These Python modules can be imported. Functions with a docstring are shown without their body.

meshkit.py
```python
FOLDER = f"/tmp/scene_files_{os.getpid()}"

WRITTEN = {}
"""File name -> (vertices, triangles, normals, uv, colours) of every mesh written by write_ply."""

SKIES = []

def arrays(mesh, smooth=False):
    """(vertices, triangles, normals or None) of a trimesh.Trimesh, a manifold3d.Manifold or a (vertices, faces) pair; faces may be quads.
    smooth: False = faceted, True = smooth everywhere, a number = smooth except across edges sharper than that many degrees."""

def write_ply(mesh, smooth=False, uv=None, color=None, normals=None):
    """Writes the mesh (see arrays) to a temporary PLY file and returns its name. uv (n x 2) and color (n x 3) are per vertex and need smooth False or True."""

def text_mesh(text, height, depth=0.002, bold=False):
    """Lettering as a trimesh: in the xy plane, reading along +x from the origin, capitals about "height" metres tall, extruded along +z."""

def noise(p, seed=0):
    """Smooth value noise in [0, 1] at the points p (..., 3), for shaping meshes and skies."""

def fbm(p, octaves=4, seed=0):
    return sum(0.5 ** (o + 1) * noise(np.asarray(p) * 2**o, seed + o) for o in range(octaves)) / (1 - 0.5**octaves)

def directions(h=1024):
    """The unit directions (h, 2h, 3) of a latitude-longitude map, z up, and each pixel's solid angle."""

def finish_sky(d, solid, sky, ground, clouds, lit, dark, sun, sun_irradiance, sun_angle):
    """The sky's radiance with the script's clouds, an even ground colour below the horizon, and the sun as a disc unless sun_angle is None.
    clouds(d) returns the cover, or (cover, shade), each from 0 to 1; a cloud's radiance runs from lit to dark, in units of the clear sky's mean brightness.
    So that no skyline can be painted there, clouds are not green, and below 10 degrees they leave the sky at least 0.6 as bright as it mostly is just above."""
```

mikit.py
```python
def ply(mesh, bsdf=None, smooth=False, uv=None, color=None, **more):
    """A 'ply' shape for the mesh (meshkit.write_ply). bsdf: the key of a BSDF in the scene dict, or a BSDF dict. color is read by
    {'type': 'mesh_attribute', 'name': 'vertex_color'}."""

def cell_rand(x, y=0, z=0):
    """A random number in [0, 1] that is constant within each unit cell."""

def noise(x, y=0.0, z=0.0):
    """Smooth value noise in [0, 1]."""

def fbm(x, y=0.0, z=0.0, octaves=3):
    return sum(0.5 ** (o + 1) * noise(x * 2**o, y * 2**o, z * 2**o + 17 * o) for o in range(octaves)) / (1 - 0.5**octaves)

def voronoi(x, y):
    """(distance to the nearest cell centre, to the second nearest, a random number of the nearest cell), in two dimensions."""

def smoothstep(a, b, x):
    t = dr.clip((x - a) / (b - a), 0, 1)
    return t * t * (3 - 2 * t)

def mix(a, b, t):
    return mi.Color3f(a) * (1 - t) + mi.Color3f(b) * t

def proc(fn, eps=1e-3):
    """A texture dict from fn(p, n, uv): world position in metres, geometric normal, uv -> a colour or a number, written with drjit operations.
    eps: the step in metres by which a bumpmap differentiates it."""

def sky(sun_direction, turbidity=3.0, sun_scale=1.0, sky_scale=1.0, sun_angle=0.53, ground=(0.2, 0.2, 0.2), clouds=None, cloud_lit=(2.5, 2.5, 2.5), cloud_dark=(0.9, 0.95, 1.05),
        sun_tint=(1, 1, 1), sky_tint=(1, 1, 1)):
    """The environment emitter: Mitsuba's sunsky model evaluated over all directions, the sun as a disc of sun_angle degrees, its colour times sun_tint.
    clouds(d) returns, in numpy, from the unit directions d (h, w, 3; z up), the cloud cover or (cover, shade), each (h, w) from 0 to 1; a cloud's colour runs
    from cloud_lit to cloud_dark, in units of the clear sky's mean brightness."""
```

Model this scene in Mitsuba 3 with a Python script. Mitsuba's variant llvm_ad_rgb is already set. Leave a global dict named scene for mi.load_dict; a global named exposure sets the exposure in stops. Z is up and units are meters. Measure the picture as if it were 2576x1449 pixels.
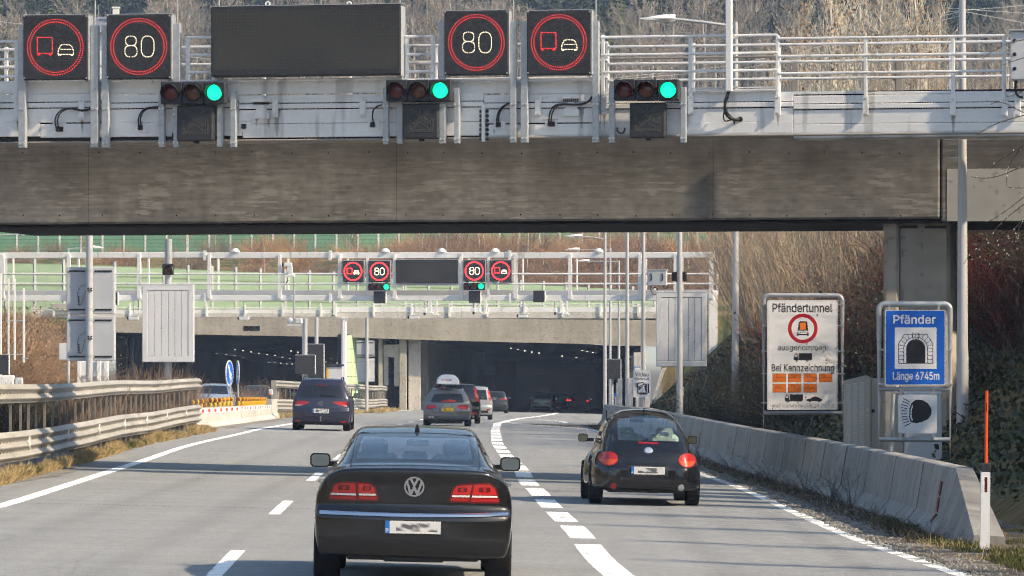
import math, random
import numpy as np, trimesh, drjit as dr, mitsuba as mi, mikit, meshkit
import shapely.geometry as sg
import shapely.affinity as sa
from mikit import noise, fbm, smoothstep, mix, cell_rand

T = mi.ScalarTransform4f
PI = math.pi
scene = {'type': 'scene'}
labels = {}
# ---------------------------------------------------------------- camera, sky, exposure
FU, HU, CU, H = 10948.0, 927.4, 1288.0, 2.05        # focal length, horizon row, centre column (in a 2576 px wide frame), eye height
scene['camera'] = {'type': 'perspective', 'fov': math.degrees(2 * math.atan(1288.0 / FU)), 'fov_axis': 'x', 'near_clip': 0.5, 'far_clip': 6000.0,
                   'principal_point_offset_y': -(HU - 724.5) / 1449.0,
                   'to_world': T().look_at(origin=[0, 0, H], target=[0, 10, H], up=[0, 0, 1])}
SUN_EL, SUN_BACK = math.radians(36), math.radians(24)
SUN = [math.cos(SUN_EL) * math.cos(SUN_BACK), -math.cos(SUN_EL) * math.sin(SUN_BACK), math.sin(SUN_EL)]
scene['sky'] = mikit.sky(SUN, turbidity=4, sun_angle=1.0, sky_scale=1.35, sun_tint=(0.92, 0.965, 1.03), ground=(0.15, 0.15, 0.14))
exposure = 2.28

# pale valley air: one closed box round everything
scene['air'] = {'type': 'homogeneous', 'albedo': {'type': 'rgb', 'value': [0.95, 0.95, 0.96]}, 'sigma_t': {'type': 'rgb', 'value': [0.00012, 0.00016, 0.00023]}}
scene['camera']['medium'] = {'type': 'ref', 'id': 'air'}
scene['haze'] = {'type': 'cube', 'to_world': T().translate([0, 200, 190]).scale([1800, 1900, 230]), 'bsdf': {'type': 'null'}, 'interior': {'type': 'ref', 'id': 'air'}}
labels['haze'] = {'label': 'thin blue grey haze in the valley air', 'kind': 'stuff'}

# ---------------------------------------------------------------- helpers
def key_for(name):
    k, i = name, 0
    while k in scene or k in labels:
        i += 1
        k = f'{name}_{i:03d}'
    return k

def tag(k, label=None, cat=None, group=None, kind=None):
    d = labels.setdefault(k, {})
    for a, b in (('label', label), ('category', cat), ('group', group), ('kind', kind)):
        if b: d[a] = b
    return k

def thing(name, label, cat, group=None):
    return tag(key_for(name), label, cat, group)

def norm_mesh(m):
    if hasattr(m, 'vertices'): return np.array(m.vertices, float), np.array(m.faces, int)
    v, f = np.asarray(m[0], float), np.asarray(m[1], int)
    if f.shape[1] == 4: f = np.vstack([f[:, [0, 1, 2]], f[:, [0, 2, 3]]])
    return v, f

def join(ms):
    vs, fs, n = [], [], 0
    for m in ms:
        v, f = norm_mesh(m)
        vs.append(v); fs.append(f + n); n += len(v)
    return np.vstack(vs), np.vstack(fs)

def add(name, mesh, mat, parent=None, smooth=False, label=None, cat=None, group=None, kind=None, **more):
    if isinstance(mesh, list): mesh = join(mesh)
    k = key_for(f'{parent}__{name}' if parent else name)
    scene[k] = mikit.ply(norm_mesh(mesh), mat, smooth, **more)
    if label or cat or group or kind: tag(k, label, cat, group, kind)
    return k

# primitives -------------------------------------------------------------
def _cbox_topo():
    pts = []
    for s in np.ndindex(2, 2, 2):
        s = np.array(s) * 2 - 1
        for a in range(3):
            p = s * 0.8; p[a] = s[a]; pts.append(p)
    pts = np.array(pts)
    h = trimesh.convex.convex_hull(pts, qhull_options='QJ Pp') if False else trimesh.Trimesh(pts).convex_hull
    return np.array(h.vertices), np.array(h.faces)
_CV, _CF = _cbox_topo()
_BV = np.array([[x, y, z] for x in (-1, 1) for y in (-1, 1) for z in (-1, 1)], float)
_BF = np.array([[0, 1, 3], [0, 3, 2], [4, 6, 7], [4, 7, 5], [0, 4, 5], [0, 5, 1], [2, 3, 7], [2, 7, 6], [0, 2, 6], [0, 6, 4], [1, 5, 7], [1, 7, 3]])

def bx(c, e1, e2, e3, hx, hy, hz, bev=0.0):
    """box with centre c, unit axes e1,e2,e3 and half sizes"""
    c, e1, e2, e3 = (np.asarray(a, float) for a in (c, e1, e2, e3))
    hs = np.array([hx, hy, hz])
    if bev > 0:
        b = min(bev, 0.45 * 2 * min(hs))
        v = np.where(np.abs(_CV) > 0.9, np.sign(_CV) * hs, np.sign(_CV) * (hs - b)); f = _CF
    else:
        v, f = _BV * hs, _BF
    if np.dot(np.cross(e1, e2), e3) < 0: f = f[:, ::-1]
    return c + v[:, :1] * e1 + v[:, 1:2] * e2 + v[:, 2:] * e3, f

EX, EY, EZ = np.eye(3)
def abox(x0, x1, y0, y1, z0, z1, bev=0.0):
    return bx([(x0 + x1) / 2, (y0 + y1) / 2, (z0 + z1) / 2], EX, EY, EZ, abs(x1 - x0) / 2, abs(y1 - y0) / 2, abs(z1 - z0) / 2, bev)

def segs(p0, p1, r0, r1, sides=3, cap=False):
    """many tapered prisms at once"""
    p0, p1 = np.atleast_2d(p0).astype(float), np.atleast_2d(p1).astype(float)
    n = len(p0)
    r0, r1 = np.broadcast_to(r0, n), np.broadcast_to(r1, n)
    d = p1 - p0
    d /= np.linalg.norm(d, axis=1, keepdims=True) + 1e-12
    a = np.cross(d, np.where(np.abs(d[:, 2:]) < 0.9, [0, 0, 1.0], [1.0, 0, 0])); a /= np.linalg.norm(a, axis=1, keepdims=True) + 1e-12
    b = np.cross(d, a)
    t = np.arange(sides) * 2 * PI / sides
    ring = np.cos(t)[None, :, None] * a[:, None] + np.sin(t)[None, :, None] * b[:, None]
    v = np.concatenate([p0[:, None] + r0[:, None, None] * ring, p1[:, None] + r1[:, None, None] * ring], 1)
    i = np.arange(sides); j = (i + 1) % sides
    q = np.stack([i, j, j + sides, i + sides], 1)
    f = np.vstack([q[:, [0, 1, 2]], q[:, [0, 2, 3]]])
    if cap:
        k = np.arange(1, sides - 1)
        f = np.vstack([f, np.stack([k * 0, k + 1, k], 1), np.stack([k * 0, k, k + 1], 1) + sides])
    F = (f[None] + (np.arange(n) * 2 * sides)[:, None, None]).reshape(-1, 3)
    return v.reshape(-1, 3), F

def tube(pts, r, sides=8, cap=True):
    """polyline tube, joined rings; r scalar or list"""
    p = np.asarray(pts, float); n = len(p)
    r = np.broadcast_to(np.asarray(r, float), (n,))
    t = np.gradient(p, axis=0); t /= np.linalg.norm(t, axis=1, keepdims=True) + 1e-12
    ref = np.array([0, 0, 1.0]) if abs(t[:, 2]).mean() < 0.8 else np.array([1.0, 0, 0])
    a = np.cross(t, ref); a /= np.linalg.norm(a, axis=1, keepdims=True) + 1e-12
    b = np.cross(t, a)
    th = np.arange(sides) * 2 * PI / sides
    v = (p[:, None] + r[:, None, None] * (np.cos(th)[None, :, None] * a[:, None] + np.sin(th)[None, :, None] * b[:, None])).reshape(-1, 3)
    F = []
    i, j = np.meshgrid(np.arange(n - 1), np.arange(sides), indexing='ij'); i, j = i.ravel(), j.ravel()
    q = np.stack([i * sides + j, i * sides + (j + 1) % sides, (i + 1) * sides + (j + 1) % sides, (i + 1) * sides + j], 1)
    F = [q[:, [0, 1, 2]], q[:, [0, 2, 3]]]
    if cap:
        k = np.arange(1, sides - 1)
        F += [np.stack([k * 0, k + 1, k], 1), np.stack([k * 0, k, k + 1], 1) + (n - 1) * sides]
    return v, np.vstack(F)

def lathe(prof, c, axis, sides=24):
    """profile [(r, h)...] revolved round axis through c"""
    axis = np.asarray(axis, float); axis /= np.linalg.norm(axis)
    a = np.cross(axis, [0, 0, 1.0] if abs(axis[2]) < 0.9 else [1.0, 0, 0]); a /= np.linalg.norm(a); b = np.cross(axis, a)
    pr = np.asarray(prof, float); n = len(pr)
    th = np.arange(sides) * 2 * PI / sides
    v = (np.asarray(c, float) + pr[:, 1][:, None, None] * axis + pr[:, 0][:, None, None] * (np.cos(th)[None, :, None] * a + np.sin(th)[None, :, None] * b)).reshape(-1, 3)
    i, j = np.meshgrid(np.arange(n - 1), np.arange(sides), indexing='ij'); i, j = i.ravel(), j.ravel()
    q = np.stack([i * sides + j, i * sides + (j + 1) % sides, (i + 1) * sides + (j + 1) % sides, (i + 1) * sides + j], 1)
    return v, np.vstack([q[:, [0, 1, 2]], q[:, [0, 2, 3]]])

def extrude(poly, o, e1, e2, n, d0, d1):
    """shapely polygon in the frame (o, e1, e2) extruded from d0 to d1 along n"""
    out = []
    for g in getattr(poly, 'geoms', [poly]):
        if g.is_empty or g.area < 1e-9: continue
        m = trimesh.creation.extrude_polygon(g, d1 - d0, engine='earcut')
        v = np.array(m.vertices); f = np.array(m.faces)
        if np.dot(np.cross(e1, e2), n) < 0: f = f[:, ::-1]
        out.append((np.asarray(o) + v[:, :1] * e1 + v[:, 1:2] * e2 + (v[:, 2:] + d0) * n, f))
    return join(out)

def grid_mesh(X, Y, Z):
    ny, nx = X.shape
    v = np.stack([X, Y, Z], -1).reshape(-1, 3)
    i, j = np.meshgrid(np.arange(ny - 1), np.arange(nx - 1), indexing='ij'); i, j = i.ravel(), j.ravel()
    q = np.stack([i * nx + j, i * nx + j + 1, (i + 1) * nx + j + 1, (i + 1) * nx + j], 1)
    return v, q

class Plane:
    """upright plane Y = Y0 + m X; coordinates: column/row of the 2576 px frame where it is seen, d = metres towards the viewer"""
    def __init__(s, Y0, m=0.0):
        s.Y0, s.m = Y0, m
        k = math.hypot(1, m)
        s.e = np.array([1, m, 0]) / k; s.n = np.array([m, -1, 0]) / k
    def pt(s, u, v, d=0.0):
        t = (u - CU) / FU; Y = s.Y0 / (1 - s.m * t)
        return np.array([t * Y, Y, H - (v - HU) * Y / FU]) + s.n * d
    def per(s, u):       # metres per frame pixel
        return s.Y0 / (1 - s.m * (u - CU) / FU) / FU
    def box(s, u0, v0, u1, v1, d0, d1, bev=0.0):
        uc = (u0 + u1) / 2
        a, b = s.pt(u0, v0), s.pt(u1, v0)
        z0, z1 = s.pt(uc, v1)[2], s.pt(uc, v0)[2]
        c = (a + b) / 2; c[2] = (z0 + z1) / 2
        return bx(c + s.n * (d0 + d1) / 2, s.e, s.n, EZ, np.linalg.norm((b - a)[:2]) / 2, abs(d1 - d0) / 2, abs(z1 - z0) / 2, bev)
    def tube(s, pts, r, sides=8):
        return tube([s.pt(*p) for p in pts], r, sides)
    def poly(s, pts, d0, d1, holes=None):
        o = s.pt(pts[0][0], pts[0][1])
        loc = lambda ps: [((s.pt(*p) - o) @ s.e, (s.pt(*p) - o)[2]) for p in ps]
        return extrude(sg.Polygon(loc(pts), [loc(h) for h in (holes or [])]).buffer(0), o, s.e, EZ, s.n, d0, d1)
    def shape(s, u, v, poly, d0, d1):
        """polygon in metres (x right, z up) about the point seen at u, v"""
        return extrude(poly, s.pt(u, v), s.e, EZ, s.n, d0, d1)
    def text(s, txt, u0, vb, u1, vt, d, depth=0.003, bold=False):
        """lettering from u0 to u1, baseline vb, capitals up to vt"""
        a, b = s.pt(u0, vb, d), s.pt(u1, vb, d)
        h = s.pt((u0 + u1) / 2, vt)[2] - s.pt((u0 + u1) / 2, vb)[2]
        m = meshkit.text_mesh(txt, h, depth, bold)
        w = np.array(m.vertices); lo, hi = w[:, 0].min(), w[:, 0].max()
        x = (w[:, 0] - lo) / (hi - lo) * np.linalg.norm((b - a)[:2])
        return a + x[:, None] * s.e + w[:, 1:2] * EZ + w[:, 2:] * s.n, np.array(m.faces)

def disc(cx, cy, r, n=32): return sg.Point(cx, cy).buffer(r, quad_segs=n // 4)
def rect(x0, y0, x1, y1): return sg.box(min(x0, x1), min(y0, y1), max(x0, x1), max(y0, y1))
def rrect(x0, y0, x1, y1, r): return rect(x0 + r, y0 + r, x1 - r, y1 - r).buffer(r, quad_segs=4)

# ---------------------------------------------------------------- materials
def col(c): return {'type': 'rgb', 'value': list(map(float, c))}
def mat(k, c, rough=0.6, metal=0.0, spec=0.4, two=True, coat=0.0, **more):
    d = {'type': 'principled', 'base_color': c if isinstance(c, dict) else col(c), 'roughness': rough, 'metallic': metal, 'specular': spec, **more}
    if coat: d.update(clearcoat=coat, clearcoat_gloss=0.97)
    scene[k] = {'type': 'twosided', 'bsdf': d} if two else d
    return k
def dif(k, c):
    scene[k] = {'type': 'twosided', 'bsdf': {'type': 'diffuse', 'reflectance': c if isinstance(c, dict) else col(c)}}
    return k

def f_asphalt(p, n, uv):
    g = fbm(p.x * 9, p.y * 9, 0.0, 3)
    fine = noise(p.x * 55, p.y * 30, 0.0)
    streak = fbm(p.x * 3.1, p.y * 0.05 + 3, 0.0, 3)
    tr = smoothstep(.35, .0, dr.abs(dr.abs(p.x + 0.9 - 3.9 * dr.round((p.x + 0.9) / 3.9)) - 0.78)) * (.5 + noise(p.x * .7, p.y * .03, 3.0))
    crack = smoothstep(.012, .0, dr.abs(fbm(p.x * .6, p.y * .12, 21.0, 4) - .5)) * smoothstep(.5, .6, noise(p.x * .2, p.y * .03, 8.0))
    big = fbm(p.x * 0.25, p.y * 0.06, 5.0, 3)
    crossw = fbm(p.x * 0.15, p.y * 1.3, 9.0, 2)
    v = 0.212 * (0.72 + 0.20 * g + 0.20 * fine + 0.16 * (streak - 0.3) + 0.16 * (big - 0.4) + 0.14 * (crossw - 0.5)) * (1 - .10 * tr) * (1 - .10 * crack)
    return mix((0.97, 1.0, 1.02), (0.99, 1.0, 0.99), big) * v
mat('m_asphalt', mikit.proc(f_asphalt), 0.8, spec=0.25)
def f_marking(p, n, uv):
    w = fbm(p.x * 7, p.y * 5, 0.0, 4); w2 = noise(p.x * 40, p.y * 25, 2.0)
    worn = smoothstep(0.62, 0.72, w + 0.15 * (w2 - 0.5))
    return mix((0.78, 0.78, 0.76), (0.26, 0.26, 0.25), worn * 0.8)
mat('m_marking', mikit.proc(f_marking), 0.7, spec=0.3)
def f_edge(p, n, uv):
    w = fbm(p.x * 5, p.y * 3, 0.0, 4); w2 = noise(p.x * 30, p.y * 12, 2.0)
    return mix((0.66, 0.66, 0.64), (0.20, 0.20, 0.19), smoothstep(0.50, 0.70, w + 0.3 * (w2 - 0.5)))
mat('m_marking_worn', mikit.proc(f_edge), 0.7, spec=0.3)
def f_ground(p, n, uv):
    a = fbm(p.x * 0.6, p.y * 0.6, 0.0, 4); b = fbm(p.x * 6, p.y * 6, 1.0, 3)
    c = mix((0.20, 0.155, 0.085), (0.085, 0.10, 0.045), smoothstep(0.4, 0.65, a))
    return c * (0.55 + 0.9 * b)
dif('m_ground', mikit.proc(f_ground))
def f_dirt(p, n, uv):
    a = fbm(p.x * 3, p.y * 3, 0.0, 4); b = noise(p.x * 28, p.y * 28, 1.0)
    return mix((0.13, 0.115, 0.095), (0.24, 0.23, 0.21), smoothstep(0.45, 0.7, a)) * (0.65 + 0.7 * b)
dif('m_dirt', mikit.proc(f_dirt))
def f_gravel(p, n, uv):
    a = fbm(p.x * 2, p.y * 2, 0.0, 4); b = noise(p.x * 22, p.y * 18, 1.0)
    return mix((0.20, 0.195, 0.185), (0.34, 0.325, 0.30), a) * (0.7 + 0.6 * b)
dif('m_gravel', mikit.proc(f_gravel))

mat('m_seam', (0.05, 0.05, 0.05), .9)
def concrete(k, lo, hi, board=0.0, drip=0.3, ky=0.31):
    def f(p, n, uv):
        s = p.x + p.y * ky
        a = fbm(s * 0.55, p.z * 0.8, 0.0, 4); b = fbm(s * 5, p.z * 7, 1.0, 3)
        d = fbm(s * 3.2, p.z * 0.25, 4.0, 3)
        bo = noise(s * 0.8, p.z * 9.0, 7.0) - 0.5
        pit = smoothstep(0.80, 0.86, noise(s * 9, p.z * 9, 3.0))
        t = dr.clip(0.45 * a + 0.25 * b + drip * (d - 0.5) + 0.18 + board * bo, 0, 1)
        return mix(lo, hi, t) * (1 - 0.25 * pit)
    return mat(k, mikit.proc(f), 0.85, spec=0.2)
def f_beam(p, n, uv):
    s = p.x + p.y * 0.2
    a = fbm(s * 0.30, p.z * 0.7, 0.0, 3)                        # big tone changes
    b = fbm(s * 1.5, p.z * 30.0, 3.0, 3)                        # board grain
    e = fbm(s * 7.0, p.z * 12.0, 8.0, 4)                         # mottling
    sc = smoothstep(0.52, 0.62, fbm(s * 3.4, p.z * 24.0, 5.0, 4)) * smoothstep(.38, .55, fbm(s * 1.6, p.z * 2.6, 2.0, 3)) * (1 - .55 * smoothstep(.5, .62, fbm(s * 5.0, p.z * 1.2, 31.0, 2)))   # pale scrapes along the boards
    run = fbm(s * 4.0, p.z * 0.35, 12.0, 3)                     # water runs
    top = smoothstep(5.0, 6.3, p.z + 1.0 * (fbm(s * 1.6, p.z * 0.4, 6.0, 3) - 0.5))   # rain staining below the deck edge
    t = dr.clip(0.10 + 0.35 * a + 0.40 * (b - 0.25) + 0.55 * (e - 0.4) + 0.40 * (run - 0.5), 0, 1)
    k = mix((0.105, 0.098, 0.09), (0.32, 0.302, 0.282), t)
    k = mix(k, (0.38, 0.365, 0.345), 0.45 * sc)
    joint = smoothstep(0.010, 0.0, dr.abs(s / 5.6 - dr.floor(s / 5.6) - 0.5) * 5.6 - 0.004) * 0.35
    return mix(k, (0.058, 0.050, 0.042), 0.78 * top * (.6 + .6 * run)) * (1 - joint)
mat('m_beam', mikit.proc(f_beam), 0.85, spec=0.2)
mat('m_soffit_shade', (0.035, 0.032, 0.03), 0.9)  # concrete coloured near black, painting in the shade under the beam
concrete('m_concrete', (0.22, 0.20, 0.165), (0.52, 0.48, 0.41), 0.1, 0.3)
concrete('m_concrete_pale', (0.40, 0.385, 0.36), (0.66, 0.63, 0.59), 0.0, 0.35)
concrete('m_concrete_light', (0.27, 0.262, 0.25), (0.50, 0.485, 0.46), 0.0, 0.45, 0.9)
concrete('m_barrier', (0.13, 0.126, 0.12), (0.34, 0.328, 0.31), 0.0, 0.55, 1.6)
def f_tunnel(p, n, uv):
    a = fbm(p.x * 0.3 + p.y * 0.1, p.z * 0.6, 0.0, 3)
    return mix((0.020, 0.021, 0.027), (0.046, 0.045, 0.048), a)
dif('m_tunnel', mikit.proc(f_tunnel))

def f_white_metal(p, n, uv):
    s = p.x + p.y * 0.2
    a = fbm(s * 0.7, p.z * 1.1, 0.0, 4); d = fbm(s * 5.5, p.z * 0.55, 2.0, 3); g = noise(s * 40, p.z * 40, 1.0)
    dirt = smoothstep(0.60, 0.80, d) * smoothstep(0.35, 0.6, a)
    return mix((0.84, 0.84, 0.85), (0.73, 0.72, 0.71), a) * (0.96 + 0.08 * g) * (1 - 0.35 * dirt)
mat('m_white_metal', mikit.proc(f_white_metal), 0.45, spec=0.45)
def f_galv(p, n, uv):
    a = noise(p.x * 26 + p.y * 17, p.z * 26, 0.0); b = fbm(p.x * 3, p.z * 1.5, 1.0, 3)
    return mix((0.36, 0.39, 0.42), (0.55, 0.57, 0.60), 0.6 * a + 0.4 * b)
mat('m_galv', mikit.proc(f_galv), 0.45, metal=0.35)
def f_rail(p, n, uv):
    a = fbm(p.x * 2 + p.y * 0.6, p.z * 5, 0.0, 4); b = fbm(p.y * 0.25, p.x, 4.0, 3)
    return mix((0.29, 0.275, 0.25), (0.44, 0.42, 0.385), a) * (0.85 + 0.25 * b)
mat('m_rail', mikit.proc(f_rail), 0.5, metal=0.15)
mat('m_post', mikit.proc(lambda p, n, uv: mix((0.13, 0.12, 0.105), (0.24, 0.225, 0.20), noise(p.x * 8 + p.y * 9, p.y * 3, p.z * 6))), .6)
mat('m_pole', mikit.proc(lambda p, n, uv: mix((0.47, 0.48, 0.50), (0.62, 0.62, 0.64), fbm(p.x * 8, p.y * 8, p.z * 0.8, 3))), 0.45, metal=0.2)
mat('m_lamp_white', (0.80, 0.80, 0.79), 0.35)
mat('m_lamp_glass', (0.55, 0.57, 0.58), 0.15)
mat('m_dark_housing', mikit.proc(lambda p, n, uv: mix((0.026, 0.028, 0.034), (0.042, 0.044, 0.052), noise(p.x * 30, p.z * 30, 0.0))), 0.55, spec=0.35)
mat('m_black', (0.012, 0.012, 0.013), 0.5)
mat('m_black_gloss', (0.012, 0.012, 0.014), 0.12)
mat('m_rubber', (0.018, 0.018, 0.018), 0.85, spec=0.15)
mat('m_cable', (0.015, 0.015, 0.016), 0.5)
mat('m_screen', mikit.proc(lambda p, n, uv: mix((0.028, 0.027, 0.026), (0.055, 0.053, 0.050), fbm(p.x * 0.8, p.z * 1.2, 0.0, 3))), 0.5)
mat('m_led_off', (0.085, 0.083, 0.080), 0.4)
mat('m_lens_red', (0.10, 0.006, 0.008), 0.15, coat=0.5)
mat('m_lens_amber', (0.10, 0.028, 0.008), 0.15, coat=0.5)
mat('m_lens_green', (0.006, 0.07, 0.06), 0.15, coat=0.5)
mat('m_lens_lit', (0.02, 0.25, 0.12), 0.3)
mat('m_led', (0.05, 0.05, 0.05), 0.4)
mat('m_bolt', (0.62, 0.62, 0.60), 0.35, metal=0.7)
mat('m_panel_grey', mikit.proc(lambda p, n, uv: mix((0.40, 0.42, 0.46), (0.50, 0.52, 0.56), fbm(p.x * 1.5, p.z * 1.5, 0.0, 3))), 0.5)
mat('m_panel_pale', mikit.proc(lambda p, n, uv: mix((0.56, 0.57, 0.60), (0.66, 0.67, 0.70), fbm(p.x * 1.2, p.z * 1.2, 0.0, 3))), 0.45)
mat('m_cabinet', mikit.proc(lambda p, n, uv: mix((0.36, 0.345, 0.315), (0.46, 0.44, 0.40), fbm(p.x * 3 + p.y, p.z * 1.5, 0.0, 3))), 0.55)
mat('m_sign_white', mikit.proc(lambda p, n, uv: mix((0.86, 0.87, 0.90), (0.82, 0.82, 0.85), fbm(p.x * 3, p.z * 3, 0.0, 4))), 0.4)
mat('m_sign_blue', (0.012, 0.13, 0.62), 0.35)
mat('m_sign_blue2', (0.02, 0.16, 0.55), 0.35)
mat('m_sign_black', (0.018, 0.018, 0.022), 0.45)
mat('m_sign_red', (0.50, 0.018, 0.030), 0.4)
mat('m_sign_orange', (0.85, 0.20, 0.02), 0.4)
mat('m_lettering_white', (0.80, 0.81, 0.83), 0.4)
mat('m_orange', (0.80, 0.10, 0.015), 0.45)
mat('m_yellow', (0.80, 0.45, 0.02), 0.45)
mat('m_amber_lens', (0.75, 0.24, 0.01), 0.2, coat=0.4)
mat('m_amber_dark', (0.28, 0.075, 0.008), 0.2, coat=0.4)
mat('m_red_stripe', (0.72, 0.07, 0.035), 0.5)
mat('m_dark_red', (0.10, 0.008, 0.010), 0.4)
def green_panel(k, a, b, fz):
    def f(p, n, uv):
        w = fbm(p.x * 0.5, p.z * 0.8, 0.0, 4)
        return mix(a, b, w) * (0.90 + 0.14 * noise(p.x * 0.3, p.z * fz, 1.0))
    return mat(k, mikit.proc(f), 0.6)
green_panel('m_green_dark', (0.10, 0.24, 0.145), (0.14, 0.31, 0.19), 9.0)
green_panel('m_green_light', (0.215, 0.325, 0.215), (0.29, 0.41, 0.28), 6.0)
mat('m_green_groove_shade', (0.13, 0.20, 0.115), .7)  # backing panel green darkened to stand in for shade between the ribs
mat('m_green_dark_groove_shade', (0.055, 0.13, 0.08), .7)  # same painted groove shade for the dark green barrier
green_panel('m_green_tile', (0.44, 0.60, 0.38), (0.56, 0.70, 0.49), 3.0)
mat('m_brown_panel', (0.20, 0.055, 0.02), 0.6)
mat('m_baluster', (0.30, 0.27, 0.24), 0.6)
mat('m_tan_rail', mikit.proc(lambda p, n, uv: mix((0.36, 0.32, 0.27), (0.48, 0.44, 0.38), fbm(p.x * 1.5, p.z * 4, 0.0, 3))), 0.6)

# ---------------------------------------------------------------- ground shape
def z_road(x, y):
    """2.2 % crossfall, then a fall towards the tunnel"""
    return -0.022 * (np.asarray(x) + 1.0) - 0.0062 * np.maximum(np.asarray(y) - 138.0, 0.0)
FOOT = np.array([(-60, 12), (30, 10.0), (45, 8.4), (56, 7.4), (87, 6.2), (120, 5.7), (190, 5.2), (260, 7.2), (320, 10.8), (400, 13)])
def z_ground(x, y):
    x, y = np.asarray(x, float), np.asarray(y, float)
    p3 = np.stack(np.broadcast_arrays(x, y, 0 * x), -1)
    nz = meshkit.fbm(p3 * 0.22, 3, 3) - 0.5
    base = z_road(np.clip(x, -34, 9), np.clip(y, -60, 330)) - 0.03
    s = np.maximum(x - np.interp(y, FOOT[:, 0], FOOT[:, 1]), 0)
    right = np.where(s < 8.0, 0.86 * s, 6.9 + 0.10 * (s - 8.0)) * np.clip((y + 10) / 40, 0.1, 1)
    l = np.maximum(-31.5 - x + np.interp(y, [150, 260, 320], [6, 2, 0]) * 0, 0)
    left = np.where(l < 14, 0.55 * l, 7.7 + 0.12 * (l - 14))
    z = base + np.maximum(right, left) + nz * np.clip(np.maximum(s, l), 0, 3) * 0.35
    far = np.interp(y, [322, 345, 425, 465, 520, 560, 700, 900, 1300, 2500], [6.0, 6.2, 7.0, 12.0, 15.6, 19.5, 45, 92, 190, 300]) + nz * np.clip((y - 425) / 40, 0, 6) * 0.6
    z = np.where(y > 321, np.maximum(far, z), z)
    back = np.interp(-y, [180, 500, 1600], [0, 34, 160]) + np.interp(np.abs(x), [120, 500, 1500], [0, 40, 160])
    return z + back

def g(u, v, lift=0.0):
    """the road point seen at column u, row v"""
    y = 100.0
    for _ in range(60):
        x = (u - CU) * y / FU
        y = 0.5 * y + 0.5 * min(900.0, (H - float(z_road(x, y))) * FU / (v - HU))
    return np.array([(u - CU) * y / FU, y, float(z_road((u - CU) * y / FU, y)) + lift])

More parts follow.
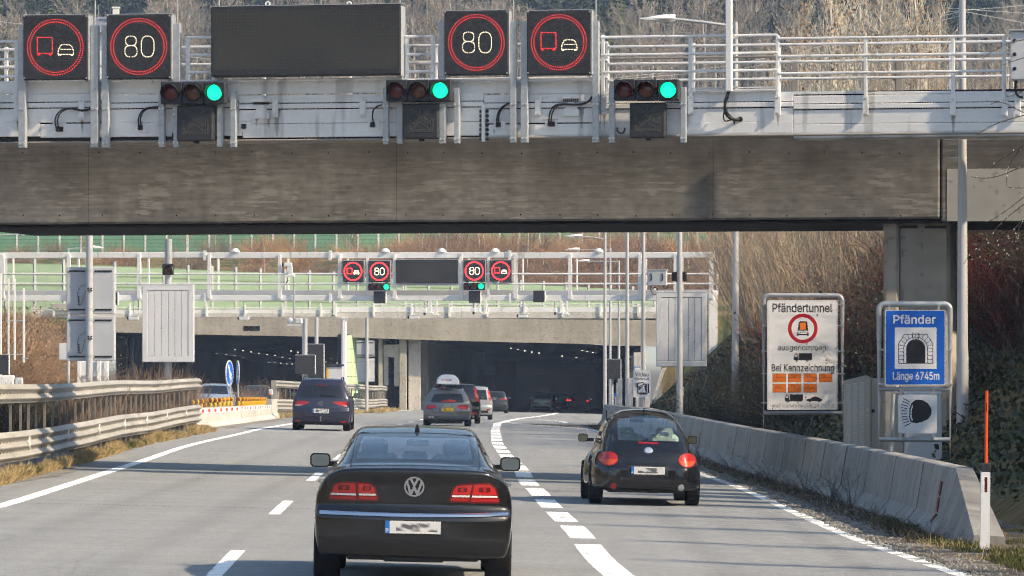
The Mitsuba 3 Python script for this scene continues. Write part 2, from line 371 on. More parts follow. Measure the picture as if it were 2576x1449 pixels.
def axis_pts(lo, hi, mid0, mid1, fine, grow=1.25):
    a = list(np.arange(mid0, mid1 + 1e-6, fine)); s = fine
    while a[-1] < hi: s *= grow; a.append(a[-1] + s)
    s = fine
    while a[0] > lo: s *= grow; a.insert(0, a[0] - s)
    return np.array(a)
gx = axis_pts(-1300, 1300, -60, 60, 1.0)
gy1 = np.concatenate([axis_pts(-1300, 20, 20, 20.5, 4)[:-1], np.arange(22, 319.6, 3.5), [320.0]])
gy2 = axis_pts(322, 1500, 322, 620, 4.0)[0:]
gy2 = gy2[gy2 >= 322]
parts_ = []
for gy in (gy1, gy2):
    X, Y = np.meshgrid(gx, gy)
    parts_.append(grid_mesh(X, Y, z_ground(X, Y)))
# the strip beside the portal, open where the tubes are
for x0, x1 in ((-2600, -31), (12, 2600)):
    xs = gx[(gx >= x0 - 1) & (gx <= x1 + 1)]
    X, Y = np.meshgrid(xs, [320.0, 322.0])
    parts_.append(grid_mesh(X, Y, z_ground(X, Y)))
add('ground', parts_, 'm_ground', kind='structure', label='dry grassy ground, embankments and hillside around the motorway')

# ---------------------------------------------------------------- road
ry = np.concatenate([[-170.0, -110.0], np.arange(-60, 160, 5.0), np.arange(160, 331, 3.0), np.arange(340, 520, 15.0)])
rx_r = np.interp(ry, [-60, 56, 87, 120, 190, 250, 320, 520], [6.0, 5.1, 4.45, 4.2, 3.6, 6.3, 9.2, 9.2])
X = np.stack([np.linspace(-30.0, b, 26) for b in rx_r]); Y = np.repeat(ry[:, None], 26, 1)
add('road', grid_mesh(X, Y, z_road(X, Y)), 'm_asphalt', kind='structure', label='grey sunlit asphalt carriageway running into the tunnel')

def ribbon(pts, w, lift, z=z_road):
    p = np.asarray(pts, float)[:, :2]
    # resample
    d = np.r_[0, np.cumsum(np.linalg.norm(np.diff(p, axis=0), axis=1))]
    t = np.linspace(0, d[-1], max(2, int(d[-1] / 1.5) + 1))
    q = np.stack([np.interp(t, d, p[:, 0]), np.interp(t, d, p[:, 1])], 1)
    tt = np.gradient(q, axis=0); tt /= np.linalg.norm(tt, axis=1, keepdims=True)
    nn = np.stack([tt[:, 1], -tt[:, 0]], 1)
    w = np.asarray(w, float)
    L, R = q - nn * w / 2, q + nn * w / 2
    v = np.empty((2 * len(q), 3)); v[0::2, :2] = L; v[1::2, :2] = R
    v[:, 2] = z(v[:, 0], v[:, 1]) + lift
    i = np.arange(len(q) - 1)
    return v, np.stack([2 * i, 2 * i + 1, 2 * i + 3, 2 * i + 2], 1)

def smooth_line(pts, n=80):
    from scipy.interpolate import PchipInterpolator
    p = np.array([x[:2] for x in pts]); o = np.argsort(p[:, 1]); p = p[o]
    f = PchipInterpolator(p[:, 1], p[:, 0])
    y = np.linspace(p[0, 1], p[-1, 1], n)
    return np.stack([f(y), y], 1), f

K = 1.5528
def gf(x, y): return g(x / K, y / K)
left_line, f_left = smooth_line([(-7.0, 20), gf(0, 1977), gf(319, 1877), gf(547, 1804), gf(774, 1731), gf(957, 1690), gf(1100, 1662), (-9.6, 235), (-8.2, 280), (-7.2, 330)])
add('road_marking', ribbon(left_line, 0.22, 0.004), 'm_marking', kind='structure', label='solid white line along the left edge of the carriageway')
right_line, f_right = smooth_line([(5.6, 20), gf(3766, 2250), gf(3310, 2091), gf(2900, 1909), gf(2737, 1850), (3.25, 120), gf(2315, 1679), gf(2212, 1652), gf(2100, 1639), (-0.2, 196)])
add('road_marking', ribbon(right_line, 0.2, 0.004), 'm_marking_worn', kind='structure', label='worn white edge line beside the concrete barrier')
blk = [(1510, 1408), (1452, 1337), (1412, 1300), (1380, 1268), (1355, 1239), (1330, 1216)]
blk = [g(*b) for b in blk] + [gf(*b) for b in [(2032, 1830.6), (1986, 1789.5), (1961, 1757.6), (1943, 1731.7), (1937.6, 1700.7), (1935, 1678), (1939, 1657)]]
block_line, f_block = smooth_line([(3.0, 20)] + blk + [(-0.62, 182), (-0.35, 196)], 300)
d = [(gf(1500 * 0 + 2000, py)[1]) for py in ()]
rows = [(2250, 2124), (2101, 2053), (2037, 2000), (1984, 1952), (1938, 1910), (1899, 1877), (1868, 1846)]
blocks = []
for a, b in rows:
    ya, yb = gf(2150, a)[1], gf(2150, b)[1]
    blocks.append((ya, yb))
per = np.mean(np.diff([b[0] for b in blocks[1:]])); ln = np.mean([b[1] - b[0] for b in blocks[1:]])
y = blocks[-1][0] + per
while y < 176:
    blocks.append((y, y + ln)); y += per
blocks = [(20, 38)] + blocks
for a, b in blocks:
    ys = np.linspace(a, b, 6)
    add('road_marking', ribbon(np.stack([f_block(ys), ys], 1), 0.32, 0.004), 'm_marking', kind='structure')
tail, _ = smooth_line([(f_block(176), 176), (-0.62, 186), (-0.35, 200), (0.2, 225), (1.6, 262), (2.8, 300), (3.6, 340)])
add('road_marking', ribbon(tail, 0.34, 0.005), 'm_marking', kind='structure')
dash_f = np.poly1d(np.polyfit([50.2, 65.4, 83.1, 172, 240], [-3.02, -3.39, -3.72, -4.3, -3.9], 2))
y0 = g(720, 1295)[1]
for k in range(-2, 9):
    a = y0 + 17.7 * k
    ys = np.linspace(a, a + 6, 5)
    add('road_marking', ribbon(np.stack([dash_f(ys), ys], 1), 0.16, 0.004), 'm_marking', kind='structure')
# patch joints and tyre wear lines
for yy, xa, xb in ((150, -9, 3), (118, -9.2, 4), (104, -9, 4), (62, -8, 4.6)):
    add('road_seam', ribbon([(xa, yy), (xb, yy + 0.5)], 0.06, 0.003), 'm_seam', kind='structure')
# dirt verge before the barrier, gravel shoulder at left
vy = np.linspace(30, 190, 90)
Xv = np.stack([np.linspace(a + 0.18 + 0.14 * math.sin(yy * 1.7) + 0.05 * math.sin(yy * 5.1), b, 8) for a, b, yy in
               zip(f_right(np.clip(vy, 20, 190)), np.interp(vy, FOOT[:, 0], FOOT[:, 1]) + 0.2, vy)])
Yv = np.repeat(vy[:, None], 8, 1)
nzv = meshkit.fbm(np.stack([Xv, Yv, 0 * Xv], -1) * 2.0, 3)
add('dirt_verge', grid_mesh(Xv, Yv, z_road(Xv, Yv) + 0.008 + 0.05 * nzv * np.linspace(0, 1, 8)), 'm_dirt', kind='structure', smooth=True)
vy = np.linspace(40, 215, 120)
fr = f_left(vy) - 0.75 - 0.25 * np.sin(vy * 0.3) - 0.08 * np.sin(vy * 1.7) - np.interp(vy, [84, 92, 118, 150], [0.1, 0.35, .45, 0.2])
Xg = np.stack([np.linspace(-13.5, b, 10) for b in fr]); Yg = np.repeat(vy[:, None], 10, 1)
nzg = meshkit.fbm(np.stack([Xg, Yg, 0 * Xg], -1) * 1.6, 3, 5)
add('gravel_verge', grid_mesh(Xg, Yg, z_road(Xg, Yg) + 0.008 + 0.06 * nzg * np.linspace(1, 0.0, 10)), 'm_gravel', kind='structure', smooth=True)
# ================================================================ LED faces
def emis(k_mesh_name, mesh, rgb, parent, kind=None, **kw):
    k = add(k_mesh_name, mesh, 'm_led', parent, kind=kind, **kw)
    scene[k]['emitter'] = {'type': 'area', 'radiance': col(rgb)}
    return k
RED_LED, WHITE_LED, GREEN_LED = (0.62, 0.016, 0.022), (0.62, 0.53, 0.34), (0.0, 0.40, 0.155)

def dots(pl, pts, r, d, up=True):
    """small hexagonal LED lenses at frame positions"""
    ps = np.array([pl.pt(u, v, d) for u, v in pts])
    return segs(ps, ps + pl.n * 0.012, r, r * 0.75, 6, True)

def along(pts, step, closed=False):
    p = np.array(pts + ([pts[0]] if closed else []), float)
    d = np.r_[0, np.cumsum(np.linalg.norm(np.diff(p, axis=0), axis=1))]
    n = max(1, int(round(d[-1] / step)))
    t = np.linspace(0, d[-1], n + (0 if closed else 1), endpoint=not closed)
    return np.stack([np.interp(t, d, p[:, 0]), np.interp(t, d, p[:, 1])], 1)

def ring_pts(cx, cy, r, n, ph=0.0):
    t = (np.arange(n) + ph) / n * 2 * PI
    return np.stack([cx + r * np.sin(t), cy - r * np.cos(t)], 1)

def speed_face(pl, k, u0, v0, w, d, r):
    """ring of red dots and an amber 80; u0, v0 top left, w width in frame px"""
    ring = np.vstack([ring_pts(u0 + .5 * w, v0 + .495 * w, .432 * w, 74), ring_pts(u0 + .5 * w, v0 + .495 * w, .392 * w, 68, .5)])
    emis('led_ring', dots(pl, ring, r, d), RED_LED, k, 'stuff')
    f = lambda x, y: (u0 + x * w, v0 + y * w)
    def ell(x0, y0, x1, y1, n):
        t = np.arange(n) / n * 2 * PI
        rx, ry = (x1 - x0) / 2, (y1 - y0) / 2
        c = np.sign(np.cos(t)) * np.abs(np.cos(t)) ** .75, np.sign(np.sin(t)) * np.abs(np.sin(t)) ** .75
        return [f((x0 + x1) / 2 + rx * a, (y0 + y1) / 2 + ry * b) for a, b in zip(*c)]
    eight = ell(.297, .335, .462, .480, 20) + ell(.287, .482, .475, .655, 22)
    zero = ([f(*p) for p in along([(.540, .42), (.540, .57), (.565, .63), (.605, .655), (.670, .655), (.710, .63), (.735, .57), (.735, .42), (.710, .36), (.670, .335), (.605, .335), (.565, .36)], .0235, True)])
    emis('led_digits', dots(pl, eight + zero, r * .9, d), WHITE_LED, k, 'stuff')

def truck_face(pl, k, u0, v0, w, d, r, off=True):
    ring = np.vstack([ring_pts(u0 + .497 * w, v0 + .495 * w, .428 * w, 74), ring_pts(u0 + .497 * w, v0 + .495 * w, .388 * w, 68, .5)])
    emis('led_ring', dots(pl, ring, r, d), RED_LED, k, 'stuff')
    f = lambda p: (u0 + p[0] * w, v0 + p[1] * w)
    tr = list(along([(.22, .345), (.453, .345), (.453, .59), (.22, .59)], .0275, True)) + [(.235, .615), (.255, .615), (.405, .615), (.425, .615), (.44, .610)]
    emis('led_truck', dots(pl, [f(p) for p in tr], r, d), RED_LED, k, 'stuff')
    ca = list(along([(.545, .54), (.575, .475), (.60, .458), (.715, .458), (.745, .475), (.775, .54), (.78, .605), (.54, .605)], .024, True)) + list(along([(.585, .528), (.735, .528)], .025)) + [(.55, .62), (.575, .62), (.745, .62), (.765, .62)]
    emis('led_car', dots(pl, [f(p) for p in ca], r * .9, d), WHITE_LED, k, 'stuff')
    if off:
        rg = random.Random(5)
        o = [f((.5 + (rg.random() - .5) * (y - .12) * .9, y)) for y in np.linspace(.15, .72, 34) for _ in range(int(2 + 10 * max(0, y - .3)))] + [f((x, y)) for y in (.70, .74) for x in np.linspace(.12, .88, 34)]
        add('unlit_leds', dots(pl, o, r * .8, d), 'm_led_off', k, kind='stuff')

# ================================================================ front gantry, Y about 86 m
G = Plane(77.8, -0.19)
gan = thing('sign_gantry', 'white sheet metal sign gantry with railings spanning the motorway in front of the concrete overpass', 'gantry')
def zc(v): return v
STAINS = [(G.pt(u, v0), float(G.pt(u, v1)[2]), w) for u, v0, v1, w in ((207, 303, 336, .045), (645, 299, 318, .03), (676, 297, 322, .04), (697, 276, 344, .085), (1463, 268, 322, .06), (2398, 292, 334, .05), (1520, 289, 326, .03), (45, 305, 330, .03), (1957, 290, 318, .03), (1243, 325, 340, .02))]
def f_fascia(p, n, uv):
    c = f_white_metal(p, n, uv)
    d = mi.Float(0)
    for a, z1, w in STAINS:
        t = (float(a[2]) - p.z) / float(a[2] - z1)
        ww = w * (1.1 - .75 * t) * (.6 + .8 * noise(p.x * 30, p.z * 14, 2.0))
        d = dr.maximum(d, smoothstep(1.0, .35, dr.abs(p.x - float(a[0])) / ww) * dr.select((t > 0) & (t < 1), 1.0, 0.0) * (1 - .5 * t))
    rim = smoothstep(.05, .0, p.z - ZRIM) * (.4 + noise(p.x * 3, 0.0, 1.0))
    return mix(c, (0.10, 0.095, 0.07), dr.clip(.75 * d + .45 * rim, 0, 1))
ZRIM = float(G.pt(1288, 344)[2])
mat('m_fascia', mikit.proc(f_fascia), 0.45, spec=0.45)
bays = [-70, 254, 600, 1217, 1510, 1996, 2700]
def band(name, v0, v1, d0, d1, cuts, m='m_white_metal', gap=1.2):
    for a, b in zip(cuts[:-1], cuts[1:]):
        add(name, G.box(a + gap / 2, v0, b - gap / 2, v1, d0, d1, 0.008), m, gan)
band('fascia_panel', 273.5, 308.6, -0.9, 0.0, bays, 'm_fascia')
band('fascia_panel', 309.4, 344, -0.9, 0.0, [-70, 100, 610, 1217, 1996, 2700], 'm_fascia')
band('fascia_strip', 259, 271, -0.03, 0.035, bays)
band('fascia_strip', 237, 256.5, -0.03, 0.0, bays)
band('fascia_panel', 204, 236, -0.06, -0.03, [-70, 56, 254, 445, 1010, 1300, 1513])
band('top_flange', 199.5, 204, -0.03, 0.16, [56, 254, 445, 1010, 1300, 1513])
band('fascia_strip', 229.5, 237, -0.03, 0.0, [1513, 1740, 1957, 2177, 2397, 2526, 2700])
add('backing', [G.box(-70, 238, 2700, 343, -0.85, -0.06)], 'm_black', gan)
add('drip_rail', [G.box(-70, 344, 2700, 348.5, -0.9, 0.03, .01)], 'm_baluster', gan)
# stiffener tabs under the flange and the slots in the dark joint
for u in (140, 200, 320, 385, 700, 800, 900, 1165, 1215, 1375, 1440):
    add('tab', G.box(u, 204, u + 2.5, 209, -0.03, 0.12), 'm_white_metal', gan)
# strap brackets
for u, v0, v1 in ((45, 257, 305), (207, 251, 302), (694, 248, 296), (914, 247, 294), (1355, 243, 291), (1520, 241, 289), (1738, 242, 289), (1957.6, 242, 290), (2178, 244, 291), (2398, 246, 292), (2528, 247, 293), (2561, 247, 294)):
    s = add('bracket', G.box(u - 7.5, v0, u + 7.5, v1, 0.035, 0.085, .01), 'm_white_metal', gan)
    for v in (v0 + 4, v1 - 4):
        add('bolt', lathe([(0, .02), (.022, .018), (.026, 0)], G.pt(u, v, .085), G.n, 8), 'm_bolt', s)
# lifting lugs
for u0, u1, v0, v1 in ((640, 679, 265, 299), (1418, 1458, 257, 292)):
    add('lifting_lug', G.poly([(u0, v1), (u1, v1), (u1, v1 - 12), (u1 - 13, v0), (u0 + 13, v0), (u0, v1 - 12)], 0.0, 0.06), 'm_white_metal', gan)
    add('lug_bracket', G.box(u0 - 2, v0 - 18, u1 + 2, v0 - 8, 0.0, 0.09, .01), 'm_white_metal', gan)
    add('lug_grille', [G.box(u, v0 - 8, u + 2, v0, 0.036, 0.05) for u in np.arange(u0, u1, 5)], 'm_black', gan)
# joint strip with bolts
add('joint_strip', G.box(1213.5, 262, 1221.5, 357, 0.0, 0.09, .01), 'm_white_metal', gan)
for v in np.arange(280, 350, 11.5):
    for u in (1210, 1225.5):
        add('bolt', lathe([(0, .03), (.03, .026), (.035, 0)], G.pt(u, v, .0), G.n, 8), 'm_black', gan)
# cable plates with glands and cables
def cable(pl, pts, r, parent, name='cable'):
    from scipy.interpolate import CubicSpline
    p = np.array(pts, float); t = np.r_[0, np.cumsum(np.linalg.norm(np.diff(p[:, :2], axis=0), axis=1))]
    q = CubicSpline(t, p)(np.linspace(0, t[-1], 20))
    return add(name, pl.tube([tuple(x) for x in q], r, 6), 'm_cable', parent, smooth=True)
for u0, u1, v0, v1, gl in ((136, 165, 313, 339, 6), (342, 373, 309, 334, 4), (602, 632, 306, 331, 4), (926, 955, 302, 327, 4), (1242, 1272, 302, 326, 4), (1372.5, 1402, 300, 325, 6)):
    pk = add('cable_plate', [G.box(u0, v0, u1, v1, 0.0, 0.02, .005), G.box(u0 - 2, v0 - 4, u1 + 2, v0, 0.0, 0.04, .006)], 'm_white_metal', gan)
    n = gl // 2
    for i in range(n):
        for j in range(2):
            add('gland', lathe([(0, .05), (.022, .045), (.027, 0)], G.pt(u0 + 9 + i * 6, v0 + 9 + j * 6, .02), G.n, 10), 'm_black', pk)
for pts in ([(144, 322, .05), (144, 300, .12), (155, 281, .12), (176, 273, .1), (205, 277, .1), (232, 271, .05)], [(150, 322, .05), (150, 301, .12), (158, 284, .12), (178, 275, .1), (205, 279, .1), (232, 273, .05)],
            [(352, 317, .05), (354, 295, .12), (366, 277, .12), (388, 270, .1), (407, 269, .04)], [(358, 317, .05), (358, 298, .12), (369, 279, .12), (388, 272, .1), (407, 271, .04)],
            [(941, 311, .05), (940, 290, .1), (944, 275, .1), (958, 266, .1), (972, 263, .02)],
            [(1252, 311, .05), (1254, 290, .1), (1264, 272, .1), (1278, 262, .08), (1290, 256, .03)], [(1257, 311, .05), (1258, 290, .1), (1268, 272, .1), (1280, 262, .08), (1290, 257, .03)],
            [(1382, 309, .05), (1386, 285, .1), (1396, 268, .1), (1420, 262, .1), (1450, 263, .1), (1478, 258, .1), (1490, 243, .05)], [(1387, 309, .05), (1392, 285, .1), (1402, 269, .1), (1422, 264, .1), (1450, 265, .1), (1480, 259, .1), (1492, 243, .05)]):
    cable(G, pts, .014, gan)
# railings: front one in four stretches, rear one continuous
def rail_run(name, u0, u1, vs, h, posts, vp, d, thick=.05):
    for v in vs:
        add('rail', G.box(u0, v, u1, v + h, d - thick, d, .012), 'm_white_metal', gan)
    for u in posts:
        if u0 - 2 <= u <= u1 + 2:
            add('rail_post', G.box(u - 4.6, vp[0], u + 4.6, vp[1], d - thick - .04, d - thick * .3, .01), 'm_white_metal', gan)
front_v, rear_v = (88.5, 133, 176.5), (99.5, 143.5, 186.5)
for (a, b, ps, dv, bot) in ((-70, 48, (-30, 44), 14, 247), (470, 546, (474, 541), 3, 205), (1021, 1094, (1025, 1090), 1, 205), (1513, 1958, (1518, 1738, 1957), 0, 243), (1958, 2530, (2178, 2398, 2526), 2.5, 247)):
    rail_run('f', a, b, [v + dv for v in front_v], 6.4, ps, (88.5 + dv, bot), 0.10)
for (a, b, dv) in ((-70, 600, 11), (600, 1513, 4), (1513, 2545, 0.5)):
    ps = [1728 + 218 * k for k in range(-9, 5)]
    rail_run('r', a, b, [v + dv for v in rear_v], 6.6, [p for p in ps if a < p < b], (99.5 + dv, 240), -0.72)
add('rail', [G.box(1733, 220, 1958, 222.5, .02, .10), G.box(1733, 225, 1958, 229, .02, .10)], 'm_white_metal', gan)

# ---------------------------------------------------------------- uprights + signs on the gantry
def uprights(k, specs, m='m_galv'):
    for u0, u1, v0, v1 in specs:
        post = add('upright', [G.box(u0, v0, u0 + 2.5, v1, 0.09, 0.22, .006), G.box(u0, v0, u1, v1, 0.20, 0.225, .006), G.box(u1 - 2.5, v0, u1, v1, 0.09, 0.22, .006)], m, k)
        for v in ((v1 - 10), (v1 - 96)):
            if v > 240:
                for u in ((u0 + u1) / 2 - 4.5, (u0 + u1) / 2 + 4.5):
                    add('bolt', lathe([(0, .022), (.024, .018), (.028, 0)], G.pt(u, v, .225), G.n, 8), 'm_bolt', post)

def vms(label, face, u0, v0, w, ups, rod, G=G, group='LED signs on the front gantry', r=.0095):
    k = thing('variable_speed_sign', label, 'traffic sign', group)
    hh = w * 0.995
    add('housing', G.box(u0, v0, u0 + w, v0 + hh, 0.02, 0.30, .02), 'm_dark_housing', k)
    add('trim', [G.box(u0 - 1, v0 - 1.8, u0 + w + 1.6, v0, 0.02, 0.29, .004), G.box(u0 + w, v0, u0 + w + 1.6, v0 + hh, 0.02, 0.29, .004)], 'm_galv', k)
    for a, b in ((3, 3), (w - 4, 3), (3, hh - 4), (w - 4, hh - 4)):
        add('screw', lathe([(0, .012), (.014, .01), (.017, 0)], G.pt(u0 + a, v0 + b, .30), G.n, 6), 'm_bolt', k)
    for a in (8, w - 10):
        add('latch', G.poly([(u0 + a - 4, v0 + hh), (u0 + a + 4, v0 + hh), (u0 + a, v0 + hh + 5)], 0.1, 0.2), 'm_galv', k)
    face(G, k, u0, v0, w, .30, r)
    uprights(k, ups)
    if rod: add('lightning_rod', G.tube([(rod, -25, .12), (rod, 76, .12)], .012, 6), 'm_bolt', k)
vms('LED no overtaking sign with red truck and white car, leftmost on the front gantry', truck_face, 70, 41, 163, [(55, 72.5, 66, 373), (236, 255, 65, 372)], 244)
vms('LED speed limit 80 sign on the front gantry, left of the big matrix board', speed_face, 279, 39.5, 162.5, [(264, 281, 66, 372), (443, 460, 61, 300)], 451)
vms('LED speed limit 80 sign on the front gantry, right of the big matrix board', speed_face, 1125.6, 30, 161.5, [(1109.6, 1125, 55, 240), (1288.3, 1304, 55, 360)], 1295)
vms('LED no overtaking sign with red truck and white car, rightmost on the front gantry', truck_face, 1333, 29.5, 161.5, [(1315.6, 1332.6, 55, 360), (1495, 1511, 55, 360)], 1502)

def matrix_board(pl, label, u0, v0, u1, v1, ins, depth, cell, legs=None):
    k = thing('message_board', label, 'message board')
    il, it, ib = ins
    add('housing', pl.box(u0, v0, u1, v1, 0.0, depth, .02), 'm_dark_housing', k)
    add('trim', [pl.box(u0 - 1, v0 - 1.6, u1 + 1.5, v0, 0, depth, .004), pl.box(u1, v0, u1 + 1.5, v1, 0, depth, .004)], 'm_galv', k)
    add('screen', pl.box(u0 + il, v0 + it, u1 - il, v1 - ib, depth - .01, depth + .006), 'm_screen', k)
    if cell:
        us = np.arange(u0 + il + 1, u1 - il - .5, cell); vs = np.arange(v0 + it + 1, v1 - ib - .5, cell)
        o = np.array([pl.pt(u, v, depth + .006) for v in vs for u in us])
        hw = cell * pl.per(u0) * .22
        v4 = np.stack([o - pl.e * hw - EZ * hw, o + pl.e * hw - EZ * hw, o + pl.e * hw + EZ * hw, o - pl.e * hw + EZ * hw], 1) + pl.n * .002
        q = np.arange(len(o))[:, None] * 4 + np.arange(4)
        add('screen_pixels', (v4.reshape(-1, 3), q), 'm_led_off', k, kind='stuff')
    return k
mb = matrix_board(G, 'wide black dot matrix message board, switched off, at the middle of the front gantry', 543, 17.5, 1018.5, 193, (9, 12, 16), .36, 3.55)
for u in (678.6, 883):
    add('lifting_eye', [lathe([(.028, -.012), (.05, -.012), (.05, .012), (.028, .012), (.028, -.012)], G.pt(u, 11.3, .15), G.n, 14)], 'm_lamp_white', mb)
add('leg', [G.box(551, 193, 566, 370, .06, .17, .006)], 'm_galv', mb)
add('leg', [G.box(1003, 193, 1018, 362, .06, .17, .006)], 'm_galv', mb)
for rod in (555, 1010):
    add('lightning_rod', G.tube([(rod, -25, .12), (rod, 16, .12)], .012, 6), 'm_bolt', mb)

def lane_signal(label, u0, v0, u1, v1, lens, vl, rl, brk, G=G, group='traffic lights on the front gantry', lit=True):
    k = thing('traffic_light', label, 'traffic light', group)
    w3 = (u1 - u0) / 3
    for i, m in enumerate(('m_lens_red', 'm_lens_amber', None if lit else 'm_lens_green')):
        h = add('housing', G.box(u0 + i * w3 + .5, v0, u0 + (i + 1) * w3 - .5, v1, .22, .42, .015), 'm_dark_housing', k)
        c = G.pt(lens[i], vl, .42); r = rl * G.per(lens[i])
        lp = [(r, 0), (r * .85, .010), (r * .5, .028), (0, .035)]
        if m: add('lens', lathe(lp, c, G.n, 28), m, k, smooth=True, label=('unlit red lens', 'unlit amber lens', 'unlit green lens')[i])
        else: emis('lens', lathe(lp, c, G.n, 28), GREEN_LED, k, label='lit green lens')
        # hood: upper three quarters of a sleeve, longer at the top
        t = np.linspace(-0.62 * PI, 0.62 * PI, 26); R = r * 1.14
        V = []
        for tt in t:
            ln = .19 * (0.45 + 0.55 * math.cos(tt * .78))
            p = c + G.e * R * math.sin(tt) + EZ * R * math.cos(tt)
            V += [p, p + G.n * ln + EZ * -.02, c + (p - c) * .965, c + (p - c) * .965 + G.n * ln - EZ * .02]
        V = np.array(V); F = []
        for a in range(len(t) - 1):
            b, n2 = 4 * a, 4 * a + 4
            F += [[b, b + 1, n2 + 1, n2], [b + 3, b + 2, n2 + 2, n2 + 3], [b + 1, b + 3, n2 + 3, n2 + 1]]
        add('hood', (V, np.array(F)), 'm_black', k)
        add('lens_rim', lathe([(r, 0), (r * 1.16, 0), (r * 1.16, .03), (r, .02)], c, G.n, 28), 'm_black', k)
    uprights(k, brk, 'm_galv')
    return k
def lane_panel(label, u0, v0, u1, v1, posts):
    k = thing('lane_control_panel', label, 'traffic sign', 'dark lane control panels under the traffic lights')
    add('housing', G.box(u0, v0, u1, v1, .10, .34, .02), 'm_dark_housing', k)
    w, h = u1 - u0, v1 - v0
    p = []
    for j in range(3):
        p += [(.22 + .5 * t + .03 * j, .18 + .06 * j * 0 + .42 * t - .03 * j) for t in np.linspace(0, 1, 14)] + [(.80 - .5 * t - .03 * j, .18 + .42 * t - .03 * j) for t in np.linspace(0, 1, 14)]
    p += [(x, y) for y in np.linspace(.42, .80, 11) for x in (.15, .20, .80, .86)] + [(x, y) for y in (.76, .80) for x in np.linspace(.15, .86, 18)] + [(.5, y) for y in np.linspace(.15, .4, 7)]
    p += [(.5 + s * t, .52 + t * .8) for t in np.linspace(0, .3, 10) for s in (-1, 1)]
    add('unlit_leds', dots(G, [(u0 + a * w, v0 + b * h) for a, b in p], .014, .34), 'm_led_off', k, kind='stuff')
    add('socket', [G.box((u0 + u1) / 2 - 5, v1, (u0 + u1) / 2 + 5, v1 + 6, .15, .28)], 'm_black', k)
    if posts: uprights(k, posts)
lane_signal('traffic light showing green, left of three on the front gantry', 418.7, 209.5, 581, 264.5, (444.6, 501.4, 554.7), 236.3, 20, [(407, 421, 231, 371), (587, 600, 231, 371)])
lane_signal('traffic light showing green, middle of three on the front gantry', 983, 204, 1146, 258, (1010.6, 1066, 1120), 231, 20, [(970, 983, 224, 364), (1148.5, 1161, 224, 362)])
lane_signal('traffic light showing green, right of three on the front gantry', 1553, 203, 1716, 256, (1581.6, 1636, 1690), 230, 20, [(1536.4, 1551, 221, 360), (1716.4, 1730, 221, 360)])
lane_panel('dark square lane control panel under the left traffic light', 457, 268, 547, 356.5, [(444, 457, 265, 371)])
lane_panel('dark square lane control panel under the middle traffic light', 1023, 263.5, 1111, 351, [(1111, 1126, 258, 362)])
lane_panel('dark square lane control panel under the right traffic light', 1591.4, 261.5, 1680, 349, None)
for pts in ([(421, 333, .1), (424, 347, .12), (432, 350, .12), (436, 335, .05)], [(1556, 322, .1), (1559, 334, .12), (1566, 336, .12), (1572, 323, .04)], [(1121, 260, .1), (1120, 280, .14), (1116, 300, .1), (1118, 308, .04)]):
    cable(G, pts, .014, gan)

# white square mast on the gantry railing, and the grey box at the right edge
ms = thing('square_mast', 'white square mast fixed to the right part of the gantry railing', 'mast')
add('mast', G.box(1830.5, -60, 1845.5, 232, 0.10, 0.28, .012), 'm_white_metal', ms)
add('clamp', [G.box(1818, 94, 1858, 99, .04, .12, .004), G.box(1818, 218, 1858, 222, .04, .12, .004), G.box(1820, 206, 1832, 220, .06, .14)], 'm_galv', ms)
for pts, r in (([(1836, 232, .16), (1830, 252, .14), (1826, 272, .14), (1832, 292, .12), (1848, 301, .08), (1861, 300, .02)], .028), ([(1835, 232, .18), (1828, 256, .2), (1828, 275, .18), (1836, 290, .12), (1846, 299, .08)], .022), ([(1832, 275, .1), (1822, 292, .1), (1826, 305, .08), (1842, 302, .07), (1848, 312, .02)], .012)):
    cable(G, pts, r, ms)
add('cable_end', lathe([(0, .03), (.04, .03), (.05, 0)], G.pt(1862, 300, .0), G.n, 10), 'm_black', ms)
gb = thing('equipment_box', 'pale grey equipment box at the right end of the gantry railing', 'equipment box')
add('housing', G.box(2545, 80, 2640, 204, -.1, .35, .02), 'm_panel_pale', gb)
add('lid', G.box(2541, 78, 2645, 82, -.15, .4, .01), 'm_galv', gb)
for v in (106, 140, 176):
    add('knob', lathe([(0, .03), (.03, .02), (.035, 0)], G.pt(2556, v, .35), G.n, 8), 'm_black', gb)
cable(G, [(2560, 204, .2), (2556, 222, .2), (2560, 240, .1), (2574, 245, .05)], .02, gb)

# ================================================================ overpass
B = Plane(80.3, -0.19)
ov = thing('overpass_bridge', 'stained brown concrete overpass beam crossing the motorway on a square pier', 'bridge')
W_ = -4.6
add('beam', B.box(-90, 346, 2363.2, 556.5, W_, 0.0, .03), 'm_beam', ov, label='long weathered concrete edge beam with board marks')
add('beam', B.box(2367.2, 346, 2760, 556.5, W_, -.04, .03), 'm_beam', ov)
add('beam_patch', B.box(2382, 423.5, 2760, 555, -.05, -.025), 'm_concrete_light', ov, label='paler repaired concrete face beside the beam joint')
add('joint_filler', B.box(2362.5, 346, 2368, 556, W_ + .2, -.12), 'm_black', ov)
add('soffit_girder', B.box(-90, 556.5, 2760, 566, W_, -.25, .03), 'm_soffit_shade', ov)
add('bearing', [B.box(2222, 566, 2300, 572, -1.6, -.5), B.box(2320, 566, 2372, 572, -1.6, -.5)], 'm_black', ov)
concrete('m_pier', (0.27, 0.245, 0.21), (0.52, 0.48, 0.425), 0.25, 0.4)
pc = B.pt(2316, 560, -1.3)
add('pier', [bx([pc[0], pc[1], (pc[2] + 0.0) / 2], B.e, B.n, EZ, B.per(2300) * 66, .75, pc[2] / 2 + .4, .06), bx([pc[0] - B.per(2300) * 84, pc[1] - .05, pc[2] / 2], B.e, B.n, EZ, B.per(2300) * 19, .70, pc[2] / 2 + .4, .04)], 'm_pier', ov)
add('deck', B.box(-90, 238, 2760, 345, W_, -.15), 'm_concrete', ov)
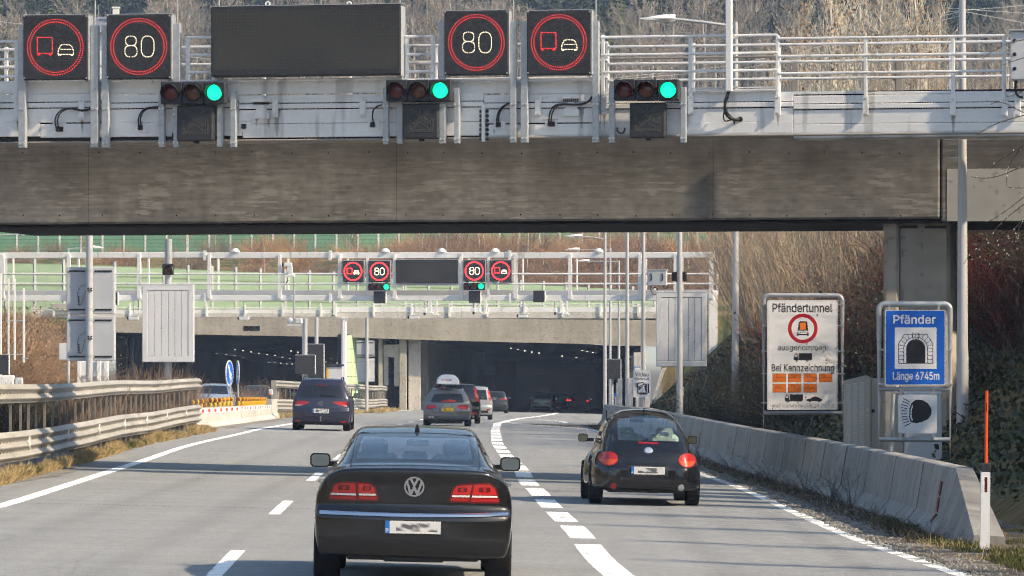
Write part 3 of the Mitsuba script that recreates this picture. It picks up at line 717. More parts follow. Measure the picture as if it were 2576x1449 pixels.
for i, u in enumerate(np.arange(-40, 2575, 20.8)):
    add('baluster', B.box(u - 1.7, 149, u + 1.7, 236, -.40, -.36), 'm_baluster', ov)
for u in (-110 + 263 * k for k in range(11)):
    if -60 < u < 2640: add('railing_post', B.box(u - 8.5, 146, u + 8.5, 236, -.46, -.34, .01), 'm_baluster', ov)
add('railing_rail', B.box(-90, 145, 2640, 150, -.42, -.34, .01), 'm_baluster', ov)
gr2 = thing('bridge_guardrail', 'tan guardrail along the far side of the overpass deck', 'guardrail')
add('rail', [B.box(-90, 205, 2700, 213, -4.3, -4.1, .02), B.box(-90, 213, 2700, 217, -4.35, -4.2, .02)], 'm_tan_rail', gr2)
for u in np.arange(-60, 2650, 230):
    add('post', B.box(u - 4, 210, u + 4, 240, -4.5, -4.3), 'm_tan_rail', gr2)
add('kerb', B.box(-90, 218, 2700, 238, -4.6, -4.35), 'm_baluster', gr2)
# small tie holes on the beam
tie = []
rg = random.Random(3)
for u in range(60, 2340, 96):
    for v in (384, 541):
        tie.append(lathe([(0, .004), (.015, .004), (.015, 0)], B.pt(u + rg.uniform(-6, 6), v + rg.uniform(-2, 2), 0), B.n, 8))
add('tie_holes', tie, 'm_black', ov, kind='stuff')

# ================================================================ lamp posts
def lamp(label, u, Y, vtop, r0, r1, head=None, vbase=None, arm_r=.03, group='street lamps beside the right lane'):
    """post seen at column u (top) at distance Y; head = (u_tip, u_arm_end, v_head, v_arm, len_scale)"""
    pl = Plane(Y); x = pl.pt(u, 0)[0]
    zt = pl.pt(u, vtop)[2]; zb = float(z_ground(x, Y)) - .2
    k = thing('street_lamp', label, 'street lamp', group)
    add('post', tube([[x, Y, zb], [x, Y, zb + 1.4], [x, Y, zb + 1.6], [x, Y, zt]], [r0, r0, r0 * .93, r1], 14), 'm_pole', k, smooth=35)
    if head:
        u0, u1, v0, va = head
        add('arm', pl.tube([(u, va, 0), ((u + u1) / 2, va - (va - v0) * .55, 0), (u1, v0 + 1, 0)], arm_r, 8), 'm_pole', k, smooth=True)
        a, b = pl.pt(u1, v0), pl.pt(u0, v0)
        L = b - a; ln = np.linalg.norm(L); e = L / ln
        n = 11; t = np.linspace(0, 1, n); hw = ln * .17 * np.sin(np.clip(t * 1.0 + .13, 0, 1) ** .65 * PI * .93 + .12) + .02; hh = hw * .55
        V = []
        for i in range(n):
            for j in range(12):
                th = j / 12 * 2 * PI
                zz = math.sin(th); V.append(a + e * ln * t[i] + EY * hw[i] * math.cos(th) + EZ * (hh[i] * zz * (1.25 if zz > 0 else .45)))
        F = [[i * 12 + j, i * 12 + (j + 1) % 12, (i + 1) * 12 + (j + 1) % 12, (i + 1) * 12 + j] for i in range(n - 1) for j in range(12)]
        V += [V[0] * 0 + np.mean(V[:12], 0), np.mean(V[-12:], 0)]; c0 = n * 12
        F = [[q[0], q[1], q[2]] for q in F] + [[q[0], q[2], q[3]] for q in F] + [[c0, (j + 1) % 12, j] for j in range(12)] + [[c0 + 1, (n - 1) * 12 + j, (n - 1) * 12 + (j + 1) % 12] for j in range(12)]
        add('lamp_head', (np.array(V), np.array(F)), 'm_lamp_white', k, smooth=50)
        m = a + e * ln * .62 - EZ * hh.max() * .42
        add('lamp_glass', bx(m, e, EY, EZ, ln * .26, hw.max() * .7, .02, .01), 'm_lamp_glass', k)
        add('arm_socket', tube([a - e * .06, a + e * .1], hw[0] * .9, 8), 'm_lamp_white', k)
lamp('street lamp with a white head on a bent arm, seen above the gantry railing', 1850, 125, 55, .115, .07, (1611, 1694, 47, 67), arm_r=.045)
lamp('tall grey lamp post in front of the overpass joint at the right', 2421, 77.6, -70, .108, .055)
lamp('grey lamp post just right of the video surveillance sign, in front of the striped board', 1710, 140, 300, .105, .07)
lamp('grey lamp post rising behind the video surveillance sign', 1618.5, 197, 420, .11, .08)
lamp('thin grey lamp post, second of the row left of the video surveillance sign', 1578, 217, 470, .11, .08)
lamp('grey lamp post with a white head, leftmost of the row at the tunnel', 1522, 235, 560, .11, .075, (1422, 1462, 594, 601))
lamp('far street lamp whose white head meets the top chord of the rear gantry', 1535, 285, 624, .10, .07, (1421, 1456, 627.5, 629), group='far street lamps by the tunnel')
lamp('far street lamp with its white head just under the top chord of the rear gantry', 1557, 300, 655, .10, .07, (1446, 1481, 656.5, 658), group='far street lamps by the tunnel')
lamp('far left street lamp with white head, close under the overpass at the left edge', -40, 250, 588, .10, .07, (97, 57, 588, 594), group='far street lamps by the tunnel')
lamp('far left street lamp with its arm behind the large grey pole', 172, 270, 624, .10, .06, (262, 222, 622.5, 626), group='far street lamps by the tunnel')
# ================================================================ rear gantry, Y about 255 m
R2 = Plane(253.0, -0.14)
rg2 = thing('sign_gantry', 'pale grey lattice sign gantry with pipe rails spanning the road before the tunnel', 'gantry')
cuts2 = [-60, 497, 831, 1283, 1800]
for a, b in zip([-60, 516, 831, 1283], [516, 831, 1283, 1797]):
    add('top_chord', R2.box(a, 634.5, b - .6, 649, -.3, 0.0, .02), 'm_white_metal', rg2)
    add('lower_chord', R2.box(a, 742.5, b - .6, 757, -.3, 0.0, .02), 'm_white_metal', rg2)
    add('lower_chord', R2.box(a, 728.5, b - .6, 742, -1.7, -1.4, .02), 'm_panel_grey', rg2)
for v in (689, 714):
    add('pipe_rail', R2.tube([(-60, v, .12), (1800, v, .12)], .055, 8), 'm_white_metal', rg2, smooth=True)
for a, b in ((1, 12), (169, 178), (346, 355), (523, 531), (700, 708), (851, 859), (989, 997.5), (1156, 1165), (1292.5, 1302), (1430, 1439), (1606, 1614), (1695, 1703), (1784, 1794)):
    k = add('post', [R2.poly([(a + 1, 639), (b - 1, 639), (b, 668), (b, 751), (a, 751), (a, 668)], -.05, .14)], 'm_white_metal', rg2)
    add('rear_post', [R2.box(b + 2, 649, b + 6, 742, -1.7, -1.5, .01)], 'm_white_metal', rg2)
for a, b in ((921.6, 927), (1226, 1231)):
    add('post', [R2.box(a, 649, b, 743, -.05, .12, .01)], 'm_white_metal', rg2)
for u in (516, 831, 1283):
    add('splice', [R2.box(u - 4, 630, u + 3, 655, 0, .10, .01), R2.box(u - 3, 738, u + 3, 762, 0, .10, .01)], 'm_white_metal', rg2)
for u in (591, 969, 1111, 1245, 1506):
    add('beacon', lathe([(.26, 0), (.26, .06), (.20, .16), (.1, .22), (0, .24)], R2.pt(u, 634.5, -.1), EZ, 12), 'm_lamp_white', rg2)
for u, s in ((14, 1), (1790, 1)):
    p = R2.pt(u, 757, -.8); zb = float(z_ground(p[0], p[1])) - .3
    if u > 100: add('leg', abox(p[0] - .25, p[0] + .25, p[1] - .25, p[1] + .25, zb, p[2] + .6, .02), 'm_white_metal', rg2)
pz = R2.pt(-40, 757, -.8); add('leg', abox(pz[0] - .25, pz[0] + .25, pz[1] - .25, pz[1] + .25, -.5, pz[2] + .6, .02), 'm_white_metal', rg2)
grp = 'LED signs on the rear gantry'
vms('small far LED no overtaking sign, leftmost on the rear gantry', lambda *a: truck_face(*a, off=False), 863.5, 656.6, 53.5, [], None, R2, grp, .026)
vms('small far LED speed limit 80 sign left of the rear message board', speed_face, 929.5, 656.6, 53.5, [], None, R2, grp, .026)
vms('small far LED speed limit 80 sign right of the rear message board', speed_face, 1168, 655, 54, [], None, R2, grp, .026)
vms('small far LED no overtaking sign, rightmost on the rear gantry', lambda *a: truck_face(*a, off=False), 1234.5, 655, 54, [], None, R2, grp, .026)
m2 = matrix_board(R2, 'black message board, switched off, on the rear gantry before the tunnel', 998, 654, 1154.5, 712, (3, 3, 4), .3, None)
add('service_rail', R2.box(1000, 715.5, 1153, 718.5, .1, .22, .01), 'm_galv', m2)
grp = 'traffic lights on the rear gantry'
lane_signal('traffic light showing green on the rear gantry, left of the message board', 929, 713.5, 983, 731, (938, 956, 975), 722, 7.2, [], R2, grp)
lane_signal('traffic light showing green on the rear gantry, right of the message board', 1168, 712.5, 1222, 730, (1177, 1195, 1213), 720.5, 7.2, [], R2, grp)
def dark_board(label, pl, u0, v0, u1, v1, d0=.05, d1=.3, group=None, pole=None, name='lane_control_panel'):
    k = thing(name, label, 'traffic sign', group)
    add('housing', pl.box(u0, v0, u1, v1, d0, d1, .02), 'm_dark_housing', k)
    add('trim', pl.box(u1, v0, u1 + 1.6, v1, d0, d1 - .02), 'm_lamp_white', k)
    add('trim', pl.box(u0, v0 - 1.2, u1, v0, d0, d1 - .02), 'm_galv', k)
    if pole:
        u, vt, r = pole; p = pl.pt(u, vt, -.1)
        add('post', tube([[p[0], p[1], float(z_road(p[0], p[1])) - .3], [p[0], p[1], p[2]]], r, 10), 'm_pole', k, smooth=35)
    return k
grp = 'dark lane panels hung on the rear gantry'
dark_board('dark panel hung under the left traffic light of the rear gantry', R2, 942, 733, 971.5, 763, group=grp)
dark_board('dark panel hung under the right traffic light of the rear gantry', R2, 1181, 732, 1209.5, 762, group=grp)
dark_board('dark panel alone on the right part of the rear gantry', R2, 1343, 731.5, 1371.5, 760, group=grp)
dark_board('dark panel on the left of the rear gantry beside the large grey sign backs', R2, 289, 736, 298, 767, group=grp)
# camera, control box, hanging detectors
def cctv(label, pl, u0, u1, vc, vtop, group='white surveillance cameras under the rear gantry', facing=-1):
    k = thing('surveillance_camera', label, 'camera', group)
    w = (u1 - u0) * pl.per(u0)
    c = pl.pt((u0 + u1) / 2, vc, .1)
    add('housing', bx(c, pl.e, pl.n, EZ, w / 2, .09, .10, .03), 'm_lamp_white', k)
    add('sun_shield', bx(c + EZ * .13 - pl.e * facing * .02, pl.e, pl.n, EZ, w / 2 + .03, .12, .015), 'm_lamp_white', k)
    add('lens', lathe([(.09, 0), (.10, .05), (.07, .08), (0, .08)], c + pl.e * facing * w / 2, pl.e * facing, 12), 'm_black_gloss', k)
    add('stem', pl.tube([((u0 + u1) / 2, vtop, .1), ((u0 + u1) / 2, vc - 5, .1)], .035, 8), 'm_galv', k)
for i, (u0, u1, vc, vt, lb) in enumerate(((324, 350, 800.5, 757, 'white camera hanging left of the striped board under the rear gantry'), (602, 628, 801, 760, 'white camera hanging above the unlit traffic light of the left tube'),
        (1030, 1056, 798, 757, 'white camera hanging below the rear message board'), (1304, 1329, 795, 757, 'white camera hanging under the rear gantry, rightmost of the row'))):
    cctv(lb, R2, u0, u1, vc, vt)
for u, vb, lb in ((1069, 785, 'left'), (1192, 783, 'middle'), (1397, 784, 'right')):
    k = thing('traffic_detector', f'white detector box on a stem under the rear gantry, the {lb} one of three', 'detector', 'detector boxes under the rear gantry')
    add('box', R2.box(u - 5, vb - 8, u + 5, vb + 2, .0, .25, .02), 'm_lamp_white', k)
    add('eye', R2.box(u - 2.5, vb + 2, u + 2.5, vb + 8, .05, .2, .02), 'm_black', k)
    add('stem', R2.tube([(u, 757, .1), (u, vb - 7, .1)], .05, 8), 'm_galv', k)
    for du, dv in ((15, 4), (29, 8)):
        add('arm', R2.box(u + du - 3, 757, u + du + 3, vb + dv - 3, .05, .12, .01), 'm_white_metal', k)
        add('plate', R2.box(u + du - 7, vb + dv - 3, u + du + 7, vb + dv + 1, .0, .3, .02), 'm_lamp_white', k)
k = thing('surveillance_camera', 'white camera pointing left on a bracket at the pipe rails of the rear gantry', 'camera')
add('housing', R2.box(716, 661, 736, 671, .1, .3, .03), 'm_lamp_white', k)
add('lens', R2.box(711.5, 662.5, 716, 671, .12, .28, .02), 'm_black', k)
add('column', [R2.box(727, 671, 738, 692, .12, .28, .02), R2.box(724, 690, 742, 697, .1, .3, .02)], 'm_lamp_white', k)
cable(R2, [(722, 697, .15), (724, 706, .15), (721, 712, .15), (727, 705, .15)], .02, k)
k = thing('radar_mast', 'thin pole with round white radar units hanging in front of the tunnel beam', 'detector')
add('pole', R2.tube([(741, 692, .12), (741, 806, .12)], .05, 8), 'm_galv', k, smooth=35)
add('unit', R2.box(744, 801, 762, 815, .0, .3, .05), 'm_panel_pale', k)
add('unit', lathe([(.16, 0), (.19, .1), (.12, .22), (0, .24)], R2.pt(731, 807, 0), R2.n, 14), 'm_panel_pale', k)
add('tray', R2.box(725, 816, 756, 819, .0, .25), 'm_lamp_white', k)
k = thing('control_box', 'grey control box with cables on the right part of the rear gantry', 'equipment box')
add('housing', R2.box(1632, 681, 1679, 719, .15, .6, .03), 'm_panel_grey', k)
add('lid', R2.box(1630, 678.5, 1681, 682, .1, .65, .02), 'm_galv', k)
for a in (1640, 1668):
    cable(R2, [(a, 688, .62), (a + 2, 698, .64), (a, 707, .62)], .04, k)
for pts in ([(1642, 719, .4), (1640, 732, .4), (1650, 742, .4), (1656, 730, .4), (1646, 724, .4)], [(1670, 719, .4), (1676, 726, .4), (1684, 716, .4)]):
    cable(R2, pts, .03, k)

# ================================================================ tunnel portal, Y about 320 m
P3 = Plane(320.0, 0.0)
tp = thing('tunnel_portal', 'concrete twin tunnel portal with a long beam over both dark openings', 'tunnel')
beam_top = [(180, 797), (830, 795), (1010, 800), (1720, 806)]
beam_bot = [(1720, 874), (1430, 864), (1290, 861), (1027, 854), (870, 848), (520, 842), (290, 836), (180, 834)]
add('beam', P3.poly(beam_top + beam_bot, -1.2, 0.0), 'm_concrete', tp)
xs = lambda u: float(P3.pt(u, 900)[0])
zr = lambda u, v: float(P3.pt(u, v)[2])
yB = 600.0
def quad(a, b, c, d): return np.array([a, b, c, d], float), np.array([[0, 1, 2, 3]])
xl0, xl1, xr0, xr1 = xs(290), xs(868), xs(1003), xs(1640)
ceil = lambda u: zr(u, float(np.interp(u, [290, 520, 870, 1027, 1290, 1720], [836, 842, 848, 854, 861, 874])))
for nm, x0, x1, u0, u1 in (('left_tube', xl0, xl1, 290, 868), ('right_tube', xr0, xr1 - .8, 1003, 1640)):
    z0, z1 = ceil(u0), ceil(u1); sl = -.01 * (yB - 320)
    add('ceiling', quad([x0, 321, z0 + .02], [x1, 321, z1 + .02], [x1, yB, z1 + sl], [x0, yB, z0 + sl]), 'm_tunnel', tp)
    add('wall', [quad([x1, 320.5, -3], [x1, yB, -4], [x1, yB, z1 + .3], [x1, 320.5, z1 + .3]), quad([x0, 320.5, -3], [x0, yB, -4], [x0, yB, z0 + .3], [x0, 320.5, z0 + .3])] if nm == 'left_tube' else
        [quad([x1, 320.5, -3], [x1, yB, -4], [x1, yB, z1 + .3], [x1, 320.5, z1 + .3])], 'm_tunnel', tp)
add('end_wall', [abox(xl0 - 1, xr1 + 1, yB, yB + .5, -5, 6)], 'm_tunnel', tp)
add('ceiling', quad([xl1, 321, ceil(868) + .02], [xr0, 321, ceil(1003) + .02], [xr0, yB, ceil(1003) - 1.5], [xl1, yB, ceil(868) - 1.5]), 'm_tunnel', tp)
# columns between the tubes, running back along the left side of the right tube
for i in range(11):
    y = 322 + i * 5.6
    x = xs(1026) + .3 + .078 * (y - 320)
    add('column', abox(x - .45, x + .45, y - .5, y + .5, -3.5, ceil(1026) + .1, .03), 'm_concrete_pale', tp)
    for q in (.9, 1.7):
        add('cable_riser', tube([[x + .2, y + .8 + q, -3.5], [x + .2, y + .8 + q, ceil(1026)]], .13, 8), 'm_lamp_white', tp)
for i in range(7):
    y = 330 + i * 9.0; x = xs(470) - 5.6 + .0 * y
    add('column', abox(x - .4, x + .4, y - .45, y + .45, -3, 4.3, .03), 'm_tunnel', tp)
    add('cable_riser', tube([[x + .6, y + 1.5, -3], [x + .6, y + 1.5, 4.3]], .11, 8), 'm_galv', tp)
# lit splitter wall with green cladding, behind it the pale concrete blocks
z0s, z1s = -1.6, zr(880, 843)
sp0, sp1 = np.array([xs(872), 318.5]), np.array([xs(952) + .25, 330.0])
ee = np.r_[sp1 - sp0, 0]; Lw = np.linalg.norm(ee); ee /= Lw; nn = np.array([ee[1], -ee[0], 0])
for i in range(9):
    for j in range(6):
        c = np.r_[sp0, 0] + ee * Lw * (i + .5) / 9 + EZ * (z0s + (z1s - z0s) * (j + .5) / 6)
        add('cladding_panel', bx(c, ee, nn, EZ, Lw / 18 - .02, .05, (z1s - z0s) / 12 - .015), 'm_green_tile', tp)
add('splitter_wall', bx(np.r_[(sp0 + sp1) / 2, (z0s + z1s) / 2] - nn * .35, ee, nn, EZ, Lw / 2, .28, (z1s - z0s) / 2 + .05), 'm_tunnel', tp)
add('end_post', abox(xs(861), xs(861) + .35, 318.0, 318.5, -1.6, z1s - .1), 'm_galv', tp)
add('pillar', abox(xs(951), xs(961), 321, 333, -2, ceil(960), .02), 'm_concrete', tp)
add('block', P3.poly([(963, 867), (1003, 866), (1002, 901), (963, 896)], -2.6, -1.4), 'm_concrete_pale', tp)
add('block', P3.box(963, 896, 975, 970, -2.6, -1.6, .03), 'm_concrete_pale', tp)
add('block', P3.box(990, 899, 1003, 972, -2.4, -1.4, .03), 'm_concrete_pale', tp)
add('pillar', abox(xs(1004), xs(1022), 320.6, 322, -2, ceil(1010), .03), 'm_concrete', tp)
# ceiling lamps: too small to pick apart
def lamps_at(px, x0, x1, za, zb):
    L = []
    for u, v in px:
        Y = 380.0
        for _ in range(60):
            zc_ = float(np.interp((u - CU) * Y / FU, [x0, x1], [za, zb])) - .01 * (Y - 320) - .1
            Y = .5 * Y + .5 * float(np.clip((zc_ - H) / max(HU - v, 1) * FU, 322, 465))
        x = (u - CU) * Y / FU
        L.append(bx([x, Y, H + (HU - v) * Y / FU], EX, EY, EZ, .055, .14, .030))
    return join(L)
R_ = lambda c, x0, y0, s: [((x0 + a / s) / K, (y0 + b / s) / K) for a, b in c]
pxl = R_([(587, 1355), (668, 1368), (755, 1381), (835, 1395), (922, 1408), (1005, 1420), (1083, 1437), (197, 1368), (295, 1383), (392, 1397), (489, 1408), (581, 1420), (673, 1437), (1173, 1370), (1243, 1384)], 700, 860, 2.683) \
    + R_([(350, 365), (457, 385), (99, 440), (215, 464), (338, 483), (0, 545), (97, 549), (186, 558), (282, 568), (371, 571), (755, 530), (813, 527), (900, 538), (985, 550), (1073, 555), (973, 481), (1080, 497)], 1050, 1280, 4.025)
pxr = R_([(2135, 1342), (2208, 1356), (2279, 1369), (2353, 1383)], 1200, 860, 2.683) + R_([(62, 1356), (133, 1370), (207, 1382), (285, 1393), (364, 1404), (441, 1417), (525, 1425), (737, 1365), (790, 1378), (846, 1388), (905, 1398), (1087, 1430), (675, 1438)], 2000, 860, 2.683)
emis('ceiling_lamps', lamps_at(pxl, xl0, xl1, ceil(290), ceil(868)), (.5, .46, .36), tp, 'stuff')
emis('ceiling_lamps', lamps_at(pxr, xr0, xr1, ceil(1003), ceil(1640)), (.5, .46, .36), tp, 'stuff')
for i in range(6):
    add('wall_panel', abox(xs(1225) + .1 - .0, xs(1225) + 2.3, 450, 450.1, -3.5, 3), 'm_brown_panel', tp) if i == 0 else None
# walkway / lighting bridge in front of the portal beam
wk = thing('service_walkway', 'weathered pale service walkway with panels and columns in front of the tunnel beam', 'walkway')
W3 = Plane(308.0, 0.0)
for a, b, v0, v1, dv in ((78, 240, 776, 799, 0), (240, 400, 776, 799, 0), (400, 560, 775, 798, 0), (560, 700, 775, 797.5, 0), (700, 833, 775, 797, 0)):
    add('panel', W3.box(a + .5, v0 + 4, b - .5, v0 + 13, -.1, .0, .01), 'm_white_metal', wk)
    add('rail', W3.box(a, v0 - 2, b, v0 + 1, -.1, .06, .01), 'm_white_metal', wk)
    add('ledge', W3.box(a + .3, v0 + 14, b - .3, v1, -.6, .0, .01), 'm_concrete_pale', wk)
for a, b in ((842, 1000), (1000, 1160), (1160, 1330), (1330, 1490), (1490, 1655)):
    add('panel', W3.box(a + .5, 772, b - .5, 785, -.1, .0, .01), 'm_white_metal', wk)
    add('rail', W3.box(a, 764, b, 767, -.1, .06, .01), 'm_white_metal', wk)
    add('ledge', W3.box(a + .3, 786, b - .3, 801, -.6, .0, .01), 'm_concrete_pale', wk)
for u in list(np.arange(135, 830, 96)) + list(np.arange(845, 1650, 95)):
    add('post', W3.box(u - 2.5, 763, u + 2.5, 797, .0, .16, .01), 'm_white_metal', wk)
for u, v0, v1, w in ((54, 797, 962, 6.5), (866, 800, 975, 7), (767, 800, 975, 6)):
    zb = float(z_ground(W3.pt(u, v1)[0], 308.0)) - .5
    a = W3.pt(u - w, v0); b = W3.pt(u + w, v0)
    add('column', [abox(a[0], b[0], 307.6, 308.0, zb, a[2], .02), abox(a[0] + .1, b[0] - .1, 307.4, 307.6, zb, a[2], .01)], 'm_white_metal', wk)
    add('column_head', abox(a[0] - .06, b[0] + .06, 307.4, 308.1, a[2] - .2, a[2] + .0, .02), 'm_galv', wk)
add('column_base', [W3.box(44, 938, 68, 985, -.4, .6, .05), W3.box(60, 955, 75, 985, .1, .8, .05)], 'm_concrete_pale', wk)
k = thing('shelter_box', 'grey box lying on the left end of the service walkway', 'equipment box')
add('box', W3.box(134, 764, 230, 778, .05, .4, .02), 'm_cabinet', k)
add('legs', [W3.box(134, 778, 139, 796, .1, .3), W3.box(228, 778, 233, 796, .1, .3)], 'm_white_metal', k)
lane_signal('unlit traffic light hanging on the beam over the left tunnel tube', 612, 820, 655, 833, (622, 634, 646), 826.5, 5.2, [], Plane(319.3), 'unlit traffic lights at the tunnel', False)
k = list(labels)[-1]

# ================================================================ noise barriers above the tunnel
def noise_wall(label, pts, m, post_m, ribs, dx=4.0):
    """pts: [(u, v_top, v_bottom, Y)...]"""
    k = thing('noise_barrier', label, 'noise barrier')
    P = np.array([[(u - CU) * Y / FU, Y, H - (vt - HU) * Y / FU, H - (vb - HU) * Y / FU] for u, vt, vb, Y in pts])
    d = np.r_[0, np.cumsum(np.linalg.norm(np.diff(P[:, :2], axis=0), axis=1))]
    n = int(d[-1] / dx)
    for i in range(n):
        a, b = (np.array([np.interp(t * d[-1] / n, d, P[:, c]) for c in range(4)]) for t in (i, i + 1))
        e = np.r_[b[:2] - a[:2], 0]; L = np.linalg.norm(e); e /= L; nr = np.array([e[1], -e[0], 0])
        zt, zb = (a[2] + b[2]) / 2, (a[3] + b[3]) / 2
        mid = np.r_[(a[:2] + b[:2]) / 2, 0]
        pn = add('panel', bx(mid + EZ * (zt + zb) / 2, e, nr, EZ, L / 2 - .12, .05, (zt - zb) / 2), 'm_green_groove_shade' if m == 'm_green_light' else 'm_green_dark_groove_shade', k)
        hs = []
        for j in range(ribs):
            z = zb + (zt - zb) * (j + .5) / ribs
            hs.append(bx(mid + EZ * z + nr * .06, e, nr, EZ, L / 2 - .14, .03, (zt - zb) / ribs * .42))
        add('rib', hs, m, pn)
        add('post', bx(np.r_[a[:2], (zt + zb) / 2 + .15] + nr * .06, e, nr, EZ, .11, .12, (zt - zb) / 2 + .25), post_m, k)
noise_wall('pale green noise barrier sloping down to the right just above the tunnel', [(-60, 660, 830, 376), (180, 664, 830, 380), (600, 683, 830, 392), (1200, 708, 830, 408), (1560, 727, 830, 418), (1700, 735, 830, 422)], 'm_green_light', 'm_panel_grey', 6, 2.6)
noise_wall('dark green noise barrier higher up the hillside', [(-120, 583, 650, 520), (900, 583.5, 650, 525), (1900, 588, 650, 540)], 'm_green_dark', 'm_panel_pale', 7, 2.55)

# ================================================================ left side signs
L1 = Plane(137.0)
k = thing('sign_pole', 'thick grey pole carrying two large square signs seen from behind', 'traffic sign')
p = L1.pt(227, 500, .25); zb = float(z_ground(p[0], p[1])) - .2
add('pole', tube([[p[0], p[1], zb], [p[0], p[1], 8.4]], .108, 16), 'm_pole', k, smooth=35)
for v0, v1, cu in ((672, 790, 734), (795.5, 908, 930)):
    pn = add('sign_back', L1.box(168, v0, 288, v1, -.02, .08, .02), 'm_panel_grey', k)
    add('trim', L1.box(288, v0, 290, v1, -.02, .07), 'm_lamp_white', pn)
    for v in (v0 + 10, v1 - 11):
        add('rail', L1.box(174, v - 2, 282, v + 2, .08, .12, .005), 'm_black', pn)
        add('clamp', [L1.box(216, v - 3.5, 238, v + 3.5, .1, .2), lathe([(.115, -.05), (.12, -.05), (.12, .05), (.115, .05)], [p[0], p[1], L1.pt(227, v)[2]], EZ, 16)], 'm_galv', pn)
    m = (v0 + v1) / 2
    for c in ([(228, m - 2, .3), (214, m + 6, .2), (208, m + 30, .15), (200, m + 38, .1)], [(226, m - 6, .3), (212, m - 14, .2), (200, m - 4, .15), (196, m + 14, .1), (199, m + 30, .1)]):
        cable(L1, c, .007, pn)
    add('glands', [lathe([(.028, 0), (.028, .05), (0, .05)], L1.pt(199, m + 16 + 6 * j, .08), L1.n, 8) for j in range(4)] + [lathe([(.028, 0), (.028, .05), (0, .05)], L1.pt(225 + 8 * a, m - 5 + 6 * b, .36), L1.n, 8) for a in (0, 1) for b in (0, 1)], 'm_black', pn)
def prism_sign(label, Y, u0, v0, u1, v1, pole_u, pole_top, sig, pole_r=.13):
    pl = Plane(Y); k = thing('prism_sign', label, 'traffic sign', 'large striped boards on poles')
    fx, fy = (u1 - u0) * .108, (v1 - v0) * .075
    add('casing', [pl.box(u0, v0, u1, v0 + fy, .05, .40, .015), pl.box(u0, v1 - fy, u1, v1, .05, .40, .015), pl.box(u0, v0 + fy, u0 + fx, v1 - fy, .05, .40, .01), pl.box(u1 - fx, v0 + fy, u1, v1 - fy, .05, .40, .01)], 'm_panel_pale', k)
    add('back', pl.box(u0 + 2, v0 + 2, u1 - 2, v1 - 2, .0, .30), 'm_black', k)
    w = (u1 - u0 - 2 * fx) / 6
    for i in range(6):
        add('slat', pl.box(u0 + fx + i * w + .55, v0 + fy + .5, u0 + fx + (i + 1) * w - .55, v1 - fy - .5, .30, .37, .008), 'm_panel_pale', k)
    add('rim', pl.box(u0 - .5, v0 - 1.5, u1 + .5, v0, .0, .42, .01), 'm_white_metal', k)
    p = pl.pt(pole_u, pole_top, -.12); zb = float(z_ground(p[0], p[1])) - .3
    add('pole', tube([[p[0], p[1], zb], [p[0], p[1], p[2]]], pole_r, 14), 'm_galv', k, smooth=35)
    s0, s1, t0, t1 = sig
    s = thing('warning_light', label.replace('large pale striped board on a pole', 'unlit amber warning light above the striped board'), 'traffic light', 'single amber warning lights')
    add('housing', pl.box(s0, t0, s1, t1, .02, .2, .02), 'm_black', s)
    c = pl.pt((s0 + s1) / 2, (t0 + t1) / 2 + 1, .2); r = (s1 - s0) * .40 * pl.per(s0)
    add('lens', lathe([(r, 0), (r * .7, .03), (0, .05)], c, pl.n, 20), 'm_amber_dim', s, smooth=True)
    V = []
    t = np.linspace(-.6 * PI, .6 * PI, 18)
    for tt in t:
        q = c + pl.e * r * 1.12 * math.sin(tt) + EZ * r * 1.12 * math.cos(tt); V += [q, q + pl.n * (.22 * math.cos(tt * .7)) ]
    add('hood', (np.array(V), np.array([[2 * i, 2 * i + 1, 2 * i + 3, 2 * i + 2] for i in range(len(t) - 1)])), 'm_cabinet', s)
    return k
mat('m_amber_dim', (0.06, 0.022, 0.010), 0.2, coat=.4)
prism_sign('large pale striped board on a pole left of the tunnel', 150, 360.5, 717, 489.5, 911, 423, 601, (409.5, 437.5, 664, 692))
prism_sign('large pale striped board on a pole right of the tunnel', 152, 1650, 735, 1777, 922, 1711, 640, (1690, 1727, 684, 708))
# dark boards standing before the left tube
grp = 'dark boards standing before the left tube'
dark_board('dark square board on a pole, the nearer of two left of the green wall', Plane(205), 742.5, 893.5, 793, 941, group=grp, pole=(768, 800, .10), name='lane_board')
dark_board('tall dark board on a pole, the farther of two left of the green wall', Plane(225), 770, 866, 815, 955, group=grp, pole=(796, 798, .10), name='lane_board')
dark_board('dark board at the left frame edge before orange bushes', Plane(165), -40, 893, 24, 942, group=grp, pole=(-10, 900, .08), name='lane_board')
dark_board('dark board half hidden behind the lamp posts right of the tunnel', Plane(240), 1519, 904, 1561, 953, group=grp, pole=(1540, 910, .08), name='lane_board')
k = thing('sign_pole', 'slim pole with one small square sign back before the green tiled wall', 'traffic sign')
p4 = Plane(262.0); q = p4.pt(923, 799, .12)
add('pole', tube([[q[0], q[1], -1.5], q], .10, 12), 'm_pole', k, smooth=35)
add('sign_back', p4.box(897, 857, 942, 897, -.02, .06, .01), 'm_panel_grey', k)
add('rail', [p4.box(899, 861, 940, 863, .06, .1), p4.box(899, 892, 940, 894, .06, .1)], 'm_black', k)
k = thing('blank_board', 'pale blank board below the square sign back before the green wall', 'board')
add('panel', p4.box(899, 901, 942, 960, -.1, -.04, .01), 'm_panel_pale', k)
add('rails', [p4.box(899, 909, 942, 910.5, -.04, -.01), p4.box(899, 953, 942, 954.5, -.04, -.01)], 'm_galv', k)
k = thing('site_cabinet', 'grey cabinet with a yellow edge and dark pipe frame beside the white column', 'cabinet')
p5 = Plane(290.0)
add('body', p5.box(826, 923, 862, 985, -.3, .2, .02), 'm_panel_pale', k)
add('edge', p5.box(821, 923, 826.5, 985, .0, .22, .01), 'm_yellow', k)
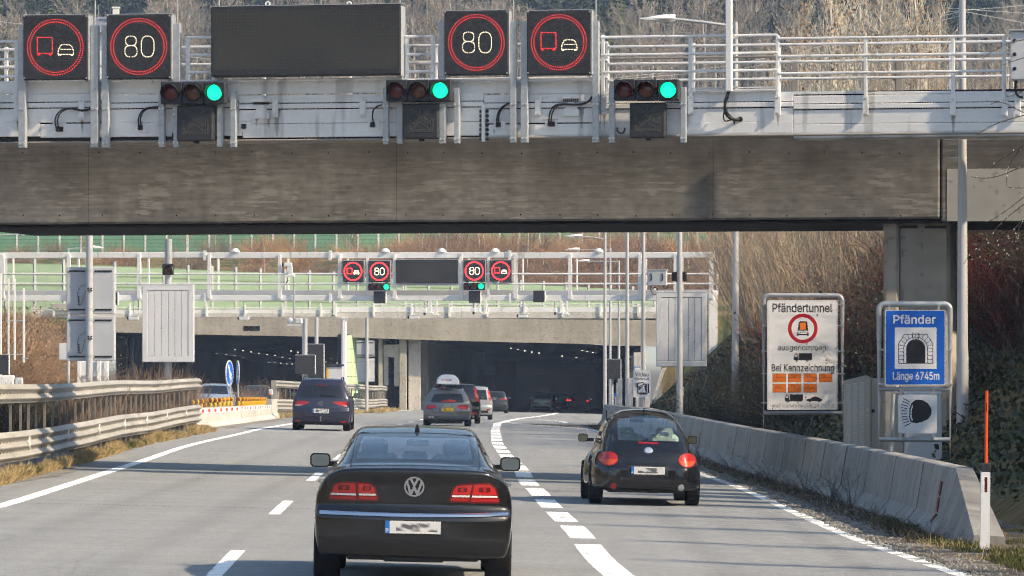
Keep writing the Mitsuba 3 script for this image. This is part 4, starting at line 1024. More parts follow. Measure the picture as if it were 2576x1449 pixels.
add('pipe_frame', p5.tube([(819, 990, .3), (819, 922, .3), (822, 919.5, .3), (866, 918.5, .3)], .06, 8), 'm_dark_housing', k, smooth=35)
# back sides of small signs behind the big pole
k = thing('small_board', 'small grey sign back behind the lower large sign, at its left', 'board')
p6 = Plane(190.0)
add('panel', p6.box(149, 863, 170, 905, 0, .06, .01), 'm_panel_pale', k)
q = p6.pt(172, 860); add('post', tube([[q[0], q[1], -.5], q], .07, 10), 'm_pole', k)
k = thing('kiosk', 'small pale cabinet with a window frame under the large sign backs', 'cabinet')
add('body', p6.box(203, 908, 272, 985, -.4, .0, .03), 'm_panel_pale', k)
add('frame', [p6.box(195, 905, 203, 985, .0, .12, .01), p6.box(244, 905, 253, 985, .0, .12, .01), p6.box(262, 908, 272, 985, .0, .08, .01), p6.box(203, 942, 272, 945, .0, .1)], 'm_lamp_white', k)
# ladder cage and white boxes at the far left
k = thing('ladder_mast', 'white ladder mast with cross bars at the left edge before orange brush', 'mast')
p7 = Plane(240.0)
add('rails', [p7.box(58, 725, 63, 912, 0, .1), p7.box(20, 700, 24, 900, 0, .08), p7.box(35, 700, 40, 905, 0, .08), p7.box(-4, 690, 5, 990, 0, .2)], 'm_lamp_white', k)
add('rungs', [p7.box(16, 805, 62, 808, .02, .08), p7.box(16, 890, 62, 893, .02, .08), p7.box(56, 835, 68, 838, .0, .1), p7.box(56, 900, 72, 903, 0, .1)], 'm_galv', k)
k = thing('white_cabinet', 'white cabinet boxes at the left edge above the guardrail', 'cabinet')
add('box', Plane(160).box(-10, 944, 35, 990, -.3, .1, .03), 'm_lamp_white', k)
add('box', Plane(160).box(38, 950, 56, 990, -.3, .0, .03), 'm_panel_pale', k)
mat('m_joint', (0.055, 0.05, 0.047), .9)
# ================================================================ right side: barrier, signs, cabinets
toe = [np.array(p) for p in [(5.46, 56.4), (5.42, 62), (5.30, 70), (5.12, 80), (4.80, 90)]]
toe_line, f_toe = smooth_line([t for t in toe] + [(4.28, 115), (3.95, 135), (3.7, 160), (3.72, 190)])
prof = [(0.0, 0.0), (0.0, .06), (.17, .26), (.27, .86), (.29, .90), (.33, .92), (.47, .92), (.51, .90), (.53, .86), (.63, .26), (.80, .06), (.80, 0.0)]
def nj_seg(ya, yb, fx, prof, parent, m, jitter=0.0, z=z_road, hscale=lambda y: 1.0, side=1, name='segment', rg=random.Random(4)):
    ys = np.linspace(ya + .012, yb - .012, 5)
    dx, dz = rg.uniform(-jitter, jitter), rg.uniform(-jitter * .4, jitter * .4)
    V = []
    for y in ys:
        x = float(fx(y)); 
        for px, pz in prof:
            V.append([x + side * px + dx, y, float(z(x, y)) - (.08 if pz == 0 else 0) + pz * hscale(y) + (dz if pz > .1 else 0)])
    n = len(prof); F = []
    for i in range(len(ys) - 1):
        for j in range(n - 1):
            a = i * n + j; F += [[a, a + n, a + n + 1, a + 1]]
    F = [[q[0], q[1], q[2]] for q in F] + [[q[0], q[2], q[3]] for q in F]
    for e, o, y in ((0, 1, ys[0]), ((len(ys) - 1) * n, -1, ys[-1])):
        x = float(fx(y)); c = len(V); V.append([x + side * .40 + dx, y, float(z(x, y)) + .25])
        for j in range(n): F.append([c, e + j, e + (j + 1) % n][::o])
    return add(name, (np.array(V), np.array(F)), m, parent, smooth=28)
nb = thing('concrete_barrier', 'weathered grey concrete safety barrier along the right edge with a sloping near end', 'barrier')
y = toe[0][1]; rgb_ = random.Random(4)
ends = [y]
while ends[-1] < 188: ends.append(ends[-1] + 3.9)
for a, b in zip(ends[:-1], ends[1:]):
    nj_seg(a, b, f_toe, prof, nb, 'm_barrier', .005, rg=rgb_)
for yj in ends[1:-1]:
    if yj > 140: break
    V = []
    for yy in (yj - .05, yj + .05):
        xx = float(f_toe(yy)); zz = float(z_road(xx, yy))
        V += [[xx + p_[0] - .004, yy, zz + p_[1] + (.003 if i > 4 else 0)] for i, p_ in enumerate(prof[1:7])]
    add('joint', (np.array(V), np.array([[i, i + 1, i + 7, i + 6] for i in range(5)])), 'm_joint', nb)
# sloping near end piece
x0 = float(f_toe(y)); zb = float(z_road(x0, y))
ep = np.array([[x0, y, zb - .08], [x0, y, zb + .06], [x0 + .17, y, zb + .26], [x0 + .29, y, zb + .91], [x0 + .51, y, zb + .91], [x0 + .63, y, zb + .26], [x0 + .80, y, zb + .06], [x0 + .80, y, zb - .08],
               [x0 + .22, y - 2.7, zb - .08], [x0 + .24, y - 2.7, zb + .14], [x0 + .62, y - 2.7, zb + .12], [x0 + .64, y - 2.7, zb - .08]])
add('end_piece', trimesh.Trimesh(ep).convex_hull, 'm_barrier', nb)
for i in range(3):
    t0, t1 = .10 + .28 * i, .34 + .28 * i
    yy = y + 1.2; xx = float(f_toe(yy)); zz = float(z_road(xx, yy))
    pp = lambda t: np.array([xx + np.interp(t, [0, .33, 1], [.06, .17, .25]) - .012, yy + .0 * t, zz + np.interp(t, [0, .33, 1], [.12, .26, .78])])
    a, b = pp(t0), pp(t1); e = (b - a) / np.linalg.norm(b - a)
    add('reflector_strip', bx((a + b) / 2, EY, e, np.cross(EY, e), .10, np.linalg.norm(b - a) / 2, .008), 'm_dark_red', nb)

def pipe_frame(pl, k, u0, u1, vt, vb, r, bars, d=-.12):
    c = 14
    pts = [(u0, vb)] + [(u0, vt + c)] + [(u0 + c * (1 - math.cos(t)), vt + c * (1 - math.sin(t))) for t in np.linspace(.2, PI / 2, 6)] + [(u1 - c * (1 - math.cos(t)), vt + c * (1 - math.sin(t))) for t in np.linspace(PI / 2, .2, 6)] + [(u1, vt + c), (u1, vb)]
    add('frame', pl.tube([(a, b, d) for a, b in pts], r, 12), 'm_galv', k, smooth=40)
    for v in bars:
        add('crossbar', pl.tube([(u0, v, d), (u1, v, d)], r * .85, 10), 'm_galv', k, smooth=40)
S1 = Plane(92.0)
k = thing('tunnel_rules_sign', 'white sign headed Pfändertunnel with orange hazard plates, in a grey pipe frame', 'traffic sign')
pipe_frame(S1, k, 1922, 2120, 742.5, 1090, .045, [1039])
add('board', S1.shape(1930, 1031, rrect(0, 0, 177 * S1.per(0), 276 * S1.per(0), .03), -.03, 0.0), 'm_sign_white', k)
add('panel_joint', S1.box(1931, 891.5, 2106, 892.1, 0, .001), 'm_panel_grey', k)
add('rim', S1.poly([(1931, 756), (2106, 756), (2106, 1030), (1931, 1030)], .0, .0015, [[(1933, 758), (2104, 758), (2104, 1028), (1933, 1028)]]), 'm_panel_pale', k)
TX = lambda t, u0, vb, u1, vt, b=False, m='m_sign_black', pl=S1, kk=None, nm='lettering': add(nm, pl.text(t, u0, vb, u1, vt, .001, .002, b), m, kk or k)
TX('Pfändertunnel', 1943, 785, 2094, 764, True)
TX('ausgenommen:', 1956, 881, 2083, 868, True)
TX('Bei Kennzeichnung', 1941, 934, 2099, 916.5, True)
TX('-gemäß Tunnelverordnung BGBl II Nr. 395/2001-', 1938, 1025, 2103, 1015.5)
c = S1.shape(2019.5, 826.5, disc(0, 0, 37.5 * S1.per(0), 64).difference(disc(0, 0, 28.5 * S1.per(0), 64)), 0, .003)
sym = add('prohibition_ring', c, 'm_sign_red', k)
add('tank_vehicle', [S1.poly([(2006.5, 832), (2009, 811), (2013, 808), (2028, 808), (2031, 811), (2033, 832)], .0, .002), S1.box(2004, 834.5, 2035, 836.5, 0, .002), S1.poly([(2004.5, 838), (2009, 838), (2009, 840), (2030, 840), (2030, 838), (2034.5, 838), (2034.5, 845), (2030, 845), (2030, 843), (2009, 843), (2009, 845), (2004.5, 845)], 0, .002)], 'm_sign_black', k)
add('orange_plate', S1.box(2012, 811.5, 2027.5, 829.5, .002, .004), 'm_sign_orange', k)
def truck_sym(u, v, w, name='truck_symbol'):
    s = w / 47.0
    parts = [S1.box(u + 13 * s, v, u + 47 * s, v + 15 * s, 0, .002), S1.box(u + 2 * s, v + 14 * s, u + 46 * s, v + 18 * s, 0, .0022), S1.poly([(u, v + 17 * s), (u + .5 * s, v + 8 * s), (u + 3 * s, v + 3 * s), (u + 11.5 * s, v + 3 * s), (u + 11.5 * s, v + 17 * s)], 0, .002, [[(u + 2 * s, v + 9 * s), (u + 4 * s, v + 5 * s), (u + 9 * s, v + 5 * s), (u + 9 * s, v + 9 * s)]])]
    for a in (8, 34):
        parts.append(S1.shape(u + a * s, v + 18 * s, disc(0, 0, 3.6 * s * S1.per(0), 16).difference(disc(0, 0, 1.6 * s * S1.per(0), 12)), .0, .003))
    add(name, parts, 'm_sign_black', k)
    add('beacon_mark', S1.poly([(u + 3 * s, v + 2 * s), (u + 5 * s, v - 1 * s), (u + 9 * s, v - 1 * s), (u + 10 * s, v + 2 * s)], 0, .002), 'm_sign_orange', k)
truck_sym(1996.5, 888.5, 46.5); truck_sym(1974, 992, 46)
add('plus_mark', [S1.box(2023.5, 999.5, 2029.5, 1000.7, 0, .002), S1.box(2025.9, 997.2, 2027.1, 1003, 0, .002)], 'm_sign_black', k)
add('car_symbol', [S1.poly([(2029, 1009), (2030, 1004), (2038, 1002.5), (2045, 998.5), (2058, 998.5), (2063, 1002.5), (2068, 1004), (2068.5, 1009)], 0, .002)] + [S1.shape(a, 1008.5, disc(0, 0, 3.2 * S1.per(0), 16), 0, .0032) for a in (2037, 2061)], 'm_sign_black', k)
add('beacon_mark', S1.box(2049, 995.8, 2054, 998.3, 0, .002), 'm_sign_orange', k)
for i, t in enumerate(('2...', '33...', '44...', '55...', '66...', '88...', 'x...')):
    a = 1943.5 + (i % 4) * 38.9; b = 939.5 + (i // 4) * 26.2
    pk = add('number_plate', S1.box(a, b, a + 33.5, b + 22, 0, .0015), 'm_sign_orange', k)
    add('plate_border', S1.poly([(a, b), (a + 33.5, b), (a + 33.5, b + 22), (a, b + 22)], .0015, .003, [[(a + .8, b + .8), (a + 32.7, b + .8), (a + 32.7, b + 21.2), (a + .8, b + 21.2)]]), 'm_sign_black', pk)
    add('plate_line', S1.box(a + .8, b + 10.8, a + 32.7, b + 11.6, .0015, .003), 'm_sign_black', pk)
    wd = 16 if t[0] in '2x' else 20
    add('lettering', [S1.text(t, a + 16.7 - wd / 2, b + 9.2, a + 16.7 + wd / 2, b + 2.4, .002, .002, False), S1.text('. . . .', a + 6, b + 19.6, a + 27, b + 14.5, .002, .002)], 'm_sign_black', pk)
for v in (766, 819, 883, 940, 1013):
    add('clip', [S1.box(1917, v - 1.5, 1931, v + 1.5, -.15, -.03), S1.box(2106, v - 1.5, 2126, v + 1.5, -.15, -.03)], 'm_galv', k)
S2 = Plane(72.0)
k = thing('tunnel_name_sign', 'blue Pfänder sign with a tunnel pictogram, in a grey pipe frame', 'traffic sign')
pipe_frame(S2, k, 2213, 2392, 765, 1190, .047, [979, 1106])
P_ = S2.per(0)
add('board', S2.shape(2226.5, 969, rrect(0, 0, 151.5 * P_, 189 * P_, .03), -.03, 0.0), 'm_sign_white', k)
add('blue_face', S2.shape(2228, 967.5, rrect(0, 0, 148.5 * P_, 186 * P_, .025), 0.0, .0015), 'm_sign_blue', k)
add('white_field', S2.box(2251, 824, 2356, 928, .0015, .003), 'm_sign_white', k)
TX('Pfänder', 2247, 814, 2354, 793, True, 'm_lettering_white', S2)
TX('Länge 6745m', 2246, 955, 2363, 936, True, 'm_lettering_white', S2)
# arch pictogram
cx, cy = 2303.5, 914.0
out_ = [(-43, 0), (-43, 50), (-28, 73), (28, 73), (43, 50), (43, 0)]
inn_ = [(-30, 0), (-30, 36)] + [(-30 * math.cos(t), 36 + 30 * math.sin(t)) for t in np.linspace(.1, PI - .1, 15)] + [(30, 36), (30, 0)]
op_ = [(-24, 0), (-24, 37)] + [(-24 * math.cos(t), 37 + 24 * math.sin(t)) for t in np.linspace(.1, PI - .1, 15)] + [(24, 37), (24, 0)]
sc = lambda ps: sg.Polygon([(a * P_, b * P_) for a, b in ps])
O_, I_, D_ = sc(out_), sc(inn_), sc(op_)
stones = O_.difference(I_)
lines = [O_.boundary.buffer(.9 * P_), I_.boundary.buffer(.9 * P_)]
for b in (10, 20, 29, 38):
    for s in (-1, 1): lines.append(sg.LineString([(s * 30 * P_, b * P_), (s * 43 * P_, b * P_)]).buffer(.7 * P_))
for t in np.linspace(.25, PI - .25, 11):
    lines.append(sg.LineString([(-29 * math.cos(t) * P_, (36 + 29 * math.sin(t)) * P_), (-60 * math.cos(t) * P_, (36 + 60 * math.sin(t)) * P_)]).intersection(O_).buffer(.7 * P_))
ln = lines[0]
for l in lines[1:]: ln = ln.union(l)
ln = ln.union(sc([(-7, 62), (7, 62), (8, 76), (-8, 76)]).boundary.buffer(.7 * P_))
add('arch_lines', S2.shape(cx, cy, ln, .003, .0045), 'm_sign_black', k)
add('arch_opening', S2.shape(cx, cy, D_, .003, .0045), 'm_sign_black', k)
add('clip', [S2.box(2236, 765, 2240, 784, -.12, -.03), S2.box(2360, 765, 2365, 783, -.12, -.03)], 'm_bolt', k)
for v in (880, 966): add('clip', [S2.box(2209, v - 2, 2232, v + 2, -.14, -.03), S2.box(2374, v - 2, 2397, v + 2, -.14, -.03)], 'm_galv', k)
k2 = thing('headlight_sign', 'white square headlight sign below the blue sign on the same frame', 'traffic sign')
add('board', S2.shape(2260, 1090, rrect(0, 0, 97 * P_, 97 * P_, .03), -.03, 0), 'm_sign_white', k2)
hl = [(2291, 1062), (2287, 1050), (2288, 1028), (2293, 1014), (2303, 1006), (2320, 1006), (2334, 1014), (2343, 1028), (2343, 1042), (2335, 1054), (2320, 1061), (2306, 1065)]
add('headlight', S2.poly(hl, 0, .002), 'm_sign_black', k2)
add('headlight_glass', S2.poly([(2293, 1058), (2290, 1048), (2291, 1030), (2295, 1018), (2297, 1020), (2294, 1031), (2293, 1047), (2297, 1058)], .002, .004), 'm_sign_white', k2)
add('rays', [S2.poly([(a, b), (a + l, b + dy), (a + l, b + dy + 2.2), (a, b + 2.2)], 0, .002) for a, b, l, dy in
             ((2272, 1001, 17, 9), (2269, 1008, 17, 7), (2267, 1016, 17, 5), (2266, 1024, 16, 3), (2266, 1032, 16, 1), (2266, 1040, 16, 0), (2267, 1048, 16, -2), (2268, 1056, 17, -4), (2270, 1064, 17, -6), (2273, 1072, 17, -8))], 'm_sign_black', k2)
add('clip', [S2.box(2264, 979, 2268, 995, -.1, .004), S2.box(2347, 979, 2351, 995, -.1, .004), S2.box(2264, 1088, 2268, 1107, -.1, .004), S2.box(2347, 1088, 2351, 1107, -.1, .004)], 'm_bolt', k2)
k = thing('white_cabinet', 'tall white cabinet standing behind the headlight sign', 'cabinet')
S3 = Plane(75.0)
add('body', [S3.box(2276, 985, 2370, 1200, -.6, .0, .02)], 'm_panel_pale', k)
add('side', S3.box(2250, 985, 2275, 1200, -.7, -.1, .02), 'm_cabinet', k)
add('strut', S3.tube([(2246, 990, .1), (2236, 1180, .1)], .035, 8), 'm_galv', k)
k = thing('louvred_cabinet', 'grey cabinet with a perforated front between the white and blue signs', 'cabinet')
S4 = Plane(80.0)
add('front', S4.poly([(2124, 958), (2180, 944), (2187, 947), (2190, 955), (2190, 1165), (2124, 1165)], -.2, .0), 'm_cabinet', k)
sl = []
for c in range(3):
    for i in range(44):
        u = 2129 + c * 16.5; v = 966 - c * 2.5 + i * 4.0
        sl.append(S4.box(u, v, u + 11, v + 1.6, 0, .008))
add('louvres', sl, 'm_panel_pale', k, kind='stuff')
add('body', S4.box(2191, 951, 2229, 1165, -.55, -.05, .01), 'm_cabinet', k)
add('bolt', [lathe([(.02, 0), (.015, .015), (0, .016)], S4.pt(2183, v, 0), S4.n, 8) for v in (1030, 1034, 1046, 1052)], 'm_bolt', k)
add('latch', S4.box(2193, 1030, 2200, 1038, -.05, -.02), 'm_black', k)
k = thing('kilometre_sign', 'small blue kilometre sign half hidden behind the grey cabinet', 'traffic sign')
S5 = Plane(84.0)
add('plate', S5.box(2176, 1027, 2222, 1054, 0, .01), 'm_sign_blue2', k)
TX('.6', 2199, 1049, 2207, 1036, False, 'm_lettering_white', Plane(83.985), k)
add('post', S5.tube([(2205, 1020, -.03), (2205, 1150, -.03)], .03, 8), 'm_galv', k)
k = thing('video_sign', 'white video surveillance sign with camera pictogram behind the concrete barrier', 'traffic sign')
S6 = Plane(150.0)
Q = lambda x, y: ((2300 + x / 6.0375) / K, (1380 + y / 6.0375) / K)
a, b = Q(1050, 395), Q(1470, 1040); q6 = S6.per(0)
add('board', S6.shape(a[0], b[1], rrect(0, 0, (b[0] - a[0]) * q6, (b[1] - a[1]) * q6, .03), -.03, 0), 'm_sign_white', k)
TX('Video', *Q(1090, 545), *Q(1420, 455), True, 'm_sign_black', S6, k)
TX('überwacht', *Q(1085, 628), *Q(1427, 566), True, 'm_sign_black', S6, k)
pl = lambda ps, holes=None, d=(0, .003): S6.poly([Q(*p) for p in ps], d[0], d[1], [[Q(*p) for p in h] for h in (holes or [])])
add('monitor', [pl([(1140, 800), (1300, 715), (1420, 715), (1420, 935), (1390, 955), (1140, 955)], [[(1165, 800), (1305, 740), (1365, 740), (1365, 925), (1165, 925)]]), pl([(1200, 955), (1355, 955), (1370, 975), (1195, 975)]),
                pl([(1170, 800), (1290, 770), (1175, 890)]), pl([(1310, 745), (1362, 745), (1362, 920), (1340, 920), (1312, 780)]), pl([(1285, 850), (1292, 850), (1245, 920), (1235, 920)])], 'm_sign_black', k)
add('monitor_side', pl([(1375, 725), (1390, 725), (1390, 945), (1375, 945)], d=(.003, .005)), 'm_sign_white', k)
add('camera', [pl([(1085, 715), (1270, 675), (1305, 690), (1305, 750), (1150, 800), (1100, 795)], [[(1160, 725), (1290, 695), (1290, 740), (1165, 780)], [(1100, 725), (1130, 718), (1150, 770), (1115, 780)]]), pl([(1115, 725), (1150, 740), (1150, 780), (1130, 780)])], 'm_sign_black', k)
p = S6.pt(*Q(1250, 400)); 
add('post', tube([[p[0], p[1] + .12, -.3], [p[0], p[1] + .12, p[2]]], .11, 12), 'm_pole', k, smooth=35)
k = thing('distance_sign', 'small blue and white sign behind the top of the video sign', 'traffic sign')
S7 = Plane(215.0)
a, b = Q(1060, 315), Q(1215, 420)
add('plate', S7.box(a[0], a[1], b[0], b[1], 0, .03), 'm_sign_blue2', k)
a, b = Q(1082, 340), Q(1215, 420)
add('field', S7.box(a[0], a[1], b[0], b[1], .03, .034), 'm_sign_white', k)
k = thing('blue_sign', 'tiny blue sign among the posts at the far end of the concrete barrier', 'traffic sign')
a, b = Q(585, 945), Q(655, 1015)
add('plate', S7.box(a[0], a[1], b[0], b[1], 0, .03), 'm_sign_blue2', k)
add('post', S7.tube([((a[0] + b[0]) / 2, a[1], -.03), ((a[0] + b[0]) / 2, 1075, -.03)], .03, 6), 'm_galv', k)
k = thing('grey_cabinet', 'row of pale grey cabinets between the lamp posts behind the video sign', 'cabinet')
S8 = Plane(200.0)
for x0, x1, y0 in ((690, 790, 600), (650, 685, 695), (890, 945, 590), (945, 1045, 590)):
    a, b = Q(x0, y0), Q(x1, 1300)
    add('body', S8.box(a[0], a[1], b[0], b[1], -.4, .0 if x0 != 945 else -.06, .02), 'm_panel_pale', k)
a, b = Q(1110, 1040), Q(1430, 1320)
add('body', Plane(165).box(a[0], a[1], b[0], b[1], -.5, 0, .02), 'm_panel_pale', k)
k = thing('delineator', 'white roadside delineator post with an orange snow pole at the barrier end', 'delineator')
pd = Plane(52.4)
add('post', [pd.poly([(2464.6, 1385), (2468, 1186), (2490, 1186), (2488.8, 1385)], -.05, .05)], 'm_sign_white', k)
add('cap', pd.box(2467, 1165, 2491.5, 1187, -.06, .06, .01), 'm_dark_housing', k)
add('reflector', pd.box(2475.5, 1200, 2482.5, 1238, .05, .056, .003), 'm_dark_red', k)
add('snow_pole', pd.tube([(2480.5, 1166, 0), (2482, 982, 0)], .020, 10), 'm_orange', k, smooth=40)
add('pole_cap', pd.tube([(2482, 983, 0), (2482, 980, 0)], .024, 10), 'm_black', k)
add('pole_slot', pd.box(2480, 1014, 2482.5, 1036, .018, .024, .002), 'm_dark_red', k)

# wing wall by the portal
ww = thing('wing_wall', 'sloping pale concrete edge of the wing wall right of the tunnel', 'wall')
S9 = Plane(232.0)
add('edge', S9.poly([Q(1450, 1400), Q(1450, 1255), Q(1700, 420), Q(1740, 350), Q(1850, 340), Q(1800, 400), Q(1620, 900), Q(1560, 1250), Q(1550, 1400)], -.5, 0), 'm_concrete_pale', ww)
k = thing('portal_wall', 'bright pale wall beside the right tunnel opening behind the lamp posts', 'wall')
S10 = Plane(300.0)
a, b = Q(1055, -20), Q(1350, 900)
add('body', S10.box(a[0], a[1], b[0], b[1], -.6, .0, .03), 'm_concrete_pale', k)
a, b = Q(890, 60), Q(1055, 900)
add('return_wall', S10.box(a[0], a[1], b[0], b[1], -.9, -.4, .03), 'm_concrete', k)
for v in (150, 265, 380):
    c = Q(915, v)
    add('fan_hood', lathe([(.22, 0), (.24, .2), (.12, .22), (0, .2)], S10.pt(c[0], c[1], -.4), S10.n, 14), 'm_black', k)

# ================================================================ left side: guardrails, striped concrete wall, warning lamps
def wave(n, h, depth=.08):
    """outline of a corrugated rail with n ridges: [(offset towards the road, height)...]"""
    t = np.linspace(0, 1, 8 * n + 1)
    return [(depth * (.5 - .5 * math.cos(2 * PI * n * s)), h * s) for s in t]
def rail_mesh(path, pr, z0, th=.004, side=1):
    """path (n,3) of ground points; pr profile; the rail faces side (+x = 1)"""
    n, m = len(path), len(pr)
    V = np.array([[p[0] + side * o, p[1], p[2] + z0(i) + hh] for i, p in enumerate(path) for o, hh in pr])
    i, j = np.meshgrid(np.arange(n - 1), np.arange(m - 1), indexing='ij'); i, j = i.ravel(), j.ravel()
    return V, np.stack([i * m + j, (i + 1) * m + j, (i + 1) * m + j + 1, i * m + j + 1], 1)
def guardrail(label, pts, lo, up, pn, tri=True, end=True, post_dx=1.7):
    """pts: [(u, v_ground)...]; lo/up = rail bottom heights at both ends"""
    k = thing('guardrail', label, 'guardrail', 'double guardrails of the central reservation')
    P = np.array([g(*p) for p in pts]) if not isinstance(pts, np.ndarray) else pts
    o = np.argsort(P[:, 1]); P = P[o]
    ys = np.arange(P[0, 1], P[-1, 1] + .01, .5)
    from scipy.interpolate import PchipInterpolator
    fx = PchipInterpolator(P[:, 1], P[:, 0])
    bend = lambda y: .025 * np.sin(y * .35) + .012 * np.sin(y * .9 + 1)
    path = np.stack([fx(ys) + bend(ys), ys, z_road(fx(ys), ys)], 1)
    n = len(ys)
    wob = lambda i: .018 * math.sin(ys[i] * .20 + .5)
    L = 4.0; step = int(L / .5)
    for nm, z0, z1, pr in (('lower_rail', lo[0], lo[1], wave(3, .53 if tri else .33)), ('upper_rail', up[0], up[1], wave(2, .33))):
        for s in range(0, n - 1, step):
            e = min(n - 1, s + step)
            pth = path[s:e + 1].copy(); pth[:, 0] += .004 * ((s // step) % 2)
            add(nm, rail_mesh(pth, pr, lambda i, s=s: z0 + (z1 - z0) * (s + i) / (n - 1) + wob(s + i)), 'm_rail', k, smooth=40)
        sl = []
        for i in range(0, n, 1):
            p = path[i]; zz = p[2] + z0 + (z1 - z0) * i / (n - 1) + wob(i)
            for q in ((1, 2) if len(pr) > 20 else (1,)):
                sl.append(bx([p[0] + .006, p[1], zz + pr[-1][1] * q / (3 if len(pr) > 20 else 2)], EX, EY, EZ, .008, .035, .012))
        add('bolts', sl, 'm_black', k, kind='stuff')
    i = 0
    for y in np.arange(ys[0] + .2, ys[-1], post_dx):
        x = float(fx(y)) + float(bend(y)); z = float(z_road(x, y)); i += 1
        top = up[0] + .3
        add('post', abox(x - .09, x - .05, y - .03, y + .03, z - .3, z + top), 'm_post', k)
        if i % 3 == 0:
            add('stay', segs([[x - .10, y, z + .2]], [[x - .12, y + .5, z + top - .2]], .018, .018, 4), 'm_post', k)
    return k, path, fx
kL, pathL, fL = guardrail('near double guardrail at the left edge, shaded in stripes, ending at the striped concrete wall', [(-330, 1300), (-100, 1228), (0, 1205), (480, 1085), (500, 1081)], (.26, .22), (1.30, 1.22), 0)
for u, v in ((58, 1140), (296, 1090), (505, 1042), (676, 1038)):
    pass
for y in np.linspace(70, 126, 8):
    x = float(fL(y)) + .10; z = float(z_road(x, y)) + .55
    add('reflector', extrude(sg.Polygon([(-.10, -.0), (.10, -.13), (.10, .13)]), np.array([x, y, z]), EY, EZ, EX, 0, .02), 'm_lamp_white', kL)
kR, pathR, fR = guardrail('far double guardrail running from the concrete wall to the tunnel behind the dark blue van', np.array([g(690, 1049), g(800, 1042), g(870, 1039), [-9.6, 230, 0], [-8.9, 262, 0], [-8.6, 300, 0]]), (.28, .28), (1.34, 1.34), 0, post_dx=1.6)
p0 = pathR[0]
add('end_frame', abox(p0[0] - .15, p0[0] + .1, p0[1] - .15, p0[1], p0[2], p0[2] + 1.68, .01), 'm_rail', kR)
add('end_frame', [abox(p0[0] - .1, p0[0] + .08, p0[1] + 2.2, p0[1] + 2.4, p0[2], p0[2] + 1.6, .01)], 'm_rail', kR)

cw = thing('concrete_wall', 'pale temporary concrete wall with red and white stripes closing the gap between guardrails', 'barrier')
A_, B_ = g(484, 1082), g(692, 1052)
cut = [0, .46, .90, 1.0]
dirv = (B_ - A_) * [1, 1, 0]; Lc = np.linalg.norm(dirv); ec = dirv / Lc; nc = np.array([ec[1], -ec[0], 0])
if nc[0] < 0: nc = -nc
hs = lambda t: (.66 - .05 * t) if t < .9 else .84
pr = [(-.30, 0), (-.30, .08), (-.12, .30), (-.10, 1.0), (.10, 1.0), (.12, .30), (.30, .08), (.30, 0)]
lamp_spots = []
for a, b in zip(cut[:-1], cut[1:]):
    V = []
    for t in (a + .003, b - .003):
        p = A_ + (B_ - A_) * t; h = hs(t)
        for o, f in pr: V.append(p + nc * -o + EZ * (f * h - (.1 if f == 0 else 0)))
    V += [np.mean(V[:len(pr)], 0), np.mean(V[len(pr):], 0)]
    n = len(pr); F = [[j, j + 1, n + j + 1, n + j] for j in range(n - 1)]
    F = [[q[0], q[1], q[2]] for q in F] + [[q[0], q[2], q[3]] for q in F] + [[2 * n, (j + 1) % n, j] for j in range(n)] + [[2 * n + 1, n + j, n + (j + 1) % n] for j in range(n)]
    seg = add('segment', (np.array(V), np.array(F)), 'm_concrete_light', cw)
    if b < 1:
        p = lambda t, f, o=.118: A_ + (B_ - A_) * t + nc * o + EZ * f * hs(t)
        q = [p(a + .02, .74), p(b - .012, .74), p(b - .012, .96), p(a + .02, .96)]
        add('white_band', (np.array(q), np.array([[0, 1, 2, 3]])), 'm_sign_white', seg)
        m = 7 if a == 0 else 11
        for i in range(m):
            t0 = a + .03 + (b - a - .05) * (i + .25) / m; t1 = t0 + (b - a) / m * .34
            add('red_stripe', (np.array([p(t0, .77, .124), p(t1, .77, .124), p(t1, .94, .124), p(t0, .94, .124)]), np.array([[0, 1, 2, 3]])), 'm_red_stripe', seg)
def warn_lamp(u, v, Y, r, bright, label):
    """round yellow works lamp; u, v centre, r radius in metres"""
    pl = Plane(Y); k = thing('warning_lamp', label, 'warning lamp', 'row of round yellow warning lamps on the striped concrete wall')
    c = pl.pt(u, v); ax = np.array([-.28, -.96, 0.0])
    add('lens', lathe([(r * .86, .02), (r * .6, .045), (0, .06)], c, ax, 18), 'm_amber_lens' if bright else 'm_amber_dark', k, smooth=True)
    add('ring', lathe([(r * .84, -.05), (r, -.05), (r, .03), (r * .84, .03)], c, ax, 18), 'm_yellow', k)
    add('back', lathe([(0, -.07), (r * .6, -.06), (r * .86, -.02), (r * .86, .02)], c, ax, 18), 'm_amber_lens', k)
    add('foot', [lathe([(.045, 0), (.06, -.02), (.06, -.10), (.045, -.13)], c - EZ * r, EZ, 10), bx(c - EZ * (r + .16), EX, EY, EZ, .05, .05, .05, .01)], 'm_yellow', k)
R5 = lambda x, y: ((700 + x / 5.1756) / K, (1400 + y / 5.1756) / K)
row = [(255, 893, 48), (345, 880, 55), (445, 866, 53), (540, 855, 52), (635, 848, 51), (730, 848, 50), (818, 842, 49), (900, 835, 47), (978, 830, 47), (1050, 828, 46)]
ORD = ['first', 'second', 'third', 'fourth', 'fifth', 'sixth', 'seventh', 'eighth', 'ninth', 'tenth', 'eleventh']
for i, (x, y, r) in enumerate(row):
    t = i / 9; Y = A_[1] + (B_[1] - A_[1]) * (.04 + .42 * t)
    warn_lamp(*R5(x, y), Y, r / 5.1756 / K * Y / FU, i in (3, 7, 8), ('bright' if i in (3, 7, 8) else 'dark') + f' yellow warning lamp, {ORD[i]} from the left in the nearer row on the striped wall')
row = [(1208, 825), (1285, 825), (1345, 825), (1398, 825), (1447, 823), (1497, 823), (1545, 822), (1592, 822), (1640, 821), (1690, 820), (1735, 820)]
